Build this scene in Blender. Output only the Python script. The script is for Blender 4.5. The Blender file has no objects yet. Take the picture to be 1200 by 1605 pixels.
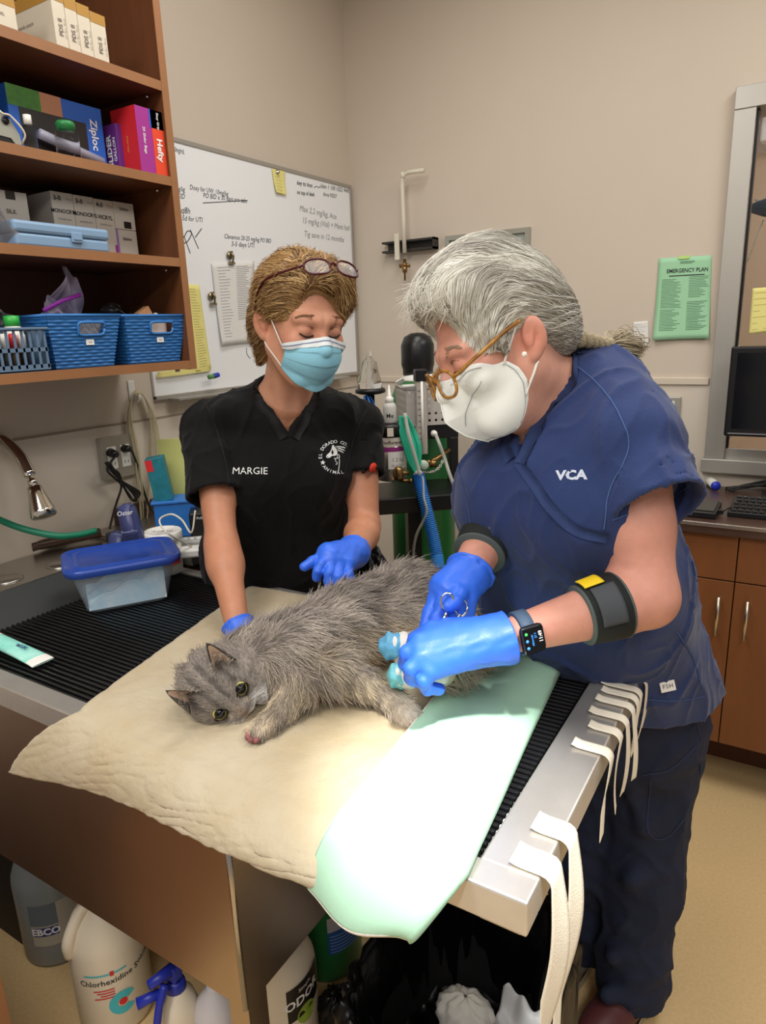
import bpy, bmesh, math, random
import numpy as np
from mathutils import Vector, Matrix, Euler, Quaternion
from mathutils.bvhtree import BVHTree
random.seed(7); np.random.seed(7)
PI = math.pi
scene = bpy.context.scene
COL = scene.collection

# ------------------------------------------------------------------ camera
CAM = np.array([0.0, 0.0, 1.5])
YAW, PIT, ROL, FPX = 0.558780, 0.259564, 0.036178, 1073.97
_f = np.array([-math.sin(YAW)*math.cos(PIT), math.cos(YAW)*math.cos(PIT), -math.sin(PIT)])
_r0 = np.array([math.cos(YAW), math.sin(YAW), 0.0]); _d0 = np.cross(_f, _r0)
_r = _r0*math.cos(ROL)+_d0*math.sin(ROL); _d = -_r0*math.sin(ROL)+_d0*math.cos(ROL)
cam_data = bpy.data.cameras.new('camera'); cam = bpy.data.objects.new('camera', cam_data); COL.objects.link(cam)
cam_data.sensor_fit = 'HORIZONTAL'; cam_data.sensor_width = 36.0; cam_data.lens = 36.0*FPX/1200.0
cam_data.clip_start = 0.02
cam.matrix_world = Matrix(((_r[0], -_d[0], -_f[0], CAM[0]), (_r[1], -_d[1], -_f[1], CAM[1]), (_r[2], -_d[2], -_f[2], CAM[2]), (0, 0, 0, 1)))
scene.camera = cam
# measuring helpers: the surveyed point seen at a pixel, at a known wall, table or floor plane or at a known distance
def ray(px, py): return ((px-600)/FPX)*_r + ((py-802.5)/FPX)*_d + _f
def at(px, py, ax, val):
    d = ray(px, py); i = 'xyz'.index(ax); return CAM + d*((val-CAM[i])/d[i])
def dep(px, py, t): return CAM + ray(px, py)*t

# ------------------------------------------------------------------ light and exposure
vs = scene.view_settings
vs.view_transform = 'Standard'; vs.look = 'None'; vs.exposure = 0.20; vs.gamma = 1.0; vs.use_curve_mapping = False
world = bpy.data.worlds.new('world'); scene.world = world; world.use_nodes = True
bg = world.node_tree.nodes['Background']; bg.inputs[0].default_value = (1.0, 0.95, 0.89, 1); bg.inputs[1].default_value = 0.27
CEIL = 2.95
def area(name, loc, sx, sy, power, col):
    l = bpy.data.lights.new(name, 'AREA'); l.shape = 'RECTANGLE'; l.size = sx; l.size_y = sy; l.energy = power; l.color = col
    o = bpy.data.objects.new(name, l); COL.objects.link(o); o.location = loc; return o
for x, y, pw in ((-0.85, 1.40, 14), (0.60, 1.70, 18), (-0.80, -0.40, 25), (0.95, -0.35, 17), (-0.75, -1.6, 20), (0.95, -1.6, 20)):
    area('ceiling_troffer_light', (x, y, CEIL-0.03), 0.55, 1.15, pw, (1.0, 0.975, 0.94))
# the procedure lamp over the table
sp = bpy.data.lights.new('procedure_lamp_beam', 'SPOT'); sp.energy = 210; sp.color = (1.0, 0.99, 0.95); sp.spot_size = math.radians(16.5); sp.spot_blend = 0.6; sp.shadow_soft_size = 0.05
spo = bpy.data.objects.new('procedure_lamp_beam', sp); COL.objects.link(spo)
_ls = Vector((0.12, 0.25, 2.35)); _lt = Vector((-0.33, 0.71, 0.90)); spo.location = _ls
spo.rotation_euler = (_lt-_ls).to_track_quat('-Z', 'Y').to_euler()

# ------------------------------------------------------------------ materials
def lin(c):
    c = c/255.0
    return c/12.92 if c <= 0.04045 else ((c+0.055)/1.055)**2.4
def rgb(r, g, b): return (lin(r), lin(g), lin(b), 1.0)
MATS = {}
def mat(name, col, rough=0.5, metal=0.0, spec=0.5, var=0.0, vscale=6.0, bump=0.0, bscale=60.0, trans=0.0, alpha=1.0, emit=0.0, coat=0.0, sheen=0.0, sss=0.0, ior=1.45, stretch=None, col2=None, attr=None, wave=None, aniso=0.0, detail=4.0):
    if name in MATS: return MATS[name]
    m = bpy.data.materials.new(name); m.use_nodes = True; nt = m.node_tree; b = nt.nodes['Principled BSDF']; MATS[name] = m
    c = rgb(*col)
    b.inputs['Base Color'].default_value = c
    b.inputs['Roughness'].default_value = rough; b.inputs['Metallic'].default_value = metal
    b.inputs['Specular IOR Level'].default_value = spec; b.inputs['IOR'].default_value = ior
    b.inputs['Transmission Weight'].default_value = trans; b.inputs['Alpha'].default_value = alpha
    b.inputs['Coat Weight'].default_value = coat; b.inputs['Sheen Weight'].default_value = sheen
    if aniso: b.inputs['Anisotropic'].default_value = aniso
    if sss:
        b.inputs['Subsurface Weight'].default_value = sss; b.inputs['Subsurface Radius'].default_value = (0.8, 0.3, 0.15); b.inputs['Subsurface Scale'].default_value = 0.01
    if emit:
        b.inputs['Emission Color'].default_value = c; b.inputs['Emission Strength'].default_value = emit
    N = nt.nodes.new; Lk = nt.links.new
    tc = N('ShaderNodeTexCoord'); vec = tc.outputs['Object']
    if stretch:
        mp = N('ShaderNodeMapping'); mp.inputs['Scale'].default_value = stretch; Lk(vec, mp.inputs['Vector']); vec = mp.outputs['Vector']
    base = None
    if attr:
        a = N('ShaderNodeAttribute'); a.attribute_name = attr; base = a.outputs['Color']
    if var or col2:
        n = N('ShaderNodeTexNoise'); n.inputs['Scale'].default_value = vscale; n.inputs['Detail'].default_value = detail; n.inputs['Roughness'].default_value = 0.6; Lk(vec, n.inputs['Vector'])
        r = N('ShaderNodeValToRGB'); r.color_ramp.elements[0].position = 0.3; r.color_ramp.elements[1].position = 0.7
        c2 = rgb(*col2) if col2 else tuple(min(1, x*(1+var)) for x in c[:3])+(1,)
        c1 = c if col2 else tuple(x*(1-var) for x in c[:3])+(1,)
        r.color_ramp.elements[0].color = c1; r.color_ramp.elements[1].color = c2
        Lk(n.outputs['Fac'], r.inputs['Fac'])
        if base is not None:
            mx = N('ShaderNodeMix'); mx.data_type = 'RGBA'; mx.blend_type = 'MULTIPLY'; mx.inputs['Factor'].default_value = 1.0
            r.color_ramp.elements[0].color = (1-var,)*3+(1,); r.color_ramp.elements[1].color = (1+var,)*3+(1,)
            Lk(base, mx.inputs['A']); Lk(r.outputs['Color'], mx.inputs['B']); base = mx.outputs['Result']
        else: base = r.outputs['Color']
    if base is not None: Lk(base, b.inputs['Base Color'])
    h = None
    if wave:   # (scale, strength, direction)
        w = N('ShaderNodeTexWave'); w.inputs['Scale'].default_value = wave[0]; w.bands_direction = wave[2]; w.inputs['Distortion'].default_value = 1.0; Lk(vec, w.inputs['Vector'])
        bp = N('ShaderNodeBump'); bp.inputs['Strength'].default_value = wave[1]; bp.inputs['Distance'].default_value = 0.002; Lk(w.outputs['Fac'], bp.inputs['Height']); h = bp.outputs['Normal']
    if bump:
        n2 = N('ShaderNodeTexNoise'); n2.inputs['Scale'].default_value = bscale; n2.inputs['Detail'].default_value = 3.0; Lk(vec, n2.inputs['Vector'])
        bp = N('ShaderNodeBump'); bp.inputs['Strength'].default_value = bump; bp.inputs['Distance'].default_value = 0.003; Lk(n2.outputs['Fac'], bp.inputs['Height'])
        if h is not None: Lk(h, bp.inputs['Normal'])
        h = bp.outputs['Normal']
    if h is not None: Lk(h, b.inputs['Normal'])
    return m

# ------------------------------------------------------------------ objects
MW = {}
def tag(o, label=None, cat=None, group=None, kind=None):
    if label: o['label'] = label
    if cat: o['category'] = cat
    if group: o['group'] = group
    if kind: o['kind'] = kind
    return o
def thing(name, loc, label, cat, group=None, rotz=0.0):
    o = bpy.data.objects.new(name, None); COL.objects.link(o); o.empty_display_size = 0.05
    o.location = Vector([float(v) for v in loc]); o.rotation_euler = (0, 0, rotz); MW[o] = Matrix.LocRotScale(o.location, Euler((0, 0, rotz)), None)
    return tag(o, label, cat, group)
def link(name, me, m, parent=None, world=True, label=None):
    """one mesh as one object; world=True: vertices are given in world space"""
    o = bpy.data.objects.new(name, me); COL.objects.link(o)
    if m is not None and not me.materials: me.materials.append(m)
    if parent is not None:
        o.parent = parent
        W = MW.get(parent, Matrix.Identity(4)); MW[o] = W
        if world: me.transform(W.inverted())
    else: MW[o] = Matrix.Identity(4)
    if label: o['label'] = label
    return o
def struct(name, me, m, parent=None):
    o = link(name, me, m, parent)
    if parent is None: o['kind'] = 'structure'
    return o
def mk(verts, faces, smooth=False):
    me = bpy.data.meshes.new('m'); me.from_pydata([tuple(map(float, v)) for v in verts], [], [tuple(map(int, f)) for f in faces]); me.update()
    if smooth:
        for p in me.polygons: p.use_smooth = True
    return me
def frame_of(d, up=(0, 0, 1)):
    d = Vector(d).normalized(); u = Vector(up)
    if abs(d.dot(u)) > 0.98: u = Vector((0, 1, 0)) if abs(d.y) < 0.9 else Vector((1, 0, 0))
    x = u.cross(d).normalized(); y = d.cross(x); return x, y, d
class MB:
    def __init__(s): s.v = []; s.f = []; s.sm = []
    def add(s, vs, fs, smooth=False):
        n = len(s.v); s.v += [Vector([float(c) for c in v]) for v in vs]; s.f += [tuple(i+n for i in f) for f in fs]; s.sm += [smooth]*len(fs); return s
    def box(s, lo, hi, M=None, bev=0.0):
        x0, y0, z0 = lo; x1, y1, z1 = hi
        if bev > 0:
            bm = bmesh.new(); bmesh.ops.create_cube(bm, size=1.0)
            for v in bm.verts: v.co = Vector((x0 if v.co.x < 0 else x1, y0 if v.co.y < 0 else y1, z0 if v.co.z < 0 else z1))
            bmesh.ops.bevel(bm, geom=bm.edges[:], offset=bev, segments=2, affect='EDGES', profile=0.5)
            bm.verts.index_update(); vs = [v.co.copy() for v in bm.verts]; fs = [[v.index for v in f.verts] for f in bm.faces]; bm.free()
        else:
            vs = [Vector(c) for c in ((x0, y0, z0), (x1, y0, z0), (x1, y1, z0), (x0, y1, z0), (x0, y0, z1), (x1, y0, z1), (x1, y1, z1), (x0, y1, z1))]
            fs = [(0, 3, 2, 1), (4, 5, 6, 7), (0, 1, 5, 4), (1, 2, 6, 5), (2, 3, 7, 6), (3, 0, 4, 7)]
        if M is not None: vs = [M @ v for v in vs]
        return s.add(vs, fs)
    def tube(s, pts, r, n=10, cap=True, smooth=True, sx=1.0):
        pts = [Vector([float(c) for c in p]) for p in pts]; m = len(pts)
        rs = r if hasattr(r, '__len__') else [r]*m
        vs = []; fs = []; px = None
        for i, p in enumerate(pts):
            d = (pts[min(i+1, m-1)]-pts[max(i-1, 0)])
            if d.length < 1e-9: d = Vector((0, 0, 1))
            d.normalize()
            if px is None: x, y, _ = frame_of(d)
            else:
                x = px-d*px.dot(d)
                x = x.normalized() if x.length > 1e-6 else frame_of(d)[0]
                y = d.cross(x)
            px = x
            for k in range(n):
                a = 2*PI*k/n; vs.append(p+x*(math.cos(a)*rs[i]*sx)+y*(math.sin(a)*rs[i]))
        for i in range(m-1):
            for k in range(n): fs.append((i*n+k, i*n+(k+1) % n, (i+1)*n+(k+1) % n, (i+1)*n+k))
        if cap: fs.append(tuple(range(n-1, -1, -1))); fs.append(tuple((m-1)*n+k for k in range(n)))
        return s.add(vs, fs, smooth)
    def cyl(s, a, b, r, r2=None, n=20, smooth=True): return s.tube([a, b], [r, r if r2 is None else r2], n=n, smooth=smooth)
    def lathe(s, base, prof, n=24, axis=(0, 0, 1), smooth=True, sx=1.0, sy=1.0):
        x, y, d = frame_of(axis); b = Vector([float(c) for c in base]); vs = []; fs = []
        if axis == (0, 0, 1): x, y = Vector((1, 0, 0)), Vector((0, 1, 0))
        for (r, h) in prof:
            for k in range(n):
                a = 2*PI*k/n; vs.append(b+d*h+x*(math.cos(a)*r*sx)+y*(math.sin(a)*r*sy))
        m = len(prof)
        for i in range(m-1):
            for k in range(n): fs.append((i*n+k, i*n+(k+1) % n, (i+1)*n+(k+1) % n, (i+1)*n+k))
        if prof[0][0] > 1e-6: fs.append(tuple(range(n-1, -1, -1)))
        if prof[-1][0] > 1e-6: fs.append(tuple((m-1)*n+k for k in range(n)))
        return s.add(vs, fs, smooth)
    def prism(s, outline, o, u, w, t, smooth=False):
        """outline in (u, w) axes from origin o, thickened by vector t"""
        o, u, w, t = Vector(o), Vector(u), Vector(w), Vector(t); n = len(outline)
        if u.cross(w).dot(t) < 0: outline = outline[::-1]
        vs = [o+u*a+w*b for a, b in outline]; vs += [v+t for v in vs]
        fs = [tuple(range(n-1, -1, -1)), tuple(range(n, 2*n))]+[(i, (i+1) % n, n+(i+1) % n, n+i) for i in range(n)]
        return s.add(vs, fs, smooth)
    def grid(s, fn, nu, nv, smooth=True, thick=0.0):
        P = [[Vector([float(c) for c in fn(i/nu, j/nv)]) for j in range(nv+1)] for i in range(nu+1)]
        vs = [P[i][j] for i in range(nu+1) for j in range(nv+1)]; W = nv+1
        fs = [(i*W+j, (i+1)*W+j, (i+1)*W+j+1, i*W+j+1) for i in range(nu) for j in range(nv)]
        if thick:
            nr = [Vector() for _ in vs]
            for f in fs:
                q = (vs[f[2]]-vs[f[0]]).cross(vs[f[3]]-vs[f[1]])
                for k in f: nr[k] = nr[k]+q
            n0 = len(vs); vs = vs+[v-(q.normalized() if q.length > 0 else Vector((0, 0, 1)))*thick for v, q in zip(vs, nr)]
            fs = fs+[tuple(n0+k for k in reversed(f)) for f in fs]
            rim = [(i*W, (i+1)*W) for i in range(nu)][::-1]
            def side(a, b): fs.append((b, a, n0+a, n0+b))
            for i in range(nu): side(i*W, (i+1)*W); side((i+1)*W+nv, i*W+nv)
            for j in range(nv): side(j+1, j); side(nu*W+j, nu*W+j+1)
        return s.add(vs, fs, smooth)
    def xf(s, M): s.v = [M @ v for v in s.v]; return s
    def mesh(s):
        me = bpy.data.meshes.new('m'); me.from_pydata([tuple(v) for v in s.v], [], s.f); me.update()
        me.polygons.foreach_set('use_smooth', s.sm); return me
    def build(s, name, m, parent=None, world=True, label=None): return link(name, s.mesh(), m, parent, world, label)
def copy_tree(o, parent=None):
    c = o.copy(); COL.objects.link(c); c.parent = parent
    for ch in list(o.children): copy_tree(ch, c)
    return c
def smooth_path(pts, n=8):
    """Catmull-Rom through the points"""
    P = [Vector([float(c) for c in p]) for p in pts]; P = [P[0]*2-P[1]]+P+[P[-1]*2-P[-2]]; out = []
    for i in range(1, len(P)-2):
        a, b, c, d = P[i-1:i+3]
        for k in range(n):
            t = k/n; out.append(0.5*((2*b)+(c-a)*t+(2*a-5*b+4*c-d)*t*t+(3*b-a-3*c+d)*t**3))
    out.append(P[-2]); return out
_txt = {}
def text_geo(s, size, align='LEFT', shear=0.0, bold=0.0, space=1.0):
    """flat outline letters as (verts, faces) in the XY plane"""
    cu = bpy.data.curves.new('t', 'FONT'); cu.body = s; cu.size = size; cu.align_x = align; cu.align_y = 'CENTER'; cu.shear = shear; cu.offset = bold*size; cu.space_character = space
    cu.resolution_u = 2
    ob = bpy.data.objects.new('t', cu); me = bpy.data.meshes.new_from_object(ob)
    vs = [v.co.copy() for v in me.vertices]; fs = [tuple(p.vertices) for p in me.polygons]
    bpy.data.objects.remove(ob); bpy.data.meshes.remove(me); bpy.data.curves.remove(cu); return vs, fs
def put_text(mb, s, size, o, u, w, align='LEFT', shear=0.0, bold=0.0, space=1.0, squash=1.0):
    vs, fs = text_geo(s, size, align, shear, bold, space); o, u, w = Vector(o), Vector(u), Vector(w)
    return mb.add([o+u*(v.x*squash)+w*v.y for v in vs], fs)
def V(*a): return Vector([float(c) for c in a])
X, Y, Z = V(1, 0, 0), V(0, 1, 0), V(0, 0, 1)
# ------------------------------------------------------------------ common materials
M_wall = mat('wall_paint', (206, 193, 177), 0.75, var=0.02, vscale=2.0, bump=0.04, bscale=180)
M_panel = mat('wall_panel', (214, 203, 188), 0.38, var=0.02, vscale=1.5)
M_ceil = mat('ceiling_tile', (225, 222, 214), 0.9)
M_floor = mat('vinyl_floor', (202, 172, 122), 0.5, col2=(214, 186, 138), vscale=120, detail=6.0)
M_alu = mat('brushed_frame_metal', (176, 172, 164), 0.42, metal=0.5, var=0.04, vscale=3)
M_steel = mat('brushed_steel', (188, 184, 178), 0.26, metal=1.0, var=0.06, vscale=30, stretch=(1, 12, 12), bump=0.03, bscale=40)
M_steel2 = mat('worn_steel', (206, 202, 196), 0.38, metal=0.75, var=0.06, vscale=14, bump=0.05, bscale=22)
M_tub = mat('tub_steel', (196, 178, 160), 0.36, metal=1.0, var=0.05, vscale=4)
M_chrome = mat('chrome', (225, 222, 216), 0.12, metal=1.0)
M_wood = mat('cherry_laminate', (104, 62, 36), 0.45, var=0.13, vscale=5, stretch=(6, 1, 0.7))
M_woodedge = mat('cherry_edge', (150, 104, 68), 0.45, var=0.08, vscale=8, stretch=(8, 1, 1))
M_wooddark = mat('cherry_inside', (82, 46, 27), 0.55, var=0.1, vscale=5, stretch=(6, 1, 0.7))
M_doorwood = mat('door_laminate', (124, 76, 42), 0.4, var=0.13, vscale=4, stretch=(3, 3, 0.6))
M_counter = mat('dark_worktop', (74, 54, 46), 0.28, var=0.1, vscale=40)
M_white = mat('white_plastic', (228, 226, 220), 0.4)
M_offwhite = mat('ivory_plastic', (222, 214, 196), 0.45)
M_black = mat('black_plastic', (22, 21, 22), 0.35)
M_blackm = mat('black_matte', (26, 25, 26), 0.6)
M_ink = mat('black_ink', (38, 38, 42), 0.7)
M_inkgrey = mat('grey_ink', (120, 120, 124), 0.7)
M_paper = mat('white_paper', (232, 230, 226), 0.8)
M_yellow = mat('yellow_paper', (236, 226, 142), 0.8)
M_greenp = mat('green_paper', (160, 210, 170), 0.8)
M_glass = mat('clear_glass', (250, 250, 250), 0.02, trans=1.0, ior=1.12)
M_clearp = mat('clear_plastic', (236, 240, 242), 0.12, trans=0.85, ior=1.12, alpha=0.55)

W = -1.80
YB = float(at(553, 400, 'x', W)[1])
XR = 2.4; YF = -2.4
# ------------------------------------------------------------------ shell
struct('floor', MB().box((W-0.1, YF, -0.06), (XR, YB+3.2, 0)).mesh(), M_floor)
struct('ceiling', MB().box((W-0.1, YF, CEIL), (XR, YB+0.1, CEIL+0.08)).mesh(), M_ceil)
wl = struct('wall_left', MB().box((W-0.12, YF, 0), (W, YB+0.12, CEIL)).mesh(), M_wall)
ZR = float(at(150, 670, 'x', W)[2])
link('wainscot_panel', MB().box((W, 0.2, 0), (W+0.004, YB, ZR)).mesh(), M_panel, wl)
link('panel_seam', MB().box((W, 0.2, ZR-0.002), (W+0.006, YB, ZR+0.003)).mesh(), mat('seam_tan', (150, 136, 120), 0.6), wl)  # thin darker line where the wainscot panel begins
# back wall around the pass-through window
wx0, wz1 = [float(at(1161, 141, 'y', YB)[i]) for i in (0, 2)]
wz0 = float(at(1120, 738, 'y', YB)[2])
wb = MB().box((W, YB, 0), (wx0, YB+0.12, CEIL)).box((wx0, YB, wz1), (XR, YB+0.12, CEIL)).box((wx0, YB, 0), (XR, YB+0.12, wz0))
wbo = struct('wall_back', wb.mesh(), M_wall)
zr2 = float(at(1060, 594, 'y', YB)[2])
struct('trim_1', MB().box((W, YB-0.012, zr2-0.02), (wx0-0.02, YB, zr2+0.006), bev=0.003).mesh(), mat('rail_paint', (212, 200, 182), 0.5))
link('wainscot_panel', MB().box((W+0.004, YB-0.004, 0), (wx0, YB, zr2-0.02)).mesh(), M_panel, wbo)
# window: metal frame, pane, sill
win = thing('window_1', (wx0, YB, wz0), None, None); win['kind'] = 'structure'
jw = 0.052
MB().box((wx0-0.012, YB-0.03, wz1-0.062), (XR, YB+0.13, wz1+0.004), bev=0.002).build('window_header', M_alu, win)
MB().box((wx0-0.012, YB-0.03, wz0+0.05), (wx0+jw, YB+0.13, wz1-0.063), bev=0.002).build('window_jamb', M_alu, win)
MB().box((wx0-0.02, YB-0.04, wz0), (XR, YB+0.13, wz0+0.05), bev=0.003).build('window_sill', M_alu, win)
MB().box((wx0+jw, YB-0.012, wz0+0.05), (XR, YB+0.012, wz0+0.085)).build('window_track', M_alu, win)
MB().box((wx0+jw, YB+0.02, wz0+0.085), (XR, YB+0.026, wz1-0.06)).build('window_glass', M_glass, win)
MB().box((wx0+jw, YB+0.0, wz0+0.085), (wx0+jw+0.008, YB+0.03, wz1-0.062)).build('window_gasket', M_black, win)
# the room beyond the window
struct('wall_beyond', MB().box((W, YB+1.6, 0), (XR, YB+1.7, CEIL)).mesh(), mat('beyond_paint', (196, 172, 148), 0.8))
struct('trim_2', MB().box((W, YB+1.575, 1.17), (XR, YB+1.6, 1.2)).mesh(), MATS['rail_paint'])
# light in the far room
area('far_room_troffer_light', (0.5, YB+0.9, CEIL-0.3), 0.5, 0.5, 16, (1.0, 0.95, 0.88))
# hanging lamp head and wall lamp in the far room
p = at(1190, 325, 'y', YB+0.5)
lh = thing('hanging_lamp', p, 'slate blue lamp head on a thin arm seen through the window', 'lamp')
MB().lathe(V(*p)-X*0.03, [(0, 0.0), (0.018, 0.005), (0.034, 0.05), (0.04, 0.11), (0.036, 0.14), (0, 0.142)], n=20, axis=(1, 0, -0.05)).build('lamp_head', mat('slate_blue', (78, 92, 112), 0.45), lh)
MB().tube([V(*p)+V(-0.02, 0, 0.03), V(*p)+V(0.15, 0, -0.04)], 0.004).tube([V(*at(1196, 345, 'y', YB+0.5)), V(*at(1170, 412, 'y', YB+0.5))], 0.003).build('lamp_arm', M_white, lh)
p = at(1188, 195, 'y', YB+1.58)
wl2 = thing('wall_light_box', p, 'pale box light on the far wall beyond the window', 'light')
q0 = V(*at(1190, 222, 'y', YB+1.5)); MB().box((q0.x, YB+1.5, q0.z), (q0.x+0.3, YB+1.6, q0.z+0.28), bev=0.01).build('light_housing', M_white, wl2)
# ------------------------------------------------------------------ right counter with base cabinet
CF = 2.2
xg, _, _ = at(1142, 1000, 'y', CF)
zt = float(at(1140, 819, 'y', CF)[2]); zd = float(at(1140, 911, 'y', CF)[2]); zb = float(at(1150, 1170, 'y', CF)[2]); ze = float(at(1140, 838, 'y', CF)[2])
M_counteredge = mat('worktop_edge', (150, 138, 130), 0.25, metal=0.6)
wt = MB().box((-0.52, CF-0.025, ze), (XR, YB-0.004, zt), bev=0.006).build('worktop', M_counter); tag(wt, 'dark brown laminate worktop under the window with keyboard on it', 'worktop')
MB().box((-0.52, CF-0.029, zt-0.012), (XR, CF-0.022, zt+0.001), bev=0.002).build('edge_strip', M_counteredge, wt)
cb = thing('base_cabinet', (-0.5, CF, 0), 'brown wood base cabinet with drawers and doors under the worktop', 'cabinet')
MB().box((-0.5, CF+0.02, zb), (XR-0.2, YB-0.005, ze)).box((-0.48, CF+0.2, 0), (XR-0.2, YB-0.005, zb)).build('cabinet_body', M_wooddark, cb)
bw = 0.46
for k in range(-1, 3):
    x0 = xg+k*bw+0.0015; x1 = xg+(k+1)*bw-0.0015
    x0 = max(x0, -0.499)
    if x0 > XR-0.3: break
    MB().box((x0, CF, zd+0.002), (x1, CF+0.02, ze-0.004), bev=0.0015).build('drawer', M_doorwood, cb)
    d = MB().box((x0, CF, zb), (x1, CF+0.02, zd-0.002), bev=0.0015).build('door', M_doorwood, cb)
    hx = float(at(1126, 950, 'y', CF)[0]) if k == -1 else (float(at(1171, 955, 'y', CF)[0]) if k == 0 else (x1-0.05 if k % 2 else x0+0.06))
    h = MB(); zz = zd-0.045; h.tube([(hx, CF-0.028, zz), (hx, CF-0.028, zz-0.125)], 0.0055, n=12)
    for z in (zz-0.012, zz-0.113): h.cyl((hx, CF-0.03, z), (hx, CF, z), 0.004, n=8)
    h.build('handle', mat('satin_nickel', (205, 196, 182), 0.3, metal=1.0), d)
# ------------------------------------------------------------------ upper open cabinet on the left wall
F = W+0.33
yR = float(at(307, 560, 'x', F)[1]); zB = float(at(150, 592, 'x', F)[2]); yL = -0.2
zs = [float(at(125, y, 'x', F)[2]) for y in (578, 391, 247, 82)]   # shelf tops
uc = thing('wall_cabinet', (W, yR, zB), 'open brown wall cabinet with four shelves of supplies', 'cabinet')
PT = 0.02
side = MB().box((W, yR-PT, zB), (F-0.002, yR, 2.62)).build('side_panel', M_wood, uc)
MB().box((F-0.002, yR-PT-0.002, zB), (F, yR, 2.62)).build('edge_band', M_woodedge, side)
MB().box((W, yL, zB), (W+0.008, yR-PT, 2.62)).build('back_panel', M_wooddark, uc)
MB().box((W, yL, 2.60), (F, yR-PT, 2.62)).build('cabinet_top', M_wood, uc)
for z in zs:
    s_ = MB().box((W+0.008, yL, z-0.021), (F-0.004, yR-PT, z)).build('shelf', M_wood, uc)
    MB().box((F-0.004, yL, z-0.0215), (F-0.001, yR-PT, z+0.0005)).build('edge_band', M_woodedge, s_)
    for yy in (yR-PT-0.012,):
        for xx in (W+0.28, ): MB().cyl((xx, yy, z-0.027), (xx, yR-PT, z-0.027), 0.004, n=8).build('shelf_pin', M_chrome, uc)
# floor cabinet edge at the lower left corner of the view
lc = thing('floor_cabinet', (-1.4, 0.1, 0), 'brown cabinet corner beside the table at the lower edge', 'cabinet')
pc = at(14, 1590, 'y', 0.45)
MB().box((W+0.006, -0.5, 0.0), (pc[0]-0.004, 0.45, 0.55)).build('cabinet_body', M_doorwood, lc)
MB().box((pc[0]-0.004, 0.43, 0.0), (pc[0], 0.4503, 0.55)).build('edge_band', M_woodedge, lc)
MB().box((W+0.006, -0.5, 0.55), (pc[0]-0.001, 0.449, 0.57), bev=0.003).build('cabinet_top', M_counter, lc)
# ------------------------------------------------------------------ peninsula wet table
TZ = 0.90; TY0, TY1 = 0.583, 1.195; TX1 = -0.200; GX1 = -0.272; GX0 = -1.46; GY0, GY1 = 0.622, 1.172; TX0 = W+0.004
tb = thing('wet_table', ((TX0+TX1)/2, (TY0+TY1)/2, 0), 'stainless steel wet table with black rod grill and deep tub', 'table')
rim = 0.046
fr = MB()
fr.box((TX0, TY0, TZ-rim), (TX1, GY0, TZ), bev=0.003)          # front rail
fr.box((GX1, GY0-0.002, TZ-rim), (TX1, TY1, TZ), bev=0.003)    # right end deck
fr.box((TX0, GY1, TZ-rim), (GX1+0.002, TY1+0.006, TZ), bev=0.003)    # back rail
fr.build('top_frame', M_steel2, tb)
MB().box((TX1-0.06, TY0+0.012, TZ-rim-0.012), (TX1-0.012, TY1-0.01, TZ-rim)).box((-0.66, TY0+0.012, TZ-rim-0.01), (TX1-0.06, TY0+0.05, TZ-rim)).build('under_lip', M_steel, tb)
# raised deck at the wall with round access plates
dk = MB().box((TX0, TY0, 0.80), (-1.585, 1.203, 0.932), bev=0.003)
dko = dk.build('wall_deck', M_steel, tb)
for (px, py) in ((95, 884), (12, 907), ):
    q = at(px, py, 'z', 0.934); m_ = MB().lathe((q[0], q[1], 0.931), [(0.036, 0.0), (0.036, 0.003), (0.031, 0.005), (0.029, 0.0035), (0.0, 0.0035)], n=28); m_.build('access_plate', M_steel, dko)
MB().add([(-1.584, TY0+0.02, 0.930), (-1.584, GY1, 0.930), (GX0, GY1, TZ-0.03), (GX0, TY0+0.02, TZ-0.03)], [(0, 1, 2, 3)]).build('tub_apron', mat('dark_apron', (52, 54, 54), 0.5), tb)
# grill rods: each rod a part
rod_me = MB().tube([(GX0+0.004, 0, 0), (GX1-0.004, 0, 0)], 0.0042, n=8).mesh()
M_rod = mat('black_coated_rod', (18, 19, 22), 0.22, spec=0.6)
rod_me.materials.append(M_rod)
nrod = 46; pitch = (GY1-GY0-0.012)/(nrod-1)
for k in range(nrod):
    o = bpy.data.objects.new('grill_rod', rod_me); COL.objects.link(o); o.parent = tb
    w_ = V(0, GY0+0.006+k*pitch, TZ-0.008)
    o.location = MW[tb].inverted() @ w_
sup = MB()
for x in (GX1-0.006, -0.5, -0.74, -0.98, -1.22, GX0+0.01): sup.cyl((x, GY0, TZ-0.016), (x, GY1, TZ-0.016), 0.005, n=8)
sup.build('grill_support', M_rod, tb)
# shallow black pan under the right half, deep tub under the left
MB().box((-0.66, GY0-0.01, TZ-0.05), (GX1+0.002, GY1+0.003, TZ-0.044)).build('drip_pan', M_black, tb)
tx1 = -0.668; tz0 = 0.455; ty0 = 0.598; ty1 = 1.19; t = 0.004
tub = MB()
tub.box((TX0, ty0, tz0), (tx1, ty0+t, TZ-rim)).box((TX0, ty1-t, tz0), (tx1, ty1, TZ-rim)).box((TX0, ty0, tz0-t), (tx1, ty1, tz0)).box((tx1-t, ty0, tz0), (tx1, ty1, TZ-rim)).box((TX0, ty0, tz0), (TX0+t, ty1, TZ-rim))
to = tub.build('tub', M_tub, tb)
MB().cyl((tx1-0.001, ty0+0.001, tz0-0.003), (tx1-0.001, ty0+0.001, TZ-rim), 0.005, n=10).build('corner_seam', M_steel, to)
MB().box((TX0+0.002, 0.70, 0.0), (-1.53, 1.18, tz0-0.006)).build('shade_box', mat('shade_box_dark', (30, 26, 24), 0.6), tb)  # added dark box standing in for the shade under the tub
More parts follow.
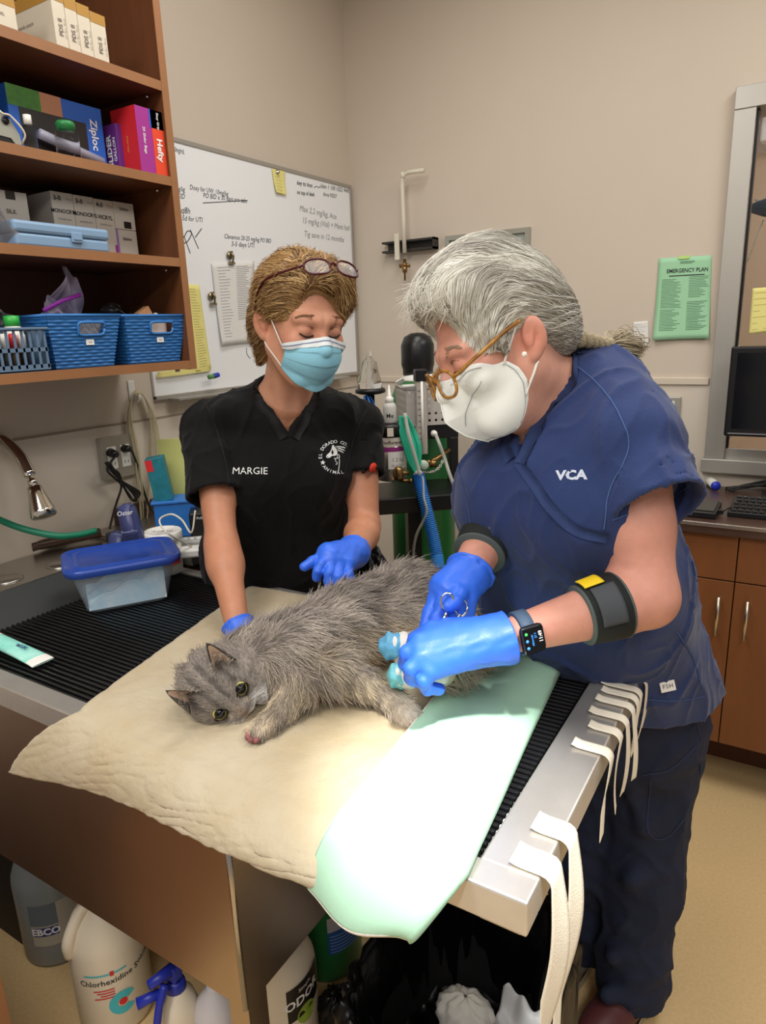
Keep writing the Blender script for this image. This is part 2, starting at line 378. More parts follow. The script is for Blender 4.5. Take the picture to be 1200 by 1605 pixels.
for (x, y) in ((tx1-0.03, ty0+0.035), (tx1-0.03, ty1-0.04), (-1.72, ty1-0.04)):
    l_ = MB().box((x-0.022, y-0.022, 0.03), (x+0.022, y+0.022, tz0-t)).build('leg', M_tub, tb)
    MB().lathe((x, y, 0), [(0.025, 0), (0.025, 0.01), (0.014, 0.03), (0.0, 0.031)], n=16).build('foot', M_chrome, l_)
for y in (TY1-0.05,):
    MB().tube([(TX1-0.09, y, TZ-rim), (tx1-0.01, y, 0.50)], 0.012, n=10).build('brace', M_steel, tb)
# ------------------------------------------------------------------ pad with its end folded over
M_cream = mat('cream_quilt', (190, 180, 157), 0.9, col2=(176, 158, 124), vscale=5, bump=0.65, bscale=95, sheen=0.2)
M_mint = mat('mint_cotton', (170, 212, 186), 0.85, var=0.03, vscale=12, bump=0.10, bscale=160)
M_hem = mat('white_stitching', (238, 238, 230), 0.85, bump=0.5, bscale=300)
pad = thing('quilted_pad', (-0.6, 0.85, TZ), 'cream quilted pad folded to show its mint green back under the cat', 'pad')
PZ = TZ+0.006
# outline on the table (front edge folds over the rim and hangs)
cBL = V(*at(392, 925, 'z', PZ)); cBR = V(*at(897, 1009, 'z', PZ)); cFL = V(*at(112, 1128, 'z', PZ)); cFR = V(*at(737, 1362, 'z', PZ))
hL = V(*at(26, 1206, 'y', TY0-0.035)); hR = V(*at(655, 1462, 'y', TY0-0.075))
def nz(x, y, s=1.0): return math.sin(x*17.3*s+1.1)*math.sin(y*13.7*s+0.4)*0.5+math.sin(x*31*s+y*23*s)*0.3
def pad_pt(u, v, lift=0.0):
    """u left to right, v 0 at the back edge to 1 at the hanging front edge"""
    vt = 0.68
    B = cBL.lerp(cBR, u); Fp = cFL.lerp(cFR, u); Fp = V(Fp.x, TY0-0.004, PZ)
    hang = hL.lerp(hR, u); hang.z += 0.018*math.sin(u*PI*1.0)+0.0
    if v < vt:
        q = B.lerp(Fp, v/vt); q.z = PZ+0.004*max(0, nz(q.x*0.8, q.y*0.8))+0.0035
        b = max(0.0, (v/vt-0.93)/0.07); q.z -= 0.006*b*b
    else:
        s_ = (v-vt)/(1-vt); q = Fp.lerp(hang, s_)
        q.y = Fp.y-(Fp.y-hang.y)*math.sin(s_*PI/2)**0.8-0.006*math.sin(s_*PI)-0.008*math.sin(u*9+s_*2)*s_*s_
        q.z = Fp.z+0.002-(Fp.z-hang.z)*(s_**1.5*0.75+s_*0.25)
    q.z += lift; return q
def quilt(u, v): # raised quilting between wavy stitch lines
    a = abs(math.sin(u*46+2.2*math.sin(v*21+u*9))); b = abs(math.sin(v*40+2.0*math.sin(u*24+v*7)))
    return 0.0022*min(1.0, (a*b)**0.5*1.5)
def pad_top(u, v):
    q = pad_pt(u, v)
    if v < 0.68: q.z += quilt(u, v)
    else: q.y -= quilt(u, v)
    return q
MB().grid(lambda u, v: pad_top(u, v), 110, 110, thick=0.006).build('quilted_sheet', M_cream, pad)
hm = [pad_pt(0, 1-k/40) for k in range(41)]; hm2 = [pad_pt(k/60, 1.0) for k in range(61)]
MB().tube([q+V(0, 0, -0.001) for q in hm], 0.0038, n=6).tube([q+V(0, -0.001, 0) for q in hm2], 0.0042, n=6).tube([pad_pt(k/40, 0)+V(0, 0, -0.001) for k in range(41)], 0.0038, n=6).build('hem', mat('cream_hem', (214, 202, 178), 0.9, bump=0.4, bscale=250), pad)
# folded end: mint back shows, rolled at the right
lB = V(*at(742, 1022, 'z', PZ+0.012)); lM = V(*at(692, 1092, 'z', PZ+0.012)); lF = V(*at(552, 1268, 'z', PZ+0.012)); lH = V(*at(497, 1390, 'y', TY0-0.055))
def flap_left(v):
    vt = 0.68
    if v < vt: return lB.lerp(lM, v/0.2) if v < 0.2 else lM.lerp(V(lF.x, TY0-0.006, PZ+0.012), (v-0.2)/(vt-0.2))
    s_ = (v-vt)/(1-vt); a = V(lF.x, TY0-0.006, PZ+0.012); q = a.lerp(lH, s_); q.y = a.y-(a.y-lH.y)*math.sin(s_*PI/2); q.z = a.z-(a.z-lH.z)*s_**1.35; return q
def flap(u, v):
    r = pad_pt(1.0, v, 0.0); l = flap_left(v)
    q = l.lerp(r, u)
    # keep above the lower sheet, swell towards the fold
    sw = 0.010+0.012*math.sin(min(1, u*1.05)*PI)*(0.5+0.5*v)
    if u > 0.9: sw *= math.sqrt(max(0.0, 1-((u-0.9)/0.1)**2))
    q.z += sw+0.002*math.sin(u*11+v*5)*math.sin(v*9)
    if v > 0.66:
        s_ = (v-0.66)/0.34; q.y -= (0.012+0.030*math.sin(u*PI*0.9)*s_)*min(1, s_*3)
        q.z -= 0.012*math.sin(max(0, u-0.1)/0.9*PI)**2*s_
    return q
MB().grid(flap, 50, 80, thick=0.004).build('folded_flap', M_mint, pad)
MB().tube([flap(0, k/60)+V(0, 0, 0.001) for k in range(61)], 0.0035, n=6).tube([flap(k/40, 1.0) for k in range(40)], 0.0045, n=6).build('flap_hem', M_hem, pad)
# ------------------------------------------------------------------ cloth ties hung over the table end
M_tie = mat('white_cotton_tape', (240, 232, 214), 0.9, bump=0.35, bscale=400, var=0.02, vscale=60)
ties = [((806, 1330), (862, 1600), 0.037, -0.46, 'wide cotton tie hanging over the near table corner to the floor'),
        ((838, 1280), (905, 1560), 0.034, -0.40, 'wide cotton tie second from the near table corner'),
        ((898, 1156), (955, 1262), 0.022, -0.135, 'narrow cotton tie third from the near corner with frayed end'),
        ((923, 1128), (970, 1243), 0.020, -0.125, 'narrow cotton tie fourth from the near table corner'),
        ((924, 1105), (975, 1205), 0.019, -0.12, 'narrow cotton tie fifth from the near table corner'),
        ((934, 1086), (985, 1180), 0.019, -0.12, 'narrow cotton tie sixth from the near table corner'),
        ((943, 1073), (990, 1168), 0.018, -0.115, 'narrow cotton tie seventh from the near table corner'),
        ((943, 1061), (995, 1150), 0.018, -0.11, 'narrow cotton tie eighth from the near table corner'),
        ((960, 1045), (1000, 1120), 0.017, -0.10, 'narrow cotton tie ninth from the near table corner'),
        ((964, 1031), (1005, 1100), 0.016, -0.10, 'last narrow cotton tie at the far corner of the table')]
for k, (a, b, w_, dz, lab) in enumerate(ties):
    p0 = V(*at(a[0], a[1]+8, 'z', TZ+0.002)); yc = p0.y+0.0; xs = p0.x; L = TX1-xs
    rng = random.Random(k+3); ph = rng.random()*6; lean = rng.uniform(-0.03, 0.01)
    def tie(u, v, p0=p0, L=L, w_=w_, dz=dz, ph=ph, lean=lean, k=k):
        tot = L+0.02+abs(dz); s_ = v*tot; tw = 0.0
        if s_ < L: x, z = p0.x+s_, TZ+0.0025+0.003*max(0, 1-s_/0.01) if s_ < 0.01 else TZ+0.0025
        elif s_ < L+0.02: a_ = (s_-L)/0.02*PI/2; x, z = TX1+0.0125*math.sin(a_), TZ+0.0025-0.0125*(1-math.cos(a_))
        else: h_ = s_-L-0.02; x, z = TX1+0.0125+0.006*math.sin(h_*14+ph)*min(1, h_*8), TZ-0.01-h_; tw = min(1, h_*5)*(0.9 if k < 2 else 0.45)*math.sin(h_*6+ph)
        yy = (u-0.5)*w_
        hh = max(0, s_-L-0.02)
        x += yy*math.sin(tw)*0.9+0.012*math.sin(hh*9+ph)*min(1, hh*6); y = p0.y+yy*math.cos(tw)+lean*hh*1.6
        x = max(x, TX1+0.004) if z < TZ-0.005 else x
        if v > 0.985: z -= 0.0015*math.sin(u*40+k)
        return (x, y, z)
    o = MB().grid(tie, 6, 70, thick=0.0012).build('cloth_tie', M_tie); tag(o, lab, 'cloth tie', 'cotton ties over the table end')
# ------------------------------------------------------------------ things in the wall cabinet
def ypx(px, py, xf): return float(at(px, py, 'x', xf)[1])
def zpx(px, py, xf): return float(at(px, py, 'x', xf)[2])
def carton(name, label, xf, y0, y1, z0, z1, depth, m, cat='box', group=None, bands=(), texts=(), flap=None):
    """a closed carton, front face at x=xf; bands: (face, a0, a1, b0, b1, material) in 0..1 of the face; texts: (face, string, size, a, b, material, rot, bold)"""
    t = thing(name, (xf-depth/2, (y0+y1)/2, z0), label, cat, group)
    MB().box((xf-depth, y0, z0), (xf, y1, z1), bev=0.0012).build('carton', m, t)
    def face(fc):
        if fc == 'f': return V(xf+0.0006, y0, z0), Y*(y1-y0), Z*(z1-z0), X
        if fc == 's': return V(xf-depth, y0-0.0006, z0), X*depth, Z*(z1-z0), -Y
        return V(xf-depth, y0, z1+0.0006), X*depth, Y*(y1-y0), Z
    for (fc, a0, a1, b0, b1, bm_) in bands:
        o, u, w, n = face(fc); mb = MB()
        mb.add([o+u*a0+w*b0, o+u*a1+w*b0, o+u*a1+w*b1, o+u*a0+w*b1], [(0, 1, 2, 3)]).build('printed_panel', bm_, t)
    for k, (fc, s, sz, a, b, tm, rot, bold) in enumerate(texts):
        o, u, w, n = face(fc); mb = MB(); c_, s_ = math.cos(rot), math.sin(rot); un, wn = u.normalized(), w.normalized()
        put_text(mb, s, sz, o+u*a+w*b+n*(0.0008+0.0002*k), un*c_+wn*s_, -un*s_+wn*c_, 'CENTER', bold=bold).build('lettering', tm, t)
    if flap: MB().box((xf-depth, y0, z1), (xf, y0+0.002, z1+flap)).build('flap', m, t)
    return t
M_card = mat('cream_carton', (214, 204, 184), 0.7, var=0.03, vscale=20)
M_gold = mat('gold_print', (176, 132, 58), 0.6)
M_ctn = mat('grey_carton', (196, 188, 176), 0.7, var=0.03, vscale=20)
M_brownprint = mat('brown_print', (96, 86, 80), 0.7)
# top shelf
zT = zs[3]
xf = F-0.03
carton('supply_box', 'cream and gold carton at the far end of the top shelf', xf, ypx(-40, 20, xf), ypx(26, 30, xf), zT, zT+0.085, 0.2, M_card, bands=(('f', 0, 1, 0.62, 1, M_gold),), texts=(('f', 'SURGICAL', 0.008, 0.5, 0.4, M_brownprint, 0, 0.01),))
xe = [(88, 60), (108, 65), (127, 71), (147, 78), (171, 86)]
for k in range(4):
    y0 = ypx(*xe[k], xf); y1 = ypx(*xe[k+1], xf)-0.001
    carton('supply_box', ['first cream carton of four on top shelf, its long side showing', 'second cream carton of four on the top shelf', 'third cream carton of four on the top shelf', 'last cream carton of four on top shelf, by the cabinet side'][k], xf, y0, y1, zT, zT+[0.125, 0.118, 0.114, 0.108][k], 0.2, M_card, group='cream cartons on the top shelf',
           bands=(('f', 0, 1, 0.80, 1, M_gold), ('s', 0, 1, 0.80, 1, M_gold)),
           texts=(('f', 'PDS II', 0.014, 0.5, 0.40, M_brownprint, PI/2, 0.01), ('f', '2-0  FS-1  70 cm', 0.006, 0.85, 0.4, M_brownprint, PI/2, 0.0))+((('s', 'sterile suture', 0.011, 0.5, 0.55, M_brownprint, 0, 0.0),) if k == 0 else ()))
# second shelf
z2 = zs[2]; xf = F-0.04
M_zblue = mat('ziplock_blue', (38, 98, 196), 0.5); M_zgreen = mat('grass_print', (70, 128, 48), 0.5, var=0.3, vscale=40); M_zhand = mat('hand_print', (190, 130, 96), 0.5)
M_dk = mat('window_dark', (34, 30, 30), 0.3); M_whitep = mat('white_print', (236, 236, 236), 0.6)
xz = F-0.10
y0, y1 = ypx(20, 215, xz), ypx(166, 240, xz)
zz = carton('bag_box', 'blue and green storage bag box standing on the second shelf', xz, y0, y1, z2, zpx(160, 172, xz), 0.07, M_zblue,
       bands=(('f', 0, 0.33, 0.72, 1, M_zgreen), ('f', 0.33, 0.55, 0.72, 1, M_zhand), ('f', 0.1, 0.80, 0.0, 0.72, M_dk), ('f', 0.24, 0.5, 0.0, 0.16, M_zgreen)),
       texts=(('f', 'Ziploc', 0.027, 0.885, 0.57, M_whitep, -PI/2, 0.02),))
yy0 = ypx(60, 225, xz+0.01); yy1 = ypx(150, 250, xz+0.01)
rl = MB().tube([(xz+0.02, yy0, z2+0.055), (xz+0.02, yy1+0.01, z2+0.022)], 0.011, n=14).build('plastic_roll', mat('roll_film', (178, 178, 196), 0.2, alpha=0.8)); tag(rl, 'roll of clear plastic film lying before the blue bag box', 'roll')
M_purple = mat('purple_print', (104, 44, 128), 0.5); M_red = mat('red_print', (206, 38, 44), 0.45); M_orange = mat('orange_print', (226, 74, 44), 0.45); M_mag = mat('magenta_print', (160, 48, 140), 0.45)
xs_ = F-0.07
carton('slider_bag_box', 'purple slider bag box with white lettering beside the red box', xs_, ypx(188, 258, xs_), ypx(200, 262, xs_), z2, zpx(190, 195, xs_), 0.10, M_purple,
       bands=(('s', 0.0, 0.32, 0.0, 0.8, M_dk),), texts=(('s', 'SLIDER', 0.024, 0.70, 0.48, M_whitep, PI/2, 0.03), ('s', 'STORAGE', 0.010, 0.46, 0.5, M_whitep, PI/2, 0.01), ('s', 'GALLON', 0.014, 0.90, 0.5, M_whitep, PI/2, 0.02)))
xh = F-0.012
carton('slider_bag_box', 'red and magenta slider bag box leaning by the cabinet side', xh, ypx(222, 268, xh), ypx(264, 274, xh)-0.002, z2, zpx(225, 168, xh), 0.09, M_mag,
       bands=(('s', 0.0, 1, 0, 1, M_red), ('f', 0.55, 1.0, 0.0, 1, M_orange), ('f', 0.5, 1.0, 0.72, 1, M_zblue)),
       texts=(('f', '20 Slider Bags', 0.011, 0.24, 0.5, M_whitep, -PI/2, 0.01), ('f', 'Hefty', 0.024, 0.78, 0.40, M_whitep, -PI/2, 0.03), ('f', 'Easy Grip', 0.010, 0.8, 0.84, M_whitep, -PI/2, 0.01), ('s', 'slider bags', 0.009, 0.6, 0.45, mat('gold_ink', (220, 170, 80), 0.6), -PI/2, 0.0)), group=None)
# glass bottle with green stopper
xb = F-0.045; p = (xb, ypx(107, 232, xb), z2)
bt = thing('sample_bottle', p, 'clear glass bottle with green screw cap on the second shelf', 'bottle')
MB().lathe(p, [(0.0, 0), (0.024, 0.0), (0.026, 0.006), (0.026, 0.05), (0.022, 0.062), (0.018, 0.066), (0.018, 0.07)], n=24).build('bottle_body', M_glass, bt)
MB().lathe(V(*p)+Z*0.062, [(0.0195, 0), (0.0195, 0.006), (0.021, 0.007), (0.021, 0.016), (0.018, 0.02), (0.0, 0.021)], n=24).build('cap', mat('green_cap', (42, 128, 70), 0.4), bt)
p = (xb, ypx(48, 222, xb), z2)
bt = thing('spray_vial', p, 'slim clear vial with a white top on the second shelf', 'bottle')
MB().lathe(p, [(0.0, 0), (0.013, 0.0), (0.014, 0.004), (0.014, 0.052), (0.009, 0.058), (0.0, 0.058)], n=20).build('vial_body', M_glass, bt)
MB().lathe(V(*p)+Z*0.056, [(0.0085, 0), (0.0085, 0.02), (0.0, 0.021)], n=16).build('cap', M_white, bt)
# grey clipper charger
xd = F-0.03; p = (xd, ypx(8, 215, xd), z2)
gd = thing('clipper_charger', p, 'grey rounded charger unit with a dangling cord on second shelf', 'charger')
M_greyp = mat('warm_grey_plastic', (152, 152, 142), 0.45)
yL_, yR_ = ypx(-20, 215, xd), ypx(34, 224, xd)
pts = []
ht = zpx(10, 178, xd)-z2
out = [(0, 0.02), (0, ht*0.8), ((yR_-yL_)*0.4, ht), ((yR_-yL_)*0.75, ht*0.85), ((yR_-yL_)*0.97, ht*0.45), ((yR_-yL_), 0.012), ((yR_-yL_)*0.9, 0.0), ((yR_-yL_)*0.7, 0.018), (0.01, 0.02)]
MB().prism(out, (xd-0.07, yL_, z2), Y, Z, X*0.07).build('charger_body', M_greyp, gd)
MB().lathe((xd+0.0005, yL_+0.045, z2+ht*0.78), [(0.008, 0), (0.008, 0.002), (0, 0.002)], n=16, axis=(1, 0, 0)).build('dial', M_black, gd)
MB().box((xd-0.06, yL_, z2+0.001), (xd-0.002, yR_-0.012, z2+0.019)).build('charger_base', M_black, gd)
MB().tube(smooth_path([(xd, yL_+0.02, z2+ht+0.02), (xd+0.008, yL_+0.035, z2+ht*0.95), (xd+0.006, yR_-0.02, z2+ht*0.92), (xd+0.004, yR_+0.008, z2+0.03), (xd-0.02, yR_, z2+0.002)], 6), 0.0022, n=6).build('cord', M_offwhite, gd)
# third shelf: cartons, blue case
z3 = zs[1]; xc = F-0.12
carton('supply_box', 'off white carton with dark thumb notch at the left of third shelf', xc, ypx(-30, 335, xc), ypx(47, 342, xc), z3, zpx(20, 300, xc), 0.15, M_ctn, bands=(('f', 0.55, 0.75, 0.86, 1.0, M_dk),), texts=(('f', 'SILK', 0.013, 0.62, 0.66, M_brownprint, 0, 0.01), ('f', 'size 2-0 sutures', 0.006, 0.66, 0.5, M_brownprint, 0, 0)))
ed = [(84, 340), (119, 345), (151, 349), (181, 353)]
for k, (a, b_, n_) in enumerate((('3-0', 'MONOCRYL', 'first'), ('3-0', 'MONOCRYL', 'second'), ('4-0', 'VICRYL', 'third'))):
    y0, y1 = ypx(*ed[k], xc), ypx(*ed[k+1], xc)-0.001
    w_ = y1-y0
    carton('suture_box', n_+' suture carton behind the blue case, reading '+a, xc, y0, y1, z3, zpx(ed[k][0]+10, [301, 307, 313][k], xc), 0.16, M_ctn, group='suture cartons on the third shelf',
           bands=(('f', 0.86, 1.0, 0.02, 0.25, M_orange if k < 2 else M_mag),),
           texts=(('f', a, 0.015, 0.26, 0.9, M_ink, 0, 0.015), ('f', b_, 0.0125 if k < 2 else 0.0135, 0.5, 0.70, M_ink, 0, 0.012), ('f', '70 cm', 0.006, 0.78, 0.9, M_brownprint, 0, 0), ('f', 'absorbable suture', 0.005, 0.5, 0.58, M_brownprint, 0, 0)))
yA, yB_ = ypx(181, 353, xc), ypx(213, 360, xc)
zm = zpx(200, 361, xc)
carton('suture_box', 'small suture carton with black hat mark, on top of another', xc, yA, yB_, zm+0.001, zpx(195, 318, xc), 0.14, M_ctn, bands=(('f', 0.42, 0.78, 0.05, 0.30, M_dk),), texts=(('f', 'Ethilon', 0.010, 0.5, 0.75, M_ink, 0, 0.012),))
carton('suture_box', 'small purple edged suture carton under the one with black mark', xc, yA, yB_, z3, zm, 0.14, M_ctn, bands=(('s', 0.5, 1.0, 0, 1, mat('lilac_print', (150, 116, 190), 0.5)), ('f', 0, 0.08, 0, 1, MATS['lilac_print'])), texts=(('f', 'Ethilon', 0.010, 0.5, 0.7, M_ink, 0, 0.012),))
xk = F-0.02
p = (xk-0.05, ypx(100, 388, xk), z3); cs = thing('pencil_case', p, 'light blue plastic case with a front latch on third shelf', 'case')
M_lb = mat('pale_blue_plastic', (128, 158, 188), 0.4)
y0, y1 = ypx(24, 380, xk), ypx(174, 392, xk); zt_ = zpx(60, 347, xk); hh = zt_-z3
MB().box((xk-0.1, y0+0.003, z3), (xk, y1-0.003, z3+hh*0.52), bev=0.006).build('case_base', M_lb, cs)
MB().box((xk-0.1, y0, z3+hh*0.535), (xk+0.002, y1, zt_), bev=0.007).build('lid', M_lb, cs)
yc = y0+(y1-y0)*0.62
MB().box((xk, yc-0.014, z3+hh*0.30), (xk+0.006, yc+0.014, z3+hh*0.72), bev=0.002).box((xk+0.005, yc-0.011, z3+hh*0.42), (xk+0.008, yc+0.011, z3+hh*0.48)).build('latch', M_lb, cs)
p = (F-0.04, ypx(5, 360, F-0.04), z3); pb = thing('plastic_pouch', p, 'crumpled clear pouch at the left end of third shelf', 'pouch')
def pouch(u, v, p=p): return (p[0]+0.02*math.sin(u*7+v*4), p[1]-0.04+0.075*u*(1-0.45*v), p[2]+0.002+0.075*v+0.006*math.sin(u*13))
MB().grid(pouch, 16, 12, thick=0.001).build('pouch_film', mat('smoky_film', (150, 150, 156), 0.15, alpha=0.4), pb)
# bottom shelf: two woven bins and a slotted basket
M_bin = mat('blue_bin_plastic', (52, 118, 186), 0.4)
z0 = zs[0]
def woven_bin(name, label, ya, yb_, xf, ztop, depth, notch):
    c = V(xf-depth/2, (ya+yb_)/2, z0+0.001); t = thing(name, c, label, 'bin', 'blue woven bins on the lowest shelf')
    H = ztop-z0; w1 = (yb_-ya); w0 = w1*0.80; d1 = depth; d0 = depth*0.84
    def wall(p00, p10, p01, p11, n, hole=None):
        mb = MB(); nu, nv = 48, 60; g = {}
        for i in range(nu+1):
            for j in range(nv+1):
                u, v = i/nu, j/nv; q = (p00.lerp(p10, u)).lerp(p01.lerp(p11, u), v)
                row = int(v*15); wv = math.sin(v*15*2*PI)*0.0020+0.0008*math.sin(u*PI*10+(row % 2)*PI)*(1 if v < 0.94 else 0)
                g[i, j] = q+n*wv
        vs = [g[i, j] for i in range(nu+1) for j in range(nv+1)]; fs = []
        for i in range(nu):
            for j in range(nv):
                u, v = (i+0.5)/nu, (j+0.5)/nv
                if hole and hole[0] < u < hole[1] and hole[2] < v < hole[3]: continue
                a = i*(nv+1)+j; fs.append((a, a+nv+1, a+nv+2, a+1))
        mb.add(vs, fs, True); return mb
    f = [V(xf-(d1-d0)/2, c.y-w0/2, z0+0.002), V(xf-(d1-d0)/2, c.y+w0/2, z0+0.002), V(xf, ya, ztop), V(xf, yb_, ztop)]
    b = [V(xf-d1+(d1-d0)/2, c.y-w0/2, z0+0.002), V(xf-d1+(d1-d0)/2, c.y+w0/2, z0+0.002), V(xf-d1, ya, ztop), V(xf-d1, yb_, ztop)]
    hole = (0.40, 0.77, 0.62, 0.86)
    wall(f[0], f[1], f[2], f[3], X, hole).build('front_wall', M_bin, t)
    wall(b[0], f[0], b[2], f[2], -Y).build('side_wall', M_bin, t)
    wall(f[1], b[1], f[3], b[3], Y).build('side_wall', M_bin, t)
    wall(b[1], b[0], b[3], b[2], -X).build('back_wall', M_bin, t)
    MB().box((b[0].x, b[0].y, z0+0.001), (f[1].x, f[1].y, z0+0.005)).build('bin_floor', M_bin, t)
    rimp = [f[2], f[3], b[3], b[2]]
    MB().tube([f[2], f[3]], 0.0035, n=8).tube([b[2], f[2]], 0.0035, n=8).tube([f[3], b[3]], 0.0035, n=8).tube([b[2], b[3]], 0.0035, n=8).build('rim', M_bin, t)
    def on(u, v): return (f[0].lerp(f[1], u)).lerp(f[2].lerp(f[3], u), v)+X*0.002
    ring = []
    for k in range(33):
        a = 2*PI*k/32; cu, cv = (hole[0]+hole[1])/2, (hole[2]+hole[3])/2; e = 0.35
        ring.append(on(cu+(hole[1]-hole[0])/2*1.04*math.copysign(abs(math.cos(a))**e, math.cos(a)), cv+(hole[3]-hole[2])/2*1.04*math.copysign(abs(math.sin(a))**e, math.sin(a))))
    MB().tube(ring, 0.0032, n=6).build('handle_rim', M_bin, t)
    o = on(0.56, 0.48); MB().box((o.x-0.001, o.y-0.0105, o.z-0.0065), (o.x+0.0015, o.y+0.0105, o.z+0.0065)).build('label_sticker', M_paper, t)
    put_text(MB(), '4x4', 0.007, V(o.x+0.0018, o.y, o.z), Y, Z, 'CENTER').build('lettering', M_inkgrey, t)
    return t
xw = F-0.012
zt_ = zpx(130, 494, xw)
woven_bin('woven_bin', 'blue woven bin with open top full of clear bags', ypx(72, 495, xw), ypx(188, 496, xw), xw, zt_, 0.27, None)
woven_bin('woven_bin', 'blue woven bin nearest the cabinet side with a paper inside', ypx(194, 494, xw), ypx(291, 493, xw), xw, zt_-0.001, 0.25, None)
# bag contents
M_film = mat('zip_bag_film', (206, 196, 222), 0.12, alpha=0.38)
def bagmesh(c, wy, hz, seed, lean=0.0):
    r = random.Random(seed); a = [r.uniform(4, 12) for _ in range(6)]
    def f(u, v): return (c[0]+0.05*(v-0.3)*lean+0.014*math.sin(u*a[0]+v*a[1])+0.01*math.sin(v*a[2]*1.6+u*3), c[1]+(u-0.5)*wy*(1-0.55*v*v), c[2]+hz*v*(0.75+0.25*math.sin(u*PI))+0.006*math.sin(u*a[3]*2))
    return f
b1 = (xw-0.08, ypx(120, 490, xw), zt_-0.05)
t = thing('zip_bag', b1, 'clear zip bag with purple closure poking out of the bin', 'bag')
MB().grid(bagmesh(b1, 0.13, 0.095, 3), 22, 18, thick=0.0006).build('bag_film', M_film, t)
q0, q1 = V(*at(68, 487, 'x', xw-0.05)), V(*at(126, 462, 'x', xw-0.05))
MB().tube([q0, q0.lerp(q1, 0.5)+Z*0.004, q1], 0.005, n=8, sx=0.5).build('zip_closure', mat('purple_zip', (150, 50, 170), 0.4), t)
b2 = (xw-0.10, ypx(140, 480, xw), zt_-0.05); t = thing('zip_bag', b2, 'tall clear bag with folded peak behind the purple zip', 'bag')
MB().grid(bagmesh(b2, 0.11, 0.165, 9, 1.0), 22, 20, thick=0.0006).build('bag_film', M_film, t)
b3 = (xw-0.12, ypx(40, 480, xw), zt_-0.03); t = thing('zip_bag', b3, 'smoky flat bag lying behind the slotted basket', 'bag')
MB().grid(bagmesh(b3, 0.10, 0.05, 5), 18, 12, thick=0.0006).build('bag_film', MATS['smoky_film'], t)
b4 = (xw-0.10, ypx(215, 485, xw), zt_-0.06); t = thing('black_pouch', b4, 'dark plastic pouch sticking out of the second bin', 'pouch')
MB().grid(bagmesh(b4, 0.14, 0.095, 15), 18, 12, thick=0.0008).build('pouch_film', mat('dark_film', (40, 36, 38), 0.2), t)
q = at(222, 482, 'x', xw-0.05); t = MB().box((q[0]-0.02, q[1]-0.018, zt_-0.05), (q[0], q[1]+0.022, zt_+0.014), Matrix.Translation(V(*q)) @ Matrix.Rotation(0.5, 4, 'X') @ Matrix.Translation(-V(*q))).build('tan_card', mat('tan_card', (206, 152, 108), 0.7)); tag(t, 'tan card leaning out of the second woven bin', 'card')
q = at(243, 489, 'x', xw-0.06); t = thing('dropper_vial', q, 'white capped vial poking out of the second bin', 'vial')
MB().lathe((q[0], q[1], zt_-0.06), [(0, 0), (0.009, 0), (0.009, 0.05), (0, 0.052)], n=14).build('vial_body', M_offwhite, t)
MB().lathe((q[0], q[1], zt_-0.009), [(0.007, 0), (0.006, 0.016), (0.0, 0.018)], n=14).build('cap', M_white, t)
q = at(139, 516, 'x', xw-0.012); t = MB().grid(lambda u, v: (xw-0.02+0.006*math.sin(u*20+v*9), q[1]-0.04+0.08*u, q[2]-0.03+0.05*v), 18, 12, thick=0.001).build('plastic_wrap', mat('grey_film', (168, 168, 176), 0.25)); tag(t, 'crinkled grey wrap showing through the first bin handle', 'wrap')
q = at(249, 511, 'x', xw-0.012); t = MB().grid(lambda u, v: (xw-0.025+0.003*math.sin(u*7), q[1]-0.035+0.07*u, q[2]-0.03+0.05*v), 8, 6, thick=0.001).build('paper_slip', mat('pinkish_paper', (216, 196, 184), 0.7)); tag(t, 'pale paper slip showing through the second bin handle', 'paper')
# slotted grey-blue basket
xb = F-0.004
ya, yb_ = ypx(-40, 540, xb), ypx(70, 511, xb)
zt2 = zpx(40, 513, xb); M_gb = mat('grey_blue_plastic', (96, 120, 146), 0.45)
t = thing('slotted_basket', (xb-0.06, (ya+yb_)/2, z0), 'grey blue slotted basket holding small bottles on lowest shelf', 'basket')
H = zt2-z0; slots = MB(); nsl = 9; wy = (yb_-0.004-ya)/nsl
for row in (0, 1):
    zb_, ztp = (z0+0.014, z0+H*0.46) if row == 0 else (z0+H*0.54, z0+H*0.93)
    for k in range(nsl+1): slots.box((xb-0.003, ya+k*wy-0.0025, zb_-0.006), (xb, ya+k*wy+0.0025, ztp+0.004))
slots.box((xb-0.003, ya, z0+0.001), (xb, yb_, z0+0.016)).box((xb-0.003, ya, z0+H*0.455), (xb, yb_, z0+H*0.545)).box((xb-0.003, ya, z0+H*0.92), (xb, yb_, zt2-0.003))
slots.build('front_wall', M_gb, t)
MB().box((xb-0.12, yb_-0.003, z0+0.001), (xb-0.003, yb_, zt2-0.003)).box((xb-0.12, ya, z0+0.001), (xb-0.117, yb_, zt2-0.003)).box((xb-0.12, ya, z0+0.0005), (xb, yb_, z0+0.004)).build('basket_body', M_gb, t)
MB().box((xb-0.002, ya, zt2-0.006), (xb+0.005, yb_+0.005, zt2), bev=0.002).box((xb-0.125, yb_-0.002, zt2-0.006), (xb, yb_+0.005, zt2), bev=0.002).build('rim', M_gb, t)
sm = [(M_white, 'white tube in the basket, second slot from the bins', 36), (M_red, 'red and white vial in the slotted basket', 22), (M_white, 'white vial with text in the slotted basket', 9), (M_white, 'white vial at the left end of the slotted basket', -6)]
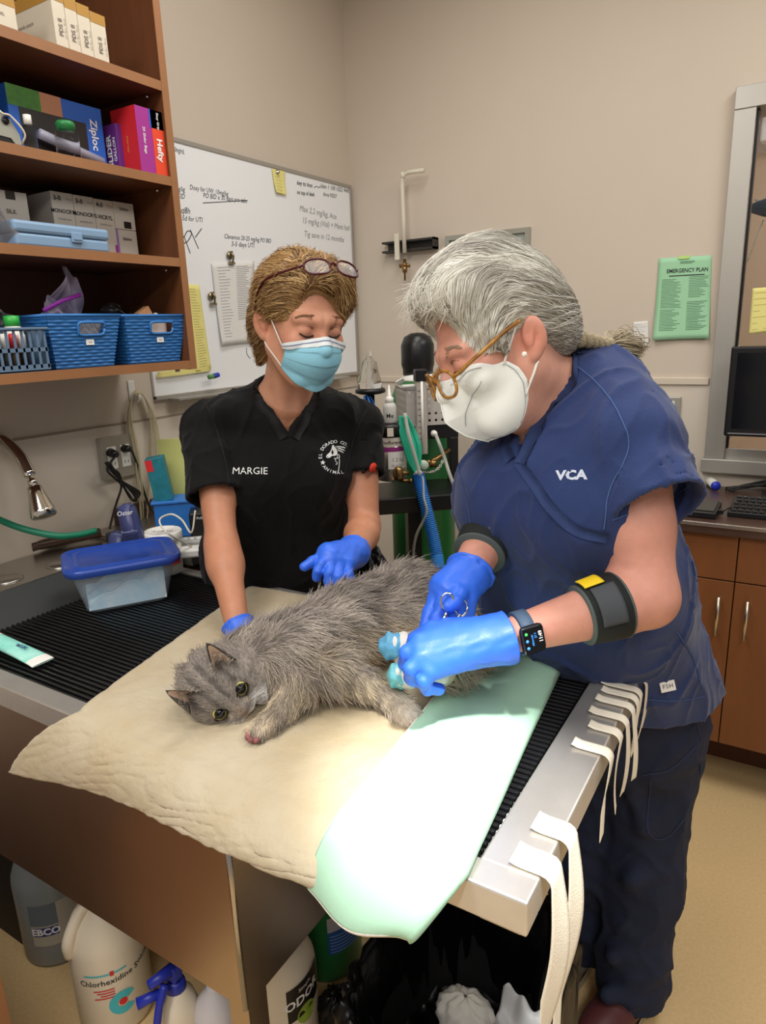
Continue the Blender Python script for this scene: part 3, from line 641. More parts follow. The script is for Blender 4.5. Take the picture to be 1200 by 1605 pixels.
for k, (mm, lab, px) in enumerate(sm):
    q = at(px, 545, 'x', xb-0.02); tt = thing('dropper_vial', (xb-0.02, q[1], z0+0.006), lab, 'vial', 'vials in the slotted basket')
    MB().lathe((xb-0.02, q[1], z0+0.006), [(0, 0), (0.0095, 0), (0.0095, 0.045), (0.0065, 0.05), (0, 0.05)], n=14).build('vial_body', mat('dark_bottle_%d' % k, [(58, 50, 46), (96, 84, 76), (70, 70, 74), (60, 50, 44)][k], 0.3), tt)
    MB().lathe((xb-0.02, q[1], z0+0.05), [(0.0085, 0), (0.0085, 0.03), (0.006, 0.034), (0, 0.034)], n=14).build('cap', mm, tt)
q = at(18, 502, 'x', xb-0.05); tt = thing('squeeze_bottle', (xb-0.05, q[1], z0+0.006), 'bottle with a bright green cap standing in slotted basket', 'bottle')
MB().lathe((xb-0.05, q[1], z0+0.006), [(0, 0), (0.02, 0), (0.02, H-0.01), (0.014, H), (0, H)], n=18).build('bottle_body', M_white, tt)
MB().lathe((xb-0.05, q[1], z0+H+0.004), [(0.0165, 0), (0.016, 0.022), (0.0, 0.023)], n=18).build('cap', mat('bright_green_cap', (52, 172, 70), 0.4), tt)
# ------------------------------------------------------------------ whiteboard and papers on the left wall
xw = W+0.016
wb_y1 = float(at(556, 420, 'x', xw)[1]); wb_z1 = float(at(410, 252, 'x', xw)[2]); wb_z0 = float(at(290, 622, 'x', xw)[2]); wb_y0 = float(at(244, 615, 'x', xw)[1])
wbd = thing('whiteboard', (W, (wb_y0+wb_y1)/2, wb_z0), 'large whiteboard with handwritten notes on the left wall', 'whiteboard')
MB().box((W+0.002, wb_y0, wb_z0), (xw-0.004, wb_y1, wb_z1)).build('board', mat('board_enamel', (244, 246, 248), 0.25), wbd)
fb = 0.014
for lo, hi in (((W+0.001, wb_y0, wb_z1-fb), (xw, wb_y1, wb_z1)), ((W+0.001, wb_y0, wb_z0), (xw+0.004, wb_y1, wb_z0+fb)), ((W+0.001, wb_y1-fb, wb_z0+fb), (xw, wb_y1, wb_z1-fb))):
    MB().box(lo, hi, bev=0.002).build('frame_rail', M_alu, wbd)
MB().box((xw, wb_y0+0.05, wb_z0-0.004), (xw+0.05, wb_y1-0.15, wb_z0+0.002)).build('pen_tray', M_alu, wbd)
M_marker = mat('marker_ink', (62, 64, 70), 0.7); M_faint = mat('faint_marker_ink', (146, 148, 152), 0.7)
for (s, px, py, px2, py2, m_, bold) in (('Doxy for UW: 10mg/kg', 298, 293, 359, 304, M_marker, 0), ('PO BID x 30 days prn tabs', 319, 306, 388, 315, M_marker, 0), ('Clavamox 20-25 mg/kg PO BID', 352, 370, 426, 378, M_marker, 0), ('3-5 days UTI', 363, 382, 400, 385, M_marker, 0),
        ('key to box', 466, 286, 491, 291, M_ink, 0.035), ('on top of desk', 466, 301, 494, 305, M_ink, 0.035), ('Iden 1 100 1023 9445', 503, 291, 549, 300, M_marker, 0), ('Anna 93557', 507, 304, 529, 308, M_marker, 0), ('Max 2.2 mg/kg, Ace', 470, 326, 528, 340, M_faint, 0), ('15 mg/kg (Vial) + Ment hall', 474, 345, 549, 358, M_faint, 0), ('Tig save in 12 months', 477, 366, 540, 376, M_faint, 0), ('mg/kg', 276, 295, 291, 297, M_marker, 0), ('SID', 279, 307, 291, 308, M_marker, 0), ('q8h', 284, 329, 299, 331, M_marker, 0), ('x 5d for UTI', 280, 341, 319, 345, M_marker, 0), ('10mg/mL', 272, 233, 290, 238, M_marker, 0)):
    a = V(*at(px, py, 'x', xw)); b = V(*at(px2, py2, 'x', xw)); vs_, fs_ = text_geo(s, 0.03, shear=0.25, bold=bold*0.3)
    wdt = max(v.x for v in vs_); L = (b-a).length; k_ = L/wdt; hgt = min(max(k_, 0.72), 1.05)*1.0; u = (b-a).normalized()
    wob = random.Random(s)
    mb = MB().add([V(xw-0.0032, 0, 0)+Y*(a.y+u.y*v.x*k_)+Z*(a.z+u.z*v.x*k_+v.y*hgt) for v in vs_], fs_); mb.build('handwriting', m_, wbd)
q = [V(*at(*c, 'x', xw-0.0033)) for c in ((318, 318), (388, 314))]
def stroke(pts, m_, r=0.0011):
    MB().tube(pts, r, n=5).build('handwriting', m_, wbd)
stroke([q[0], q[1]], M_marker)
PX = lambda l: [V(*at(x_, y_, 'x', xw-0.0035)) for x_, y_ in l]
stroke(smooth_path(PX([(288, 372), (294, 362), (300, 366), (294, 378), (286, 382)])), M_marker, 0.0014); stroke(PX([(288, 370), (298, 397)]), M_marker, 0.0014); stroke(PX([(298, 360), (311, 390)]), M_marker, 0.0014); stroke(PX([(306, 372), (316, 358)]), M_marker, 0.0014)
stroke(smooth_path(PX([(492, 294), (496, 292), (499, 294), (502, 292)])), M_ink, 0.0012)
stroke(smooth_path(PX([(392, 480), (398, 470), (412, 455), (420, 440)])), M_marker); stroke(smooth_path(PX([(386, 545), (387, 555), (392, 562)])), M_marker)
def sheet(name, label, pts, ax, val, m_, curl=0.0, cat='paper', th=0.0008, nrm=1):
    """a paper on a wall plane, pts = 4 pixel corners TL TR BR BL"""
    P = [V(*at(x_, y_, ax, val)) for x_, y_ in pts]; n = V(1, 0, 0) if ax == 'x' else V(0, -1, 0)
    t = thing(name, P[3], label, cat)
    def f(u, v): return P[0].lerp(P[1], u).lerp(P[3].lerp(P[2], u), v)+n*(0.001+curl*(v**3)*(0.4+0.6*abs(2*u-1)**2)+0.0015*math.sin(u*5)*v)
    MB().grid(lambda u, v: f(u, 1-v), 12, 16, thick=th).build('paper_sheet', m_, t); return t, f, n
def lines(t, f, n, rows, m_, seed=1, hgt=0.006):
    r = random.Random(seed)
    for (v0, v1, u0, u1, cnt) in rows:
        mb = MB()
        for k in range(cnt):
            v = v0+(v1-v0)*k/max(1, cnt-1); e = u0+(u1-u0)*r.uniform(0.55, 1.0); a = f(u0, v); b = f(e, v); c = f(e, v+hgt); d = f(u0, v+hgt)
            mb.add([a+n*0.0006, b+n*0.0006, c+n*0.0006, d+n*0.0006], [(0, 3, 2, 1)])
        mb.build('printed_text', m_, t)
t, f, n = sheet('clipped_chart', 'white printed chart sheet clipped to the whiteboard', [(331, 412), (398, 408), (396, 536), (345, 541)], 'x', xw, M_paper, 0.01)
lines(t, f, n, [(0.06, 0.9, 0.12, 0.42, 24), (0.06, 0.7, 0.55, 0.95, 30)], M_inkgrey, 2, 0.004)
for k, (px, py, lab) in enumerate(((361, 402, 'metal spring clip at the top of the chart sheet'), (332, 466, 'metal spring clip at the left edge of the chart sheet'))):
    c = V(*at(px, py, 'x', xw+0.006)); t = thing('spring_clip', c, lab, 'clip', 'spring clips on the whiteboard'); M_br = mat('antique_clip', (150, 138, 112), 0.3, metal=1.0)
    MB().lathe(c+V(-0.006, 0, 0.004), [(0.0, 0), (0.012, 0), (0.014, 0.004), (0.011, 0.008), (0.004, 0.010), (0, 0.010)], n=18, axis=(1, 0, 0)).build('clip_magnet', M_br, t)
    MB().tube([c+V(0.004, 0.0, 0.016), c+V(0.010, 0.004, 0.0), c+V(0.004, 0.006, -0.02)], [0.006, 0.004, 0.003], n=8).box(c+V(-0.004, -0.011, -0.026), c+V(0.004, 0.017, -0.018)).build('clip_jaw', M_br, t)
t, f, n = sheet('yellow_note', 'small yellow note held by a magnet near the top of whiteboard', [(426, 264), (446, 269), (447, 306), (431, 302)], 'x', xw, M_yellow, 0.008)
lines(t, f, n, [(0.3, 0.85, 0.15, 0.8, 5)], M_inkgrey, 3, 0.01)
c = V(*at(434, 270, 'x', xw+0.001)); mg = MB().lathe(c, [(0, 0), (0.009, 0), (0.009, 0.004), (0.005, 0.006), (0.005, 0.010), (0, 0.011)], n=16, axis=(1, 0, 0)).build('round_magnet', M_chrome); tag(mg, 'round steel magnet holding the small yellow note', 'magnet')
t, f, n = sheet('legal_sheet', 'long yellow sheet hanging between cabinet and chart', [(288, 445), (312, 447), (330, 578), (305, 583)], 'x', xw+0.002, M_yellow, 0.004)
lines(t, f, n, [(0.05, 0.95, 0.3, 0.9, 30)], mat('olive_ink', (168, 164, 92), 0.7), 4, 0.004)
t, f, n = sheet('yellow_label_strip', 'pale yellow strip on the bottom edge of the whiteboard', [(246, 583), (330, 574), (330, 582), (247, 592)], 'x', xw+0.006, M_yellow, 0.0)
c = V(*at(326, 588, 'x', xw+0.02)); t = thing('marker_pen', c, 'marker with green body and blue cap on whiteboard ledge', 'marker')
MB().cyl(c+V(0.015, -0.012, -0.006), c+V(0.015, 0.01, -0.004), 0.008, n=14).build('pen_body', mat('green_marker', (90, 150, 80), 0.4), t)
MB().cyl(c+V(0.015, 0.01, -0.004), c+V(0.016, 0.032, -0.001), 0.0086, n=14).build('cap', mat('royal_blue_plastic', (40, 60, 190), 0.35), t)
# tubing loop on a wall hook
hk = V(*at(213, 622, 'x', W+0.02)); t = thing('wall_hook', hk-Z*0.05, 'white adhesive hook with tubing looped over it', 'hook')
MB().box(hk+V(-0.020, -0.012, -0.01), hk+V(-0.014, 0.012, 0.05), bev=0.003).tube(smooth_path([hk+V(-0.015, 0, 0), hk+V(0.0, 0, -0.014), hk+V(0.014, 0, -0.006), hk+V(0.015, 0, 0.008)], 5), 0.005, n=8).build('hook_body', M_white, t)
t = thing('iv_tubing', hk-Z*0.4, 'bundle of clear yellowish tubing looped over the wall hook', 'tubing'); M_tube = mat('clear_tubing', (214, 204, 170), 0.15, alpha=0.55)
rr = random.Random(4)
tb_m = MB()
for k in range(12):
    o1, o2 = rr.uniform(-0.014, 0.012), rr.uniform(-0.014, 0.018); lo = 780+rr.uniform(-25, 45)
    pts = [V(*at(x_, y_, 'x', W+0.012+0.0024*k)) for x_, y_ in ((222+o1*300, lo), (213+o1*500, 720), (203+o1*350, 660), (207, 622), (215, 612+k*0.4), (226, 622), (240+o2*350, 660), (244+o2*600, 720), (240+o2*900, lo))]
    tb_m.tube(smooth_path(pts, 6), 0.0021, n=6)
tb_m.build('tube_bundle', M_tube, t)
# outlet with plugs and cords
oc = V(*at(178, 715, 'x', W+0.004)); t = thing('outlet_box', oc-Z*0.06, 'steel double outlet box on the left wall', 'outlet')
MB().box(oc+V(0, -0.056, -0.062), oc+V(0.022, 0.056, 0.062), bev=0.003).build('box_body', M_alu, t)
MB().box(oc+V(0.022, -0.058, -0.064), oc+V(0.025, 0.058, 0.064), bev=0.001).build('cover_plate', mat('plate_steel', (172, 164, 150), 0.35, metal=0.4), t)
for dy in (-0.024, 0.024):
    rc = MB().box(oc+V(0.024, dy-0.016, -0.034), oc+V(0.028, dy+0.016, 0.034), bev=0.002).build('receptacle', M_white, t)
    for dz in (-0.018,):
        MB().box(oc+V(0.0275, dy-0.007, dz-0.004), oc+V(0.0283, dy-0.005, dz+0.005)).box(oc+V(0.0275, dy+0.005, dz-0.004), oc+V(0.0283, dy+0.007, dz+0.005)).build('slot', M_black, rc)
def P_(px, py, xo): return V(*at(px, py, 'x', W+xo))
cc = thing('coiled_power_cable', P_(190, 740, 0.04), 'coiled black power cable hanging from the outlet', 'cable')
MB().tube([oc+V(0.026, -0.03, 0.018), oc+V(0.055, -0.03, 0.014)], [0.014, 0.010], n=12).build('plug', M_black, cc)
cmb = MB().tube(smooth_path([oc+V(0.055, -0.03, 0.014), P_(168, 735, 0.07), P_(180, 750, 0.07), P_(190, 762, 0.06), P_(182, 790, 0.07), P_(175, 815, 0.11), P_(172, 828, 0.13)], 8), 0.0035, n=8)
for k in range(4):
    a = k*2
    cmb.tube(smooth_path([P_(165+a, 725, 0.075+k*0.004), P_(172+a, 735, 0.075), P_(188, 752, 0.07), P_(207+a*2, 772, 0.08), P_(214-a, 784, 0.085), P_(205, 782-k, 0.08), P_(192, 760, 0.07), P_(180+a, 742, 0.07), P_(170, 732, 0.07)], 6), 0.0035, n=7)
cmb.build('cord_coil', M_black, cc)
c2 = thing('power_cable', P_(230, 760, 0.03), 'single black power cable curving down from the outlet', 'cable')
MB().tube([oc+V(0.026, 0.02, 0.022), oc+V(0.052, 0.022, 0.022)], [0.013, 0.009], n=12).build('plug', M_black, c2)
MB().tube(smooth_path([oc+V(0.052, 0.022, 0.022), P_(207, 708, 0.05), P_(217, 735, 0.03), P_(224, 765, 0.03), P_(235, 795, 0.04), P_(247, 808, 0.06)], 8), 0.0035, n=8).build('cord_run', M_black, c2)
# ------------------------------------------------------------------ things on the back wall
yw = YB-0.002
c = V(*at(634, 385, 'y', YB-0.05)); t = thing('pipe_bracket', V(c.x, YB, c.z), 'black wall bracket carrying a white bent pipe with brass fitting', 'bracket')
bL, bR = at(601, 386, 'y', YB-0.03), at(682, 380, 'y', YB-0.03)
MB().box((bL[0], YB-0.045, bL[2]+0.006), (bR[0], YB-0.004, bL[2]+0.014)).box((bL[0], YB-0.045, bL[2]-0.030), (bR[0], YB-0.004, bL[2]-0.022)).box((bR[0]-0.006, YB-0.045, bL[2]-0.03), (bR[0], YB-0.004, bL[2]+0.014)).box((bL[0]+0.01, YB-0.010, bL[2]-0.03), (bR[0], YB-0.002, bL[2]+0.014)).build('bracket_channel', mat('dark_channel', (48, 44, 40), 0.5), t)
pt = [V(*at(x_, y_, 'y', YB-0.06)) for x_, y_ in ((634, 396), (632, 340), (630, 290), (631, 275), (640, 270), (664, 267))]
MB().tube([pt[0], pt[1], pt[2], pt[3], pt[4], pt[5]], 0.0085, n=14).build('pipe', M_offwhite, t)
MB().lathe(pt[3]-Z*0.01, [(0.0085, 0), (0.0115, 0.003), (0.0115, 0.018), (0.0085, 0.022)], n=14).build('elbow_collar', M_offwhite, t)
M_brass = mat('tarnished_brass', (150, 118, 74), 0.35, metal=1.0)
b0 = V(*at(634, 420, 'y', YB-0.06))
bm_ = MB().lathe(b0-Z*0.05, [(0.004, 0), (0.004, 0.03), (0.010, 0.032), (0.012, 0.05), (0.009, 0.054), (0.014, 0.06), (0.014, 0.066), (0.007, 0.07), (0.007, 0.085)], n=14)
for a in (0.3, 1.6, 2.8): bm_.tube([b0+V(math.cos(a)*0.026, -math.sin(a)*0.01, 0.012), b0-V(math.cos(a)*0.026, -math.sin(a)*0.01, -0.004)], 0.004, n=8)
bm_.build('valve', M_brass, t)
MB().box(V(*at(621, 400, 'y', YB-0.055))-V(0.006, 0.006, 0.02), V(*at(624, 366, 'y', YB-0.055))+V(0.004, 0.004, 0.0), bev=0.002).build('clamp', M_offwhite, t)
# framed certificate
fL, fR = at(700, 371, 'y', yw), at(832, 356, 'y', yw); fz1 = (fL[2]+fR[2])/2; fz0 = fz1-0.30
t = thing('framed_certificate', (fL[0], YB, fz0), 'silver framed certificate on the back wall behind grey hair', 'picture')
fx0, fx1 = fL[0], fR[0]; w_ = 0.018
MB().box((fx0, YB-0.02, fz0), (fx1, YB-0.001, fz0+w_)).box((fx0, YB-0.02, fz1-w_), (fx1, YB-0.001, fz1)).box((fx0, YB-0.02, fz0+w_), (fx0+w_, YB-0.001, fz1-w_)).box((fx1-w_, YB-0.02, fz0+w_), (fx1, YB-0.001, fz1-w_)).build('frame', mat('silver_frame', (170, 170, 158), 0.35, metal=0.4), t)
MB().box((fx0+w_, YB-0.01, fz0+w_), (fx1-w_, YB-0.003, fz1-w_)).build('mat_board', mat('grey_mat', (158, 164, 156), 0.7), t)
MB().box((fx0+w_+0.02, YB-0.0115, fz0+w_+0.02), (fx1-w_-0.02, YB-0.010, fz1-w_-0.018)).build('certificate_sheet', mat('certificate_paper', (226, 222, 232), 0.7), t)
put_text(MB(), 'CERTIFICATE OF ACCREDITATION', 0.012, V((fx0+fx1)/2+0.01, YB-0.0118, fz1-w_-0.034), X, Z, 'CENTER', bold=0.01).build('lettering', M_inkgrey, t)
# emergency plan
t, f, n = sheet('emergency_sheet', 'green emergency plan sheet taped to the back wall', [(1032, 405), (1115, 400), (1111, 530), (1024, 533)], 'y', yw, M_greenp, 0.018)
def ft(u, v): return f(u, v)
lines(t, f, n, [(0.05, 0.075, 0.42, 0.72, 3), (0.26, 0.6, 0.09, 0.5, 20), (0.63, 0.88, 0.09, 0.48, 14), (0.24, 0.48, 0.60, 0.97, 13), (0.54, 0.88, 0.58, 0.97, 18)], mat('dark_green_ink', (62, 110, 78), 0.7), 6, 0.005)
o = f(0.56, 0.163); uu = (f(0.9, 0.17)-f(0.1, 0.17)).normalized()
put_text(MB(), 'EMERGENCY PLAN', 0.0185, o+n*0.0012, uu, Z, 'CENTER', bold=0.012, squash=0.86).build('lettering', M_ink, t)
lines(t, f, n, [(0.215, 0.215, 0.22, 0.95, 1)], M_ink, 6, 0.012)
c = V(*at(1072, 403, 'y', yw)); MB().box(c+V(-0.018, -0.004, -0.006), c+V(0.018, -0.0025, 0.004)).build('tape', mat('tape_yellow', (190, 226, 130), 0.5), t)
t, f, n = sheet('pinned_slip', 'small white slip on the back wall beside the braid', [(992, 505), (1015, 503), (1016, 543), (993, 543)], 'y', yw, M_paper, 0.004)
lines(t, f, n, [(0.12, 0.85, 0.1, 0.9, 9)], M_inkgrey, 8, 0.008)
t, f, n = sheet('glass_note', 'yellow lined note stuck on the window glass', [(1179, 452), (1230, 448), (1225, 518), (1173, 524)], 'y', YB+0.019, M_yellow, 0.003)
lines(t, f, n, [(0.1, 0.9, 0.08, 0.9, 7)], mat('tan_ink', (186, 170, 90), 0.7), 9, 0.012)
c = V(*at(1060, 645, 'y', yw)); t = thing('wall_thermostat', c-Z*0.05, 'small silver framed wall panel behind the blue shoulder', 'panel')
MB().box((c.x-0.05, YB-0.022, c.z-0.075), (c.x+0.014, YB-0.005, c.z+0.055), bev=0.003).build('panel_frame', M_alu, t)
MB().box((c.x-0.04, YB-0.024, c.z-0.06), (c.x-0.006, YB-0.021, c.z+0.04)).build('panel_face', M_white, t)
# ------------------------------------------------------------------ faucet, hose and counter behind the tub
fc = thing('spray_faucet', (W+0.03, 0.93, 1.30), 'chrome spray faucet arching in over the tub', 'faucet')
fp = [V(*dep(-60, 660, 1.80)), V(*dep(-30, 672, 1.79)), V(*dep(5, 690, 1.77)), V(*dep(30, 715, 1.76)), V(*dep(47, 745, 1.755))]
fw0 = V(W+0.055, fp[0].y-0.10, 0.932)
fp = [fw0, fw0+Z*0.14, V(fw0.x, fw0.y+0.015, fp[0].z-0.06), fp[0]*0.7+V(fw0.x, fw0.y+0.03, fp[0].z)*0.3]+fp[1:]
MB().tube(smooth_path(fp, 8), 0.0155, n=16).build('spout', M_chrome, fc)
MB().lathe(fw0, [(0.032, 0), (0.032, 0.006), (0.020, 0.016), (0.0155, 0.02)], n=24).build('base_flange', M_chrome, fc)
a, b = V(*dep(46, 742, 1.755)), V(*dep(52, 764, 1.75)); ax_ = (V(*dep(70, 812, 1.75))-a).normalized()
MB().lathe(a, [(0.006, 0), (0.010, 0.006), (0.008, 0.012), (0.012, 0.02), (0.012, 0.034)], n=18, axis=tuple(ax_)).build('swivel', M_chrome, fc)
MB().lathe(a+ax_*0.034, [(0.013, 0), (0.018, 0.004), (0.020, 0.02), (0.031, 0.068), (0.032, 0.082), (0.028, 0.085), (0.0, 0.083)], n=26, axis=tuple(ax_)).build('spray_head', M_chrome, fc)
hs = MB().tube(smooth_path([V(W+0.02, 0.62, 1.0), V(*dep(-90, 770, 1.77)), V(*dep(-40, 795, 1.75)), V(*dep(0, 815, 1.74)), V(*dep(40, 830, 1.74)), V(*dep(90, 840, 1.76)), V(*dep(125, 838, 1.80)), V(*dep(150, 832, 1.84))], 8), 0.0085, n=12).build('garden_hose', mat('green_hose', (28, 122, 92), 0.4)); tag(hs, 'green rubber hose lying along the back of the tub', 'hose')
# worktop beyond the tub along the left wall, with brown upstand
cz = 0.945
ct = MB().box((W+0.005, 1.205, cz-0.04), (-1.36, 1.95, cz), bev=0.003).build('side_counter', mat('steel_counter', (176, 172, 166), 0.32, metal=0.9, var=0.05, vscale=10)); tag(ct, 'steel topped side counter behind the tub along the left wall', 'counter')
MB().box((W+0.0045, 1.30, cz), (W+0.02, 1.95, cz+0.05), bev=0.002).build('upstand', M_counter, ct)
MB().box((W+0.005, 1.21, 0.0), (-1.38, 1.94, cz-0.04)).build('apron_panel', M_wooddark, ct)  # extended down to the floor to darken the space under the table
q = V(*at(60, 868, 'z', 0.935)); q2 = V(*at(140, 838, 'z', 0.965))
tr = MB().tube([V(q.x-0.03, q.y, 0.95), V(q.x-0.03, q.y+0.02, 0.95), V(q2.x-0.02, q2.y+0.05, 0.955)], 0.014, n=10).build('brown_edge_trim', mat('brown_trim', (78, 56, 46), 0.35)); tag(tr, 'rounded dark brown edge strip lying behind the tub deck', 'trim')
# clipper stand with two clippers
M_clip = mat('slate_violet_plastic', (64, 70, 112), 0.4); M_clipd = mat('navy_plastic', (46, 50, 84), 0.45)
def up(px, py, z): return V(*at(px, py, 'z', z))
c = V(*at(205, 868, 'z', cz)); cs = thing('clipper_stand', V(c.x, c.y, cz), 'black clipper stand beside the tub', 'stand')
MB().box((c.x-0.05, c.y-0.03, cz), (c.x+0.07, c.y+0.05, cz+0.016), bev=0.004).build('stand_base', M_blackm, cs)
MB().lathe((c.x-0.035, c.y-0.01, cz+0.016), [(0.024, 0), (0.028, 0.04), (0.024, 0.04), (0.022, 0.006), (0.0, 0.006)], n=20).build('stand_cup', M_blackm, cs)
def clipper(label, base, hgt, w, lean, txt):
    t = thing('hair_clipper', base, label, 'clipper')
    R_ = Matrix.Translation(base) @ Matrix.Rotation(YAW, 4, 'Z') @ Matrix.Rotation(lean, 4, 'Y')
    prof = [(-w*0.40, 0), (w*0.40, 0), (w*0.52, hgt*0.3), (w*0.46, hgt*0.62), (w*0.42, hgt*0.94), (w*0.30, hgt), (-w*0.30, hgt), (-w*0.42, hgt*0.94), (-w*0.46, hgt*0.62), (-w*0.52, hgt*0.3)]
    bm = bmesh.new(); vs_ = [bm.verts.new((x_, 0, z_)) for x_, z_ in prof]; f_ = bm.faces.new(vs_)
    r_ = bmesh.ops.extrude_face_region(bm, geom=[f_]); ev = [v for v in r_['geom'] if isinstance(v, bmesh.types.BMVert)]
    for v in ev: v.co.y += w*0.75
    bmesh.ops.recalc_face_normals(bm, faces=bm.faces[:])
    bmesh.ops.bevel(bm, geom=bm.edges[:], offset=w*0.12, segments=3, affect='EDGES')
    me = bpy.data.meshes.new('m'); bm.to_mesh(me); bm.free(); me.transform(R_)
    for p_ in me.polygons: p_.use_smooth = True
    link('clipper_body', me, M_clip, t)
    mb = MB()
    for k in range(5): mb.box((-w*0.38, -0.0012, hgt*0.24+k*0.006), (w*0.38, 0.002, hgt*0.24+k*0.006+0.003))
    mb.xf(R_).build('grip_ridges', M_clipd, t)
    if txt:
        mb = MB(); put_text(mb, 'Oster', 0.017, V(0, -0.0012, hgt*0.86), X, Z, 'CENTER', shear=0.2, bold=0.01); mb.xf(R_).build('lettering', M_whitep, t)
        mb = MB(); put_text(mb, 'PowerPro', 0.010, V(0, -0.0012, hgt*0.50), X, Z, 'CENTER'); mb.xf(R_).build('lettering', MATS['silver_ink'] if 'silver_ink' in MATS else mat('silver_ink', (170, 176, 200), 0.5), t)
    return R_
base = V(*at(213, 872, 'z', cz+0.016))
clipper('taller violet blue clipper standing on its stand with a cord', base, 0.135, 0.048, -0.12, True)
base2 = V(*at(180, 880, 'z', cz))
clipper('shorter violet blue clipper leaning in front of the taller one', base2, 0.075, 0.046, 0.18, False)
# white tub with lid
b = V(*at(262, 896, 'z', TZ-0.003)); t = thing('wipes_tub', b, 'round white plastic tub with a flat lid behind the storage box', 'tub')
MB().lathe(b, [(0.0, 0.0), (0.040, 0.0), (0.042, 0.004), (0.045, 0.104), (0.0, 0.104)], n=32).build('tub_body', M_white, t)
MB().lathe(b+Z*0.104, [(0.0485, -0.012), (0.0495, -0.004), (0.0495, 0.008), (0.047, 0.011), (0.042, 0.0105), (0.040, 0.008), (0.0, 0.008)], n=32).build('lid', M_white, t)
put_text(MB(), 'ACE-HI', 0.017, b+Z*0.1128, _r0, Vector(np.cross((0, 0, 1), _r0)), 'CENTER').build('lettering', M_inkgrey, t)
MB().grid(lambda u, v: b+V(0, 0, 0.03+0.04*v)+Vector(_r0)*(0.0455*math.sin(u*1.1+0.15))-Vector(np.cross((0, 0, 1), _r0))*(0.0455*math.cos(u*1.1+0.15)), 8, 2).build('label_mark', M_orange, t)
# clutter on the side counter: blue caddy, teal carton, black box, chargers, folder
b = V(*at(276, 838, 'z', cz))
t = thing('blue_caddy', b, 'bright blue plastic caddy beside the black sleeve', 'caddy'); M_bb = mat('bright_blue_plastic', (40, 110, 190), 0.4)
Rz = Matrix.Rotation(YAW+0.2, 4, 'Z')
MB().box((-0.05, -0.03, 0), (0.07, 0.05, 0.10), Matrix.Translation(b) @ Rz, bev=0.004).box((-0.056, -0.036, 0.10), (0.076, 0.056, 0.108), Matrix.Translation(b) @ Rz, bev=0.002).build('caddy_body', M_bb, t)
b2 = b+Z*0.109; t = thing('teal_carton', b2, 'teal carton with red corner leaning in the caddy', 'box')
Mt = Matrix.Translation(b2) @ Rz @ Matrix.Rotation(-0.12, 4, 'Y')
MB().box((-0.045, -0.02, 0), (0.005, 0.03, 0.125), Mt, bev=0.001).build('carton', mat('teal_print', (26, 112, 126), 0.5, var=0.2, vscale=60), t)
MB().box((-0.0455, -0.0206, 0.09), (-0.027, -0.0196, 0.122), Mt).build('printed_panel', M_red, t)
t = thing('yellow_folder', b+V(0.02, 0.10, 0), 'pale yellow green folder standing behind the teal carton', 'folder')
MB().box((-0.03, 0.07, 0.02), (0.12, 0.078, 0.27), Matrix.Translation(b) @ Rz, bev=0.001).build('folder_cover', mat('folder_green', (196, 198, 120), 0.6), t)
b3 = V(*at(308, 846, 'z', cz)); t = thing('charging_dock', b3, 'black charging dock next to the blue caddy', 'dock')
MB().box((-0.012, -0.03, 0), (0.085, 0.05, 0.085), Matrix.Translation(b3) @ Rz, bev=0.005).build('dock_body', M_black, t)
put_text(MB(), 'PUSH', 0.010, (0.02, -0.0308, 0.07), X, Z, 'CENTER').xf(Matrix.Translation(b3) @ Rz).build('lettering', M_whitep, t)
b4 = V(*at(300, 856, 'z', cz)); t = thing('remote_handset', b4, 'silver grey handset with white keys by the forearm', 'handset')
MB().box((-0.035, -0.02, 0.002), (0.07, 0.03, 0.02), Matrix.Translation(b4) @ Rz, bev=0.005).build('handset_body', mat('silver_plastic', (176, 176, 172), 0.4), t)
for k in range(4): MB().box((-0.02+k*0.018, -0.006, 0.0195), (-0.009+k*0.018, 0.010, 0.0225), Matrix.Translation(b4) @ Rz, bev=0.002).build('key', M_white, t)
b5 = V(*at(302, 870, 'z', cz)); t = thing('white_adapter', b5, 'small white adapter with its thin cable on the counter', 'adapter')
MB().box((-0.03, -0.025, 0.0), (0.045, 0.02, 0.022), Matrix.Translation(b5) @ Rz, bev=0.005).build('adapter_body', M_white, t)
MB().tube(smooth_path([b5+V(0, 0, 0.022), V(*dep(262, 835, 1.70)), V(*dep(250, 815, 1.75)), V(*dep(268, 806, 1.8)), V(*dep(285, 815, 1.78)), V(*dep(300, 835, 1.72)), V(*dep(306, 800, 1.72))], 8), 0.0025, n=7).build('cable', M_offwhite, t)
# ------------------------------------------------------------------ storage box with blue lid on the grill, and ointment tube
gz = TZ-0.0035
q = [V(*at(*c, 'z', gz)) for c in ((138, 962), (265, 938))]
cx_ = V(-1.385, 0.985, gz)
t = thing('storage_box', cx_, 'clear plastic storage box with blue lid and blue gauze inside', 'container')
ang = math.atan2(q[1].y-q[0].y, q[1].x-q[0].x)
Lb = (q[1]-q[0]).length; ux = (q[1]-q[0]).normalized(); uy = V(-ux.y, ux.x, 0)
c0 = (q[0]+q[1])/2+uy*(Lb*0.37)
def rr_loop(hx, hy, r, z, n=8):
    out = []
    for (sx, sy, a0) in ((1, 1, 0), (-1, 1, PI/2), (-1, -1, PI), (1, -1, 3*PI/2)):
        for k in range(n+1):
            a = a0+PI/2*k/n; out.append(c0+ux*(sx*(hx-r)+r*math.cos(a))+uy*(sy*(hy-r)+r*math.sin(a))+Z*z)
    return out
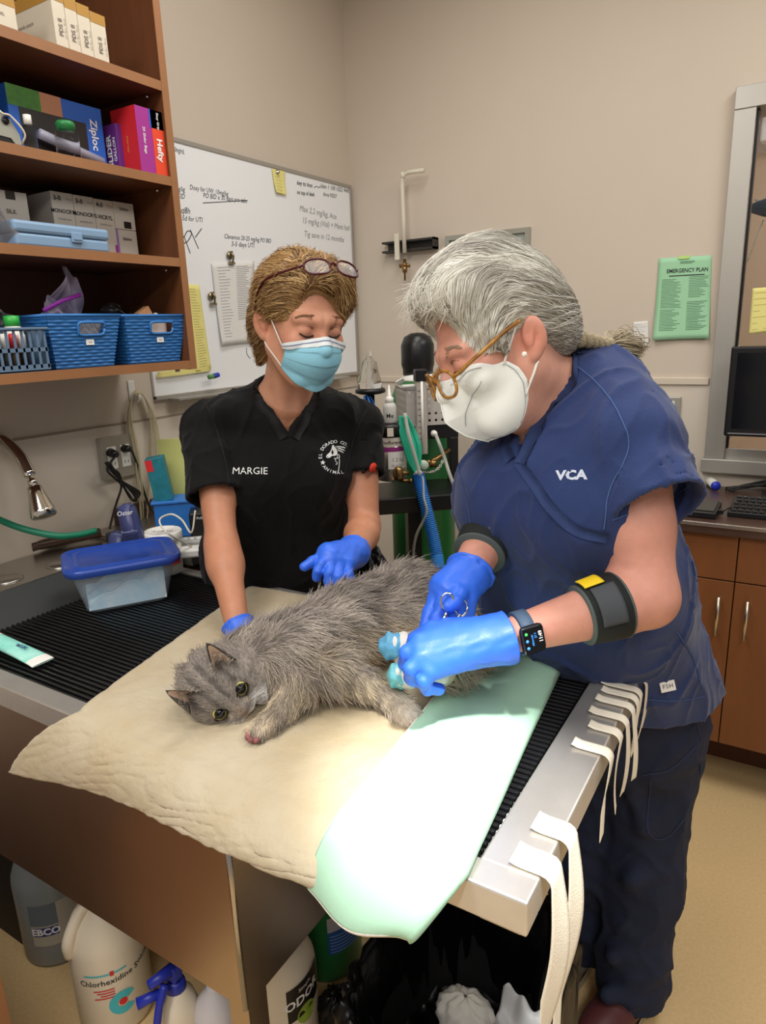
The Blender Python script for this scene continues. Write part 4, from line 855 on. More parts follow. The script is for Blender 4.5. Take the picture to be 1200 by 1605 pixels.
def loft(loops, cap0=True, cap1=True):
    n = len(loops[0]); vs = [v for l in loops for v in l]; fs = []
    for i in range(len(loops)-1):
        for k in range(n): fs.append((i*n+k, i*n+(k+1) % n, (i+1)*n+(k+1) % n, (i+1)*n+k))
    if cap0: fs.append(tuple(range(n-1, -1, -1)))
    if cap1: fs.append(tuple((len(loops)-1)*n+k for k in range(n)))
    return MB().add(vs, fs, True)
hx, hy = Lb/2, Lb*0.37; BH = 0.105
M_boxp = mat('box_plastic', (206, 220, 234), 0.1, alpha=0.30)
loft([rr_loop(hx, hy, 0.025, 0.0), rr_loop(hx+0.002, hy+0.002, 0.027, 0.006), rr_loop(hx+0.026, hy+0.02, 0.035, BH)], True, False).build('box_body', M_boxp, t)
M_lid = mat('translucent_blue_lid', (40, 72, 160), 0.25, alpha=0.92)
LX, LY = hx+0.040, hy+0.033
loft([rr_loop(LX-0.004, LY-0.004, 0.04, BH-0.012), rr_loop(LX, LY, 0.042, BH-0.002), rr_loop(LX-0.001, LY-0.001, 0.042, BH+0.006), rr_loop(LX-0.008, LY-0.008, 0.04, BH+0.008), rr_loop(LX-0.014, LY-0.014, 0.036, BH+0.002), rr_loop(LX-0.022, LY-0.022, 0.03, BH+0.002), rr_loop(LX-0.026, LY-0.026, 0.028, BH+0.007), rr_loop(LX-0.034, LY-0.034, 0.024, BH+0.007), rr_loop(LX-0.037, LY-0.037, 0.022, BH+0.004)], False, True).build('lid', M_lid, t)
gz_f = lambda u, v: c0+ux*((u-0.5)*2*(hx-0.004))+uy*((v-0.5)*2*(hy-0.004))+Z*(0.012+0.062*u+0.010*abs(math.sin(u*9+v*5))+0.006*math.sin(v*14+u*4))
gz_b = lambda p, w: V(p.x, p.y, gz+0.004+(p.z-gz-0.004)*w)
gz_ = MB().grid(gz_f, 30, 20, thick=0.003).grid(lambda u, v: gz_b(gz_f(u, 0.0), v), 30, 4).grid(lambda u, v: gz_b(gz_f(u, 1.0), v), 30, 4).grid(lambda u, v: gz_b(gz_f(0.0, u), v), 20, 4).grid(lambda u, v: gz_b(gz_f(1.0, u), v), 20, 4)
o = gz_.build('gauze_pile', mat('pale_blue_gauze', (150, 206, 234), 0.9, col2=(224, 236, 242), vscale=18)); tag(o, 'pale blue gauze heaped inside the storage box', 'gauze')
p0, p1 = V(*at(-12, 1010, 'z', gz)), V(*at(68, 1040, 'z', gz))
t = thing('ointment_tube', (p0+p1)/2, 'white and mint ointment tube lying on the black grill', 'tube')
d_ = (p1-p0).normalized(); n_ = V(-d_.y, d_.x, 0); L_ = (p1-p0).length
def otube(u, v):
    a = v*2*PI; w_ = 0.017+0.006*u; h_ = 0.0135*(1-u)**0.7+0.0015
    return p0+d_*(u*L_)+n_*(w_*math.cos(a))+Z*(h_*math.sin(a)+h_)
MB().grid(otube, 16, 24).build('tube_body', mat('mint_print', (118, 206, 190), 0.4, col2=(170, 226, 214), vscale=30), t)
MB().grid(lambda u, v: otube(0.88+u*0.12, v)+Z*0.0006, 3, 24).grid(lambda u, v: otube(u*0.16, v)*1.0+Z*0.0006, 3, 24).build('tube_crimp', M_white, t)
mb = MB(); put_text(mb, 'Puralube', 0.016, p0+d_*L_*0.55+n_*0.003+Z*0.0196, d_, n_, 'CENTER', bold=0.02); mb.build('lettering', mat('navy_ink', (36, 66, 120), 0.6), t)
# ------------------------------------------------------------------ anaesthesia machine
m0 = V(*dep(650, 775, 2.1)); RA = YAW+0.16; mu = V(math.cos(RA), math.sin(RA), 0); mv = V(-math.sin(RA), math.cos(RA), 0)
def mp(px, py, back=0.0):
    d_ = Vector(ray(px, py)); o_ = Vector(CAM); n_ = mv; k_ = (m0+mv*back-o_).dot(n_)/d_.dot(n_); return o_+d_*k_
def mbox(mb, a, b, d0, d1, bev=0.0):
    """box spanning pixels a..b on the machine plane, from depth d0 to d1 behind it"""
    A = mp(*a); B = mp(*b); x0 = (A-m0).dot(mu); x1 = (B-m0).dot(mu); T = Matrix.Translation(m0) @ Matrix.Rotation(RA, 4, 'Z')
    return mb.box((min(x0, x1), d0, min(A.z, B.z)-m0.z), (max(x0, x1), d1, max(A.z, B.z)-m0.z), T, bev)
an = thing('anaesthesia_machine', V(m0.x, m0.y, 0), 'black anaesthesia machine with shelf, flow tube and vaporiser', 'machine')
mbox(MB(), (572, 772), (730, 784), -0.10, 0.12, 0.004).build('shelf', M_black, an)
mbox(mbox(MB(), (655, 652), (727, 690), 0.06, 0.10, 0.003), (713, 690), (727, 775), 0.06, 0.10, 0.003).build('back_frame', M_black, an)
x0, x1 = (mp(641, 800)-m0).dot(mu), (mp(662, 800)-m0).dot(mu)
T = Matrix.Translation(V(m0.x, m0.y, 0)) @ Matrix.Rotation(RA, 4, 'Z')
MB().box((x0, 0.02, 0.05), (x1, 0.07, m0.z-0.02), T).build('column', M_black, an)
MB().box((-0.17, -0.08, 0.03), (0.2, 0.22, 0.06), T, bev=0.01).build('base_plate', M_black, an)
ft = mp(660, 650, 0.03)
fm = MB().box((-0.016, -0.012, -0.12), (0.016, 0.02, 0.125), Matrix.Translation(ft) @ Matrix.Rotation(RA, 4, 'Z'), bev=0.003).build('flow_meter', mat('meter_acrylic', (186, 178, 168), 0.15, alpha=0.85), an)
MB().box((-0.018, -0.016, 0.10), (0.018, 0.022, 0.135), Matrix.Translation(ft) @ Matrix.Rotation(RA, 4, 'Z'), bev=0.003).build('meter_cap', M_black, fm)
MB().cyl(ft+V(0, 0, -0.11)-mv*0.014, ft+V(0, 0, 0.1)-mv*0.014, 0.004, n=10).build('meter_tube', M_white, fm)
for k in range(10): MB().box((-0.012, -0.0135, -0.09+k*0.018), (-0.004, -0.0118, -0.088+k*0.018), Matrix.Translation(ft) @ Matrix.Rotation(RA, 4, 'Z')).build('scale_mark', M_inkgrey, fm)
kb = mp(662, 728, 0.0); MB().lathe(kb, [(0.0, 0), (0.013, 0), (0.015, 0.006), (0.015, 0.018), (0.010, 0.022), (0, 0.022)], n=18, axis=tuple(-mv)).build('control_knob', mat('pale_green_knob', (196, 214, 196), 0.4), an)
MB().tube([kb+mv*0.02+V(0, 0, 0.005), mp(675, 725), mp(690, 715, 0.03), mp(703, 705, 0.05)], 0.008, n=10).lathe(mp(673, 727), [(0.0, 0), (0.012, 0), (0.012, 0.02), (0, 0.022)], n=12, axis=tuple(mu)).build('pipe_fitting', M_brass, an)
nb = mp(679, 679, 0.05); MB().lathe(nb, [(0.0, 0), (0.010, 0), (0.010, 0.012), (0.006, 0.014), (0.006, 0.03), (0, 0.03)], n=14, axis=tuple(-mv)).build('hose_nipple', M_white, an)
MB().tube(smooth_path([nb-mv*0.03, mp(688, 695, -0.01), mp(697, 720, -0.02), mp(706, 748, -0.05), mp(722, 785, -0.08), mp(730, 800, -0.09), mp(724, 845, -0.09), mp(713, 875, -0.08)], 8), 0.0055, n=10).build('clear_hose', mat('clear_hose', (200, 200, 192), 0.15, alpha=0.6), an)
mbch = MB(); ch = smooth_path([mp(663, 740, 0.02), mp(676, 740, 0.02), mp(688, 733, 0.03), mp(695, 718, 0.05)], 5)
for k, c_ in enumerate(ch[:-1]):
    d_ = (ch[k+1]-c_); nn = d_.cross(mv).normalized() if k % 2 else mv; dn = d_.normalized(); mbch.tube([c_+dn*(0.007*math.cos(a))+nn*(0.0035*math.sin(a)) for a in [2*PI*j/10 for j in range(11)]], 0.0012, n=5)
mbch.build('chain', M_chrome, an)
# vaporiser canister
vc = mp(614, 752, -0.02); vp = thing('vaporizer', vc, 'silver vaporizer canister with black top and purple band label', 'vaporizer')
sc = 2.1/FPX
Hc = (mp(614, 663, -0.02).z-vc.z)
MB().lathe(vc, [(0.0, 0), (0.030, 0), (0.043, 0.004), (0.045, 0.01), (0.045, Hc*0.80), (0.0, Hc*0.80)], n=36).build('canister', mat('canister_metal', (186, 180, 172), 0.25, metal=0.9), vp)
MB().lathe(vc+Z*Hc*0.80, [(0.047, 0), (0.047, Hc*0.16), (0.044, Hc*0.2), (0.0, Hc*0.2)], n=36).build('dial_cap', M_black, vp)
dv = Vector(-ray(614, 710)); dv.z = 0; dv.normalize(); du = V(-dv.y, dv.x, 0); du = -du if du.dot(Vector(_r0)) < 0 else du
def wrap(r, a0, a1, z0_, z1_, c=vc): return lambda u, v: c+du*(r*math.sin(a0+(a1-a0)*u))+dv*(r*math.cos(a0+(a1-a0)*u))+Z*(z0_+(z1_-z0_)*v)
MB().grid(wrap(0.0455, -1.2, 1.2, Hc*0.54, Hc*0.62), 16, 1).build('label_band', mat('purple_band', (140, 44, 120), 0.5), vp)
MB().grid(wrap(0.0455, -0.2, 1.2, Hc*0.24, Hc*0.54), 12, 1).build('label_paper', M_paper, vp)
MB().grid(wrap(0.0455, -1.2, 1.2, Hc*0.63, Hc*0.78), 16, 1).build('label_paper', mat('label_beige', (206, 196, 184), 0.6), vp)
def curved_text(s, size, r, z, m_, parent, c, a=0.0, bold=0.0):
    vs_, fs_ = text_geo(s, size, 'CENTER', bold=bold); MB().add([c+du*(r*math.sin(a+v.x/r))+dv*(r*math.cos(a+v.x/r))+Z*(z+v.y) for v in vs_], fs_).build('lettering', m_, parent)
curved_text('Isoflurane', 0.014, 0.0462, Hc*0.70, M_ink, vp, vc, 0.1, 0.01); curved_text('1.2 kg', 0.016, 0.0462, Hc*0.40, M_inkgrey, vp, vc, 0.45); curved_text('20-10-2021', 0.009, 0.0462, Hc*0.30, M_inkgrey, vp, vc, 0.45)
p_ = vc+dv*0.048+Z*Hc*0.88; MB().box((-0.009, -0.002, -0.012), (0.009, 0.002, 0.012), Matrix.Translation(p_) @ Matrix.Rotation(math.atan2(dv.y, dv.x)+PI/2, 4, 'Z')).build('label_sticker', M_offwhite, vp)
vb = vc+dv*0.05+du*0.02
MB().lathe(vb+Z*0.012, [(0.0, 0), (0.014, 0), (0.016, 0.006), (0.014, 0.03), (0.010, 0.036), (0, 0.036)], n=18).tube([vb+Z*0.03, vb+du*0.03+Z*0.03], 0.006, n=10).tube([vb+Z*0.008, vb+du*0.035+Z*0.006], 0.005, n=10).lathe(vb+du*0.036+Z*0.006-Z*0.007, [(0, 0), (0.007, 0.001), (0.008, 0.007), (0.005, 0.013), (0, 0.014)], n=12).build('valve', M_brass, vp)
# squeeze bottle on the vaporiser
b = vc+Z*(Hc*1.0+0.001); t = thing('nozzle_bottle', b, 'translucent nozzle bottle marked in black pen on the vaporizer', 'bottle'); M_ldpe = mat('ldpe', (206, 204, 198), 0.35, alpha=0.9)
MB().lathe(b, [(0.0, 0), (0.018, 0), (0.0195, 0.004), (0.0195, 0.045), (0.017, 0.055), (0.010, 0.060)], n=24).build('bottle_body', M_ldpe, t)
MB().lathe(b+Z*0.058, [(0.0125, 0), (0.0125, 0.014), (0.009, 0.017), (0.006, 0.02), (0.0015, 0.052), (0, 0.052)], n=18).build('nozzle', M_white, t)
curved_text('Me', 0.018, 0.020, 0.022, M_ink, t, b, 0.0, 0.01)
# glass flask on black stand with blue rags
b = mp(580, 608, 0.05); t = thing('bell_flask', b, 'clear glass bell flask on a round black stand', 'flask')
MB().lathe(b, [(0.036, 0.0), (0.034, 0.02), (0.026, 0.05), (0.021, 0.075), (0.010, 0.086), (0.007, 0.09), (0.007, 0.104), (0.009, 0.106)], n=28).build('flask_body', M_glass, t)
MB().lathe(b+Z*0.002, [(0.011, 0), (0.011, 0.05), (0.006, 0.055), (0.006, 0.075), (0, 0.076)], n=16).build('inner_tube', M_clearp, t)
t2 = thing('flask_stand', b-Z*0.02, 'black round stand with a post under the glass flask', 'stand')
MB().lathe(b-Z*0.018, [(0.0, 0), (0.03, 0), (0.045, 0.004), (0.046, 0.012), (0.042, 0.017), (0.0, 0.0172)], n=28).build('stand_plate', M_black, t2)
MB().cyl(V(b.x, b.y, m0.z+0.005), b-Z*0.018, 0.012, n=14).build('stand_post', M_black, t2)
o = MB().grid(lambda u, v: b+du*(-0.02+0.02*u+0.045*v*u+0.012*v)+dv*(0.022+0.012*math.sin(u*14)+0.01*v)+Z*(-0.02-0.115*v), 24, 10, thick=0.0012).build('blue_rag', mat('blue_rag', (60, 130, 205), 0.5)); tag(o, 'folded blue wrap hanging under the glass flask', 'cloth')
# teal bag and blue corrugated hose
ha = [mp(655, 745, -0.08), mp(662, 775, -0.11), mp(672, 815, -0.13), mp(680, 850, -0.15), mp(686, 885, -0.17), mp(692, 935, -0.20), mp(697, 985, -0.22)]
hp = smooth_path(ha, 30); hr = [0.0155+0.0022*math.sin(k*2*PI/3.0) for k in range(len(hp))]
for k in range(len(hp)):
    if 0.62 < k/len(hp) < 0.70: hr[k] = 0.0165
t = thing('breathing_hose', ha[0], 'blue corrugated breathing hose hanging from the machine', 'hose')
hose_pts = smooth_path(ha, 60); hr = [(0.0172+0.0022*math.sin(k*2*PI/5.0)) if not 0.60 < k/len(hose_pts) < 0.68 else 0.0190 for k in range(len(hose_pts))]
MB().tube(hose_pts, hr, n=14).build('hose_body', mat('hose_blue', (46, 126, 206), 0.4), t)
MB().tube([ha[0]-(ha[1]-ha[0]).normalized()*0.02, ha[0]], [0.009, 0.016], n=14).build('hose_connector', M_white, t)
MB().tube(smooth_path([ha[0], mp(662, 750, -0.1), mp(664, 780, -0.13), mp(668, 805, -0.14), mp(652, 840, -0.12), mp(648, 875, -0.10), mp(657, 905, -0.10), mp(675, 915, -0.12), mp(690, 914, -0.16)], 8), 0.004, n=8).build('sample_line', MATS['clear_hose'], t)
tbm = MB(); rr = random.Random(12)
for k in range(9):
    o1 = -11+2.6*k+rr.uniform(-2, 2); tbm.tube(smooth_path([mp(632+o1*0.4, 652, -0.05-0.002*k), mp(638+o1, 675, -0.06), mp(646+o1*1.1, 700, -0.07), mp(649+o1*0.8, 722, -0.075), mp(653+o1*0.2, 742, -0.08)], 6), 0.0052, n=7)
t = thing('breathing_bag', mp(640, 740, -0.07), 'folded teal green tubing hanging above the blue hose', 'tubing'); tbm.build('tube_folds', mat('teal_tubing', (42, 172, 138), 0.35), t)
MB().tube(smooth_path([mp(634, 648, -0.06), mp(640, 680, -0.085), mp(650, 715, -0.1), mp(658, 745, -0.11)], 6), 0.006, n=8).build('clear_sleeve', MATS['clear_hose'], t)
# perforated tray with pen
pb0 = m0+mv*0.04; t = thing('perforated_tray', mp(680, 665, 0.08), 'grey perforated metal tray on the machine frame', 'tray'); M_tray = mat('grey_tray', (178, 172, 166), 0.45)
A = mp(634, 612, 0.05); zt0, zb0 = mp(680, 608, 0.05).z, mp(680, 664, 0.05).z; xa, xb_ = (mp(636, 612, 0.05)-m0).dot(mu), (mp(728, 612, 0.05)-m0).dot(mu)
T = Matrix.Translation(V(m0.x, m0.y, 0)) @ Matrix.Rotation(RA, 4, 'Z')
fw = MB(); nx, nzr = 13, 6; vs_ = []; 
def hole_panel(mb, x0, x1, z0_, z1_, y, nx, nz, r, T, axis='x'):
    dx, dz = (x1-x0)/nx, (z1_-z0_)/nz
    for i in range(nx):
        for j in range(nz):
            cx1, cz1 = x0+(i+0.5)*dx, z0_+(j+0.5)*dz; sq = []; ci = []
            for k in range(8):
                a = 2*PI*k/8+PI/8; ci.append((cx1+r*math.cos(a), cz1+r*math.sin(a))); m_ = max(abs(math.cos(a)), abs(math.sin(a))); sq.append((cx1+dx/2*math.cos(a)/m_, cz1+dz/2*math.sin(a)/m_))
            sq2 = sq
            P3 = lambda q_: (T @ V(q_[0], y, q_[1])) if axis == 'x' else (T @ V(y, q_[0], q_[1]))
            hx_, hz_ = dx/2, dz/2
            mb.add([P3(q_) for q_ in ci]+[P3(q_) for q_ in sq2]+[P3((cx1+hx_, cz1+hz_)), P3((cx1-hx_, cz1+hz_)), P3((cx1-hx_, cz1-hz_)), P3((cx1+hx_, cz1-hz_))], [(k, 8+k, 8+(k+1) % 8, (k+1) % 8) for k in range(8)]+[(8, 16, 9), (10, 17, 11), (12, 18, 13), (14, 19, 15)])
hole_panel(fw, xa, xb_, zb0, zt0, 0.05, 9, 5, 0.0042, T); fw.build('front_panel', M_tray, t)
sw = MB(); hole_panel(sw, 0.05, 0.22, zb0, zt0, xa, 8, 5, 0.0042, T, 'y'); sw.build('side_panel', M_tray, t)
MB().box((xa, 0.05, zb0-0.004), (xb_, 0.22, zb0), T).box((xa, 0.219, zb0), (xb_, 0.222, zt0), T).build('tray_floor', M_tray, t)
MB().tube([T @ V(xa, 0.05, zt0), T @ V(xb_, 0.05, zt0)], 0.003, n=8).tube([T @ V(xa, 0.05, zt0), T @ V(xa, 0.22, zt0)], 0.003, n=8).build('rim', M_tray, t)
pn = thing('marker_pen', T @ V(xa, 0.04, zt0+0.006), 'white marker with blue cap lying on the tray rim', 'marker')
MB().cyl(T @ V(xa-0.012, 0.046, zt0+0.009), T @ V(xa+0.07, 0.052, zt0+0.010), 0.0055, n=12).build('pen_body', M_white, pn)
MB().cyl(T @ V(xa+0.07, 0.052, zt0+0.010), T @ V(xa+0.10, 0.054, zt0+0.0105), 0.006, n=12).build('cap', MATS['royal_blue_plastic'], pn)
# oxygen cylinder
oc_ = V(*dep(660, 640, 2.42)); R0 = 0.115; t = thing('oxygen_cylinder', V(oc_.x, oc_.y, 0), 'tall green oxygen cylinder with black cap behind the machine', 'gas cylinder')
ztk = float(dep(650, 590, 2.42)[2])
MB().lathe((oc_.x, oc_.y, 0), [(0.0, 0.0), (R0*0.92, 0.0), (R0, 0.02), (R0, ztk-0.13), (R0*0.95, ztk-0.08), (R0*0.8, ztk-0.035), (R0*0.55, ztk-0.008), (R0*0.5, ztk)], n=40).build('cylinder_body', mat('oxygen_green', (34, 104, 52), 0.35, var=0.08, vscale=5), t)
MB().lathe((oc_.x, oc_.y, ztk-0.012), [(R0*0.60, 0), (R0*0.60, 0.006), (R0*0.5, 0.018), (R0*0.46, 0.022)], n=32).build('neck_ring', M_white, t)
MB().lathe((oc_.x-0.01, oc_.y, ztk+0.008), [(R0*0.46, 0), (R0*0.46, 0.02), (R0*0.5, 0.035), (R0*0.5, 0.10), (R0*0.40, 0.128), (R0*0.2, 0.14), (0, 0.142)], n=32).build('valve_cap', M_black, t)
stk = V(*dep(627, 598, 2.33)); MB().box((-0.014, -0.002, -0.009), (0.014, 0.002, 0.009), Matrix.Translation(stk) @ Matrix.Rotation(YAW, 4, 'Z') @ Matrix.Rotation(-0.5, 4, 'Y') @ Matrix.Rotation(0.7, 4, 'X')).build('label_sticker', M_white, t)
# crumpled black bag behind the cat
def crumple(name, label, c, rx, ry, rz, seed, m_, cat='bag', n1=46, n2=30, amp=0.16, open_top=False):
    r = random.Random(seed); W_ = [(r.uniform(3, 15), r.uniform(3, 15), r.uniform(0, 6.28)) for _ in range(9)]
    def f(u, v):
        a = u*2*PI; b_ = v*PI*0.98; k_ = 1.0
        for (p1, p2, ph) in W_: k_ += amp*0.3*math.sin(round(p1)*a+ph)*math.sin(p2*b_+ph*2)
        k_ += amp*0.5*abs(math.sin(a*11+b_*7))*0.6
        return (c[0]+rx*k_*math.cos(a)*math.sin(b_), c[1]+ry*k_*math.sin(a)*math.sin(b_), c[2]-rz*math.cos(b_)*k_)
    o = MB().grid(f, n1, n2).build(name, m_); tag(o, label, cat); return o
M_bag = mat('black_bin_liner', (9, 9, 10), 0.32, spec=0.3, bump=1.0, bscale=28)
c = V(*dep(608, 905, 1.95))
crumple('waste_sack', 'crumpled black sack on the floor behind the cat', (c.x-0.02, c.y-0.06, 0.40), 0.15, 0.12, c.z-0.40+0.075, 5, M_bag, amp=0.07)
# ------------------------------------------------------------------ on the right worktop
zc = zt
mc = V(*at(1143, 545, 'y', YB-0.18)); t = thing('computer_monitor', (mc.x+0.25, YB-0.15, zc), 'black flat monitor standing before the window', 'monitor')
mx0 = float(at(1137, 640, 'y', YB-0.2)[0]); mz0, mz1 = float(at(1170, 685, 'y', YB-0.2)[2]), float(at(1170, 543, 'y', YB-0.2)[2])
Tm = Matrix.Translation(V(mx0, YB-0.2, 0)) @ Matrix.Rotation(0.05, 4, 'Z')
MB().box((0, 0, mz0), (0.5, 0.035, mz1), Tm, bev=0.006).build('bezel', M_black, t)
MB().box((0.02, -0.001, mz0+0.026), (0.48, 0.001, mz1-0.02), Tm).build('screen', mat('screen_glass', (16, 16, 18), 0.12), t)
MB().box((0.21, 0.03, zc+0.01), (0.29, 0.06, mz0+0.1), Tm).box((0.13, -0.04, zc), (0.37, 0.13, zc+0.012), Tm, bev=0.004).build('monitor_stand', M_black, t)
MB().box((0.012, -0.003, mz0+0.008), (0.3, -0.001, mz0+0.012), Tm).build('bezel_line', M_inkgrey, t)
kq = [V(*at(x_, y_, 'z', zc+0.02)) for x_, y_ in ((1142, 775), (1138, 800))]
kx0, ky0 = kq[1].x+0.003, kq[1].y; t = thing('keyboard', (kx0+0.2, ky0+0.06, zc), 'black keyboard on the dark worktop', 'keyboard')
kd = max(0.11, (kq[0]-kq[1]).length)
MB().box((kx0, ky0, zc+0.0005), (kx0+0.42, ky0+kd, zc+0.018), bev=0.003).build('keyboard_base', M_black, t)
kk = MB().box((-0.0075, -0.0075, 0), (0.0075, 0.0075, 0.006), bev=0.0015).mesh(); kk.materials.append(mat('key_plastic', (40, 39, 40), 0.5))
for r_ in range(5):
    for c_ in range(15):
        x_, y_ = kx0+0.016+c_*0.019+(r_ % 2)*0.004, ky0+0.016+r_*(kd-0.03)/4.2
        o = bpy.data.objects.new('key', kk); COL.objects.link(o); o.parent = t; o.location = V(x_, y_, zc+0.018)-t.location
tq = V(*at(1080, 800, 'z', zc+0.02)); tq2 = V(*at(1122, 805, 'z', zc+0.02))
t = thing('laptop_dock', (tq.x, tq.y, zc), 'flat black dock with a short cable beside the keyboard', 'dock')
MB().box((tq2.x-0.22, tq2.y-0.0, zc+0.0005), (tq2.x, tq2.y+0.15, zc+0.022), bev=0.004).build('dock_base', M_black, t)
MB().box((tq2.x-0.21, tq2.y+0.01, zc+0.022), (tq2.x-0.008, tq2.y+0.14, zc+0.026), bev=0.001).build('dock_top', mat('dark_grey_plastic', (62, 58, 54), 0.4), t)
MB().box((tq2.x, tq2.y+0.05, zc+0.006), (tq2.x+0.014, tq2.y+0.065, zc+0.018)).tube(smooth_path([V(tq2.x+0.012, tq2.y+0.058, zc+0.012), V(tq2.x+0.03, tq2.y+0.09, zc+0.02), V(tq2.x+0.055, tq2.y+0.11, zc+0.01)], 6), 0.002, n=6).build('cable', M_black, t)
q = V(*at(1117, 757, 'z', zc+0.012)); t = thing('label_roll', q, 'white roll with a deep blue end on the worktop', 'roll')
a_ = V(*at(1103, 745, 'z', zc+0.017)); b_ = V(*at(1121, 761, 'z', zc+0.017)); a_.z = b_.z = zc+0.0165
MB().cyl(a_, b_, 0.0155, n=22).build('roll_body', M_white, t)
MB().cyl(b_, b_+(b_-a_).normalized()*0.006, 0.016, n=22).build('cap', MATS['royal_blue_plastic'], t)
# grey desk device
q = V(*at(1088, 735, 'z', zc)); t = thing('desk_phone_base', (q.x, YB-0.28, zc), 'grey vented desk device with lilac screen by the shoulder', 'device')
MB().prism([(0, 0), (0.10, 0), (0.105, 0.06), (0.085, 0.17), (0.07, 0.195), (0.0, 0.195)], (q.x-0.085, YB-0.30, zc), X, Z, Y*0.14).build('device_body', mat('cool_grey_plastic', (150, 154, 158), 0.45), t)
MB().box((q.x-0.08, YB-0.303, zc+0.09), (q.x-0.018, YB-0.299, zc+0.18)).build('screen', mat('lilac_screen', (110, 122, 190), 0.3), t)
for k in range(6): MB().box((q.x-0.008, YB-0.303, zc+0.085+k*0.013), (q.x+0.004, YB-0.299, zc+0.09+k*0.013)).build('vent_slot', mat('vent_dark', (80, 82, 86), 0.5), t)
q = V(*at(1110, 735, 'z', zc)); o = MB().grid(lambda u, v: (q.x-0.04+0.05*u, YB-0.19+0.05*v, zc+0.002+0.07*(1-u)*(1-v*0.3)), 8, 8, thick=0.0008).build('leaning_note', mat('pale_green_paper', (206, 214, 160), 0.8)); tag(o, 'pale green slip leaning against the desk device', 'paper')
cbm = MB(); rr = random.Random(3)
for k in range(7):
    y_ = YB-0.05-rr.uniform(0, 0.05); cbm.tube(smooth_path([(-0.22+rr.uniform(0, 0.03), y_, zc+0.006), (-0.15, y_+rr.uniform(-0.02, 0.02), zc+0.01+rr.uniform(0, 0.02)), (-0.06, y_, zc+0.02+rr.uniform(0, 0.03)), (0.05, y_, zc+0.02), (0.2, y_, zc+0.008)], 6), 0.0035, n=6)
t = thing('cable_tangle', (-0.05, YB-0.08, zc), 'tangle of black cables lying under the window sill', 'cables'); cbm.build('cable_bundle', M_black, t)
# ------------------------------------------------------------------ bottles on the floor under the table
def floor_pt(px, py, y): return at(px, py, 'y', y)
def jug(name, label, px, yc, R_, H_, m_, neck=0.02, cap=None, handle=True, cat='jug', sq=1.0):
    x_ = float(at(px, 1520, 'y', yc)[0]); b = V(x_, yc, 0.0); t = thing(name, b, label, cat)
    MB().lathe(b, [(0.0, 0), (R_*0.93, 0), (R_, 0.012), (R_, H_*0.64), (R_*0.97, H_*0.70), (R_*0.80, H_*0.82), (R_*0.45, H_*0.92), (neck, H_*0.95), (neck, H_)], n=36).build('jug_body', m_, t)
    if handle: MB().tube(smooth_path([b+V(-R_*0.2, -R_*0.95, H_*0.64), b+V(-R_*0.12, -R_*0.98, H_*0.76), b+V(-R_*0.08, -R_*0.62, H_*0.9), b+V(0, -neck, H_*0.95)], 6), 0.013, n=12).build('handle', m_, t)
    if cap: MB().lathe(b+Z*H_, [(neck*1.25, -0.012), (neck*1.25, 0.012), (neck, 0.016), (0, 0.016)], n=22).build('cap', cap, t)
    return t, b
M_hdpe = mat('milky_plastic', (222, 212, 192), 0.4, sss=0.0); M_hdpe2 = mat('clear_grey_plastic', (150, 158, 160), 0.25, alpha=0.85); M_grn = mat('green_plastic', (40, 118, 62), 0.3)
def onj(b, R_, px0, px1, py0, py1):
    """angles and heights on a round jug seen at pixels"""
    dv_ = Vector(-ray((px0+px1)/2, (py0+py1)/2)); dv_.z = 0; dv_.normalize(); return dv_
def jlabel(t, b, R_, a0, a1, z0_, z1_, m_, name='label_paper', n=14, tilt=0.0):
    MB().grid(lambda u, v: b+fu*(R_*math.sin(a0+(a1-a0)*u))+fv*(R_*math.cos(a0+(a1-a0)*u))+Z*(z0_+(z1_-z0_)*v+tilt*u), n, 2).build(name, m_, t)
def jtext(t, b, R_, s, size, a, z_, m_, bold=0.0, align='CENTER', shear=0.0, slope=0.0):
    vs_, fs_ = text_geo(s, size, align, bold=bold, shear=shear); MB().add([b+fu*(R_*math.sin(a+v.x/R_))+fv*(R_*math.cos(a+v.x/R_))+Z*(z_+v.y+slope*v.x) for v in vs_], fs_).build('lettering', m_, t)
fv = Vector((-_f[0], -_f[1], 0)).normalized(); fu = Vector(_r0)
# 1 grey blue bottle
t, b = jug('cleaner_jug', 'dull grey cleaner jug with blue label at far left under the tub', 106, 0.76, 0.085, 0.34, M_hdpe2, handle=False)
f_a = math.atan2(-b.x, b.y)*0; 
def face_dir(b):
    d_ = Vector(CAM)-b; d_.z = 0; d_.normalize(); return d_
fv = face_dir(b); fu = V(-fv.y, fv.x, 0)
jlabel(t, b, 0.0860, -0.75, 0.9, 0.07, 0.19, mat('label_dull', (176, 172, 158), 0.7)); jlabel(t, b, 0.0865, -0.7, -0.02, 0.10, 0.125, mat('label_blue', (34, 52, 120), 0.6)); jlabel(t, b, 0.0864, -0.75, 0.0, 0.13, 0.19, mat('label_slate', (104, 116, 124), 0.6))
jtext(t, b, 0.0868, 'EBCO', 0.026, -0.36, 0.112, M_whitep, 0.04)
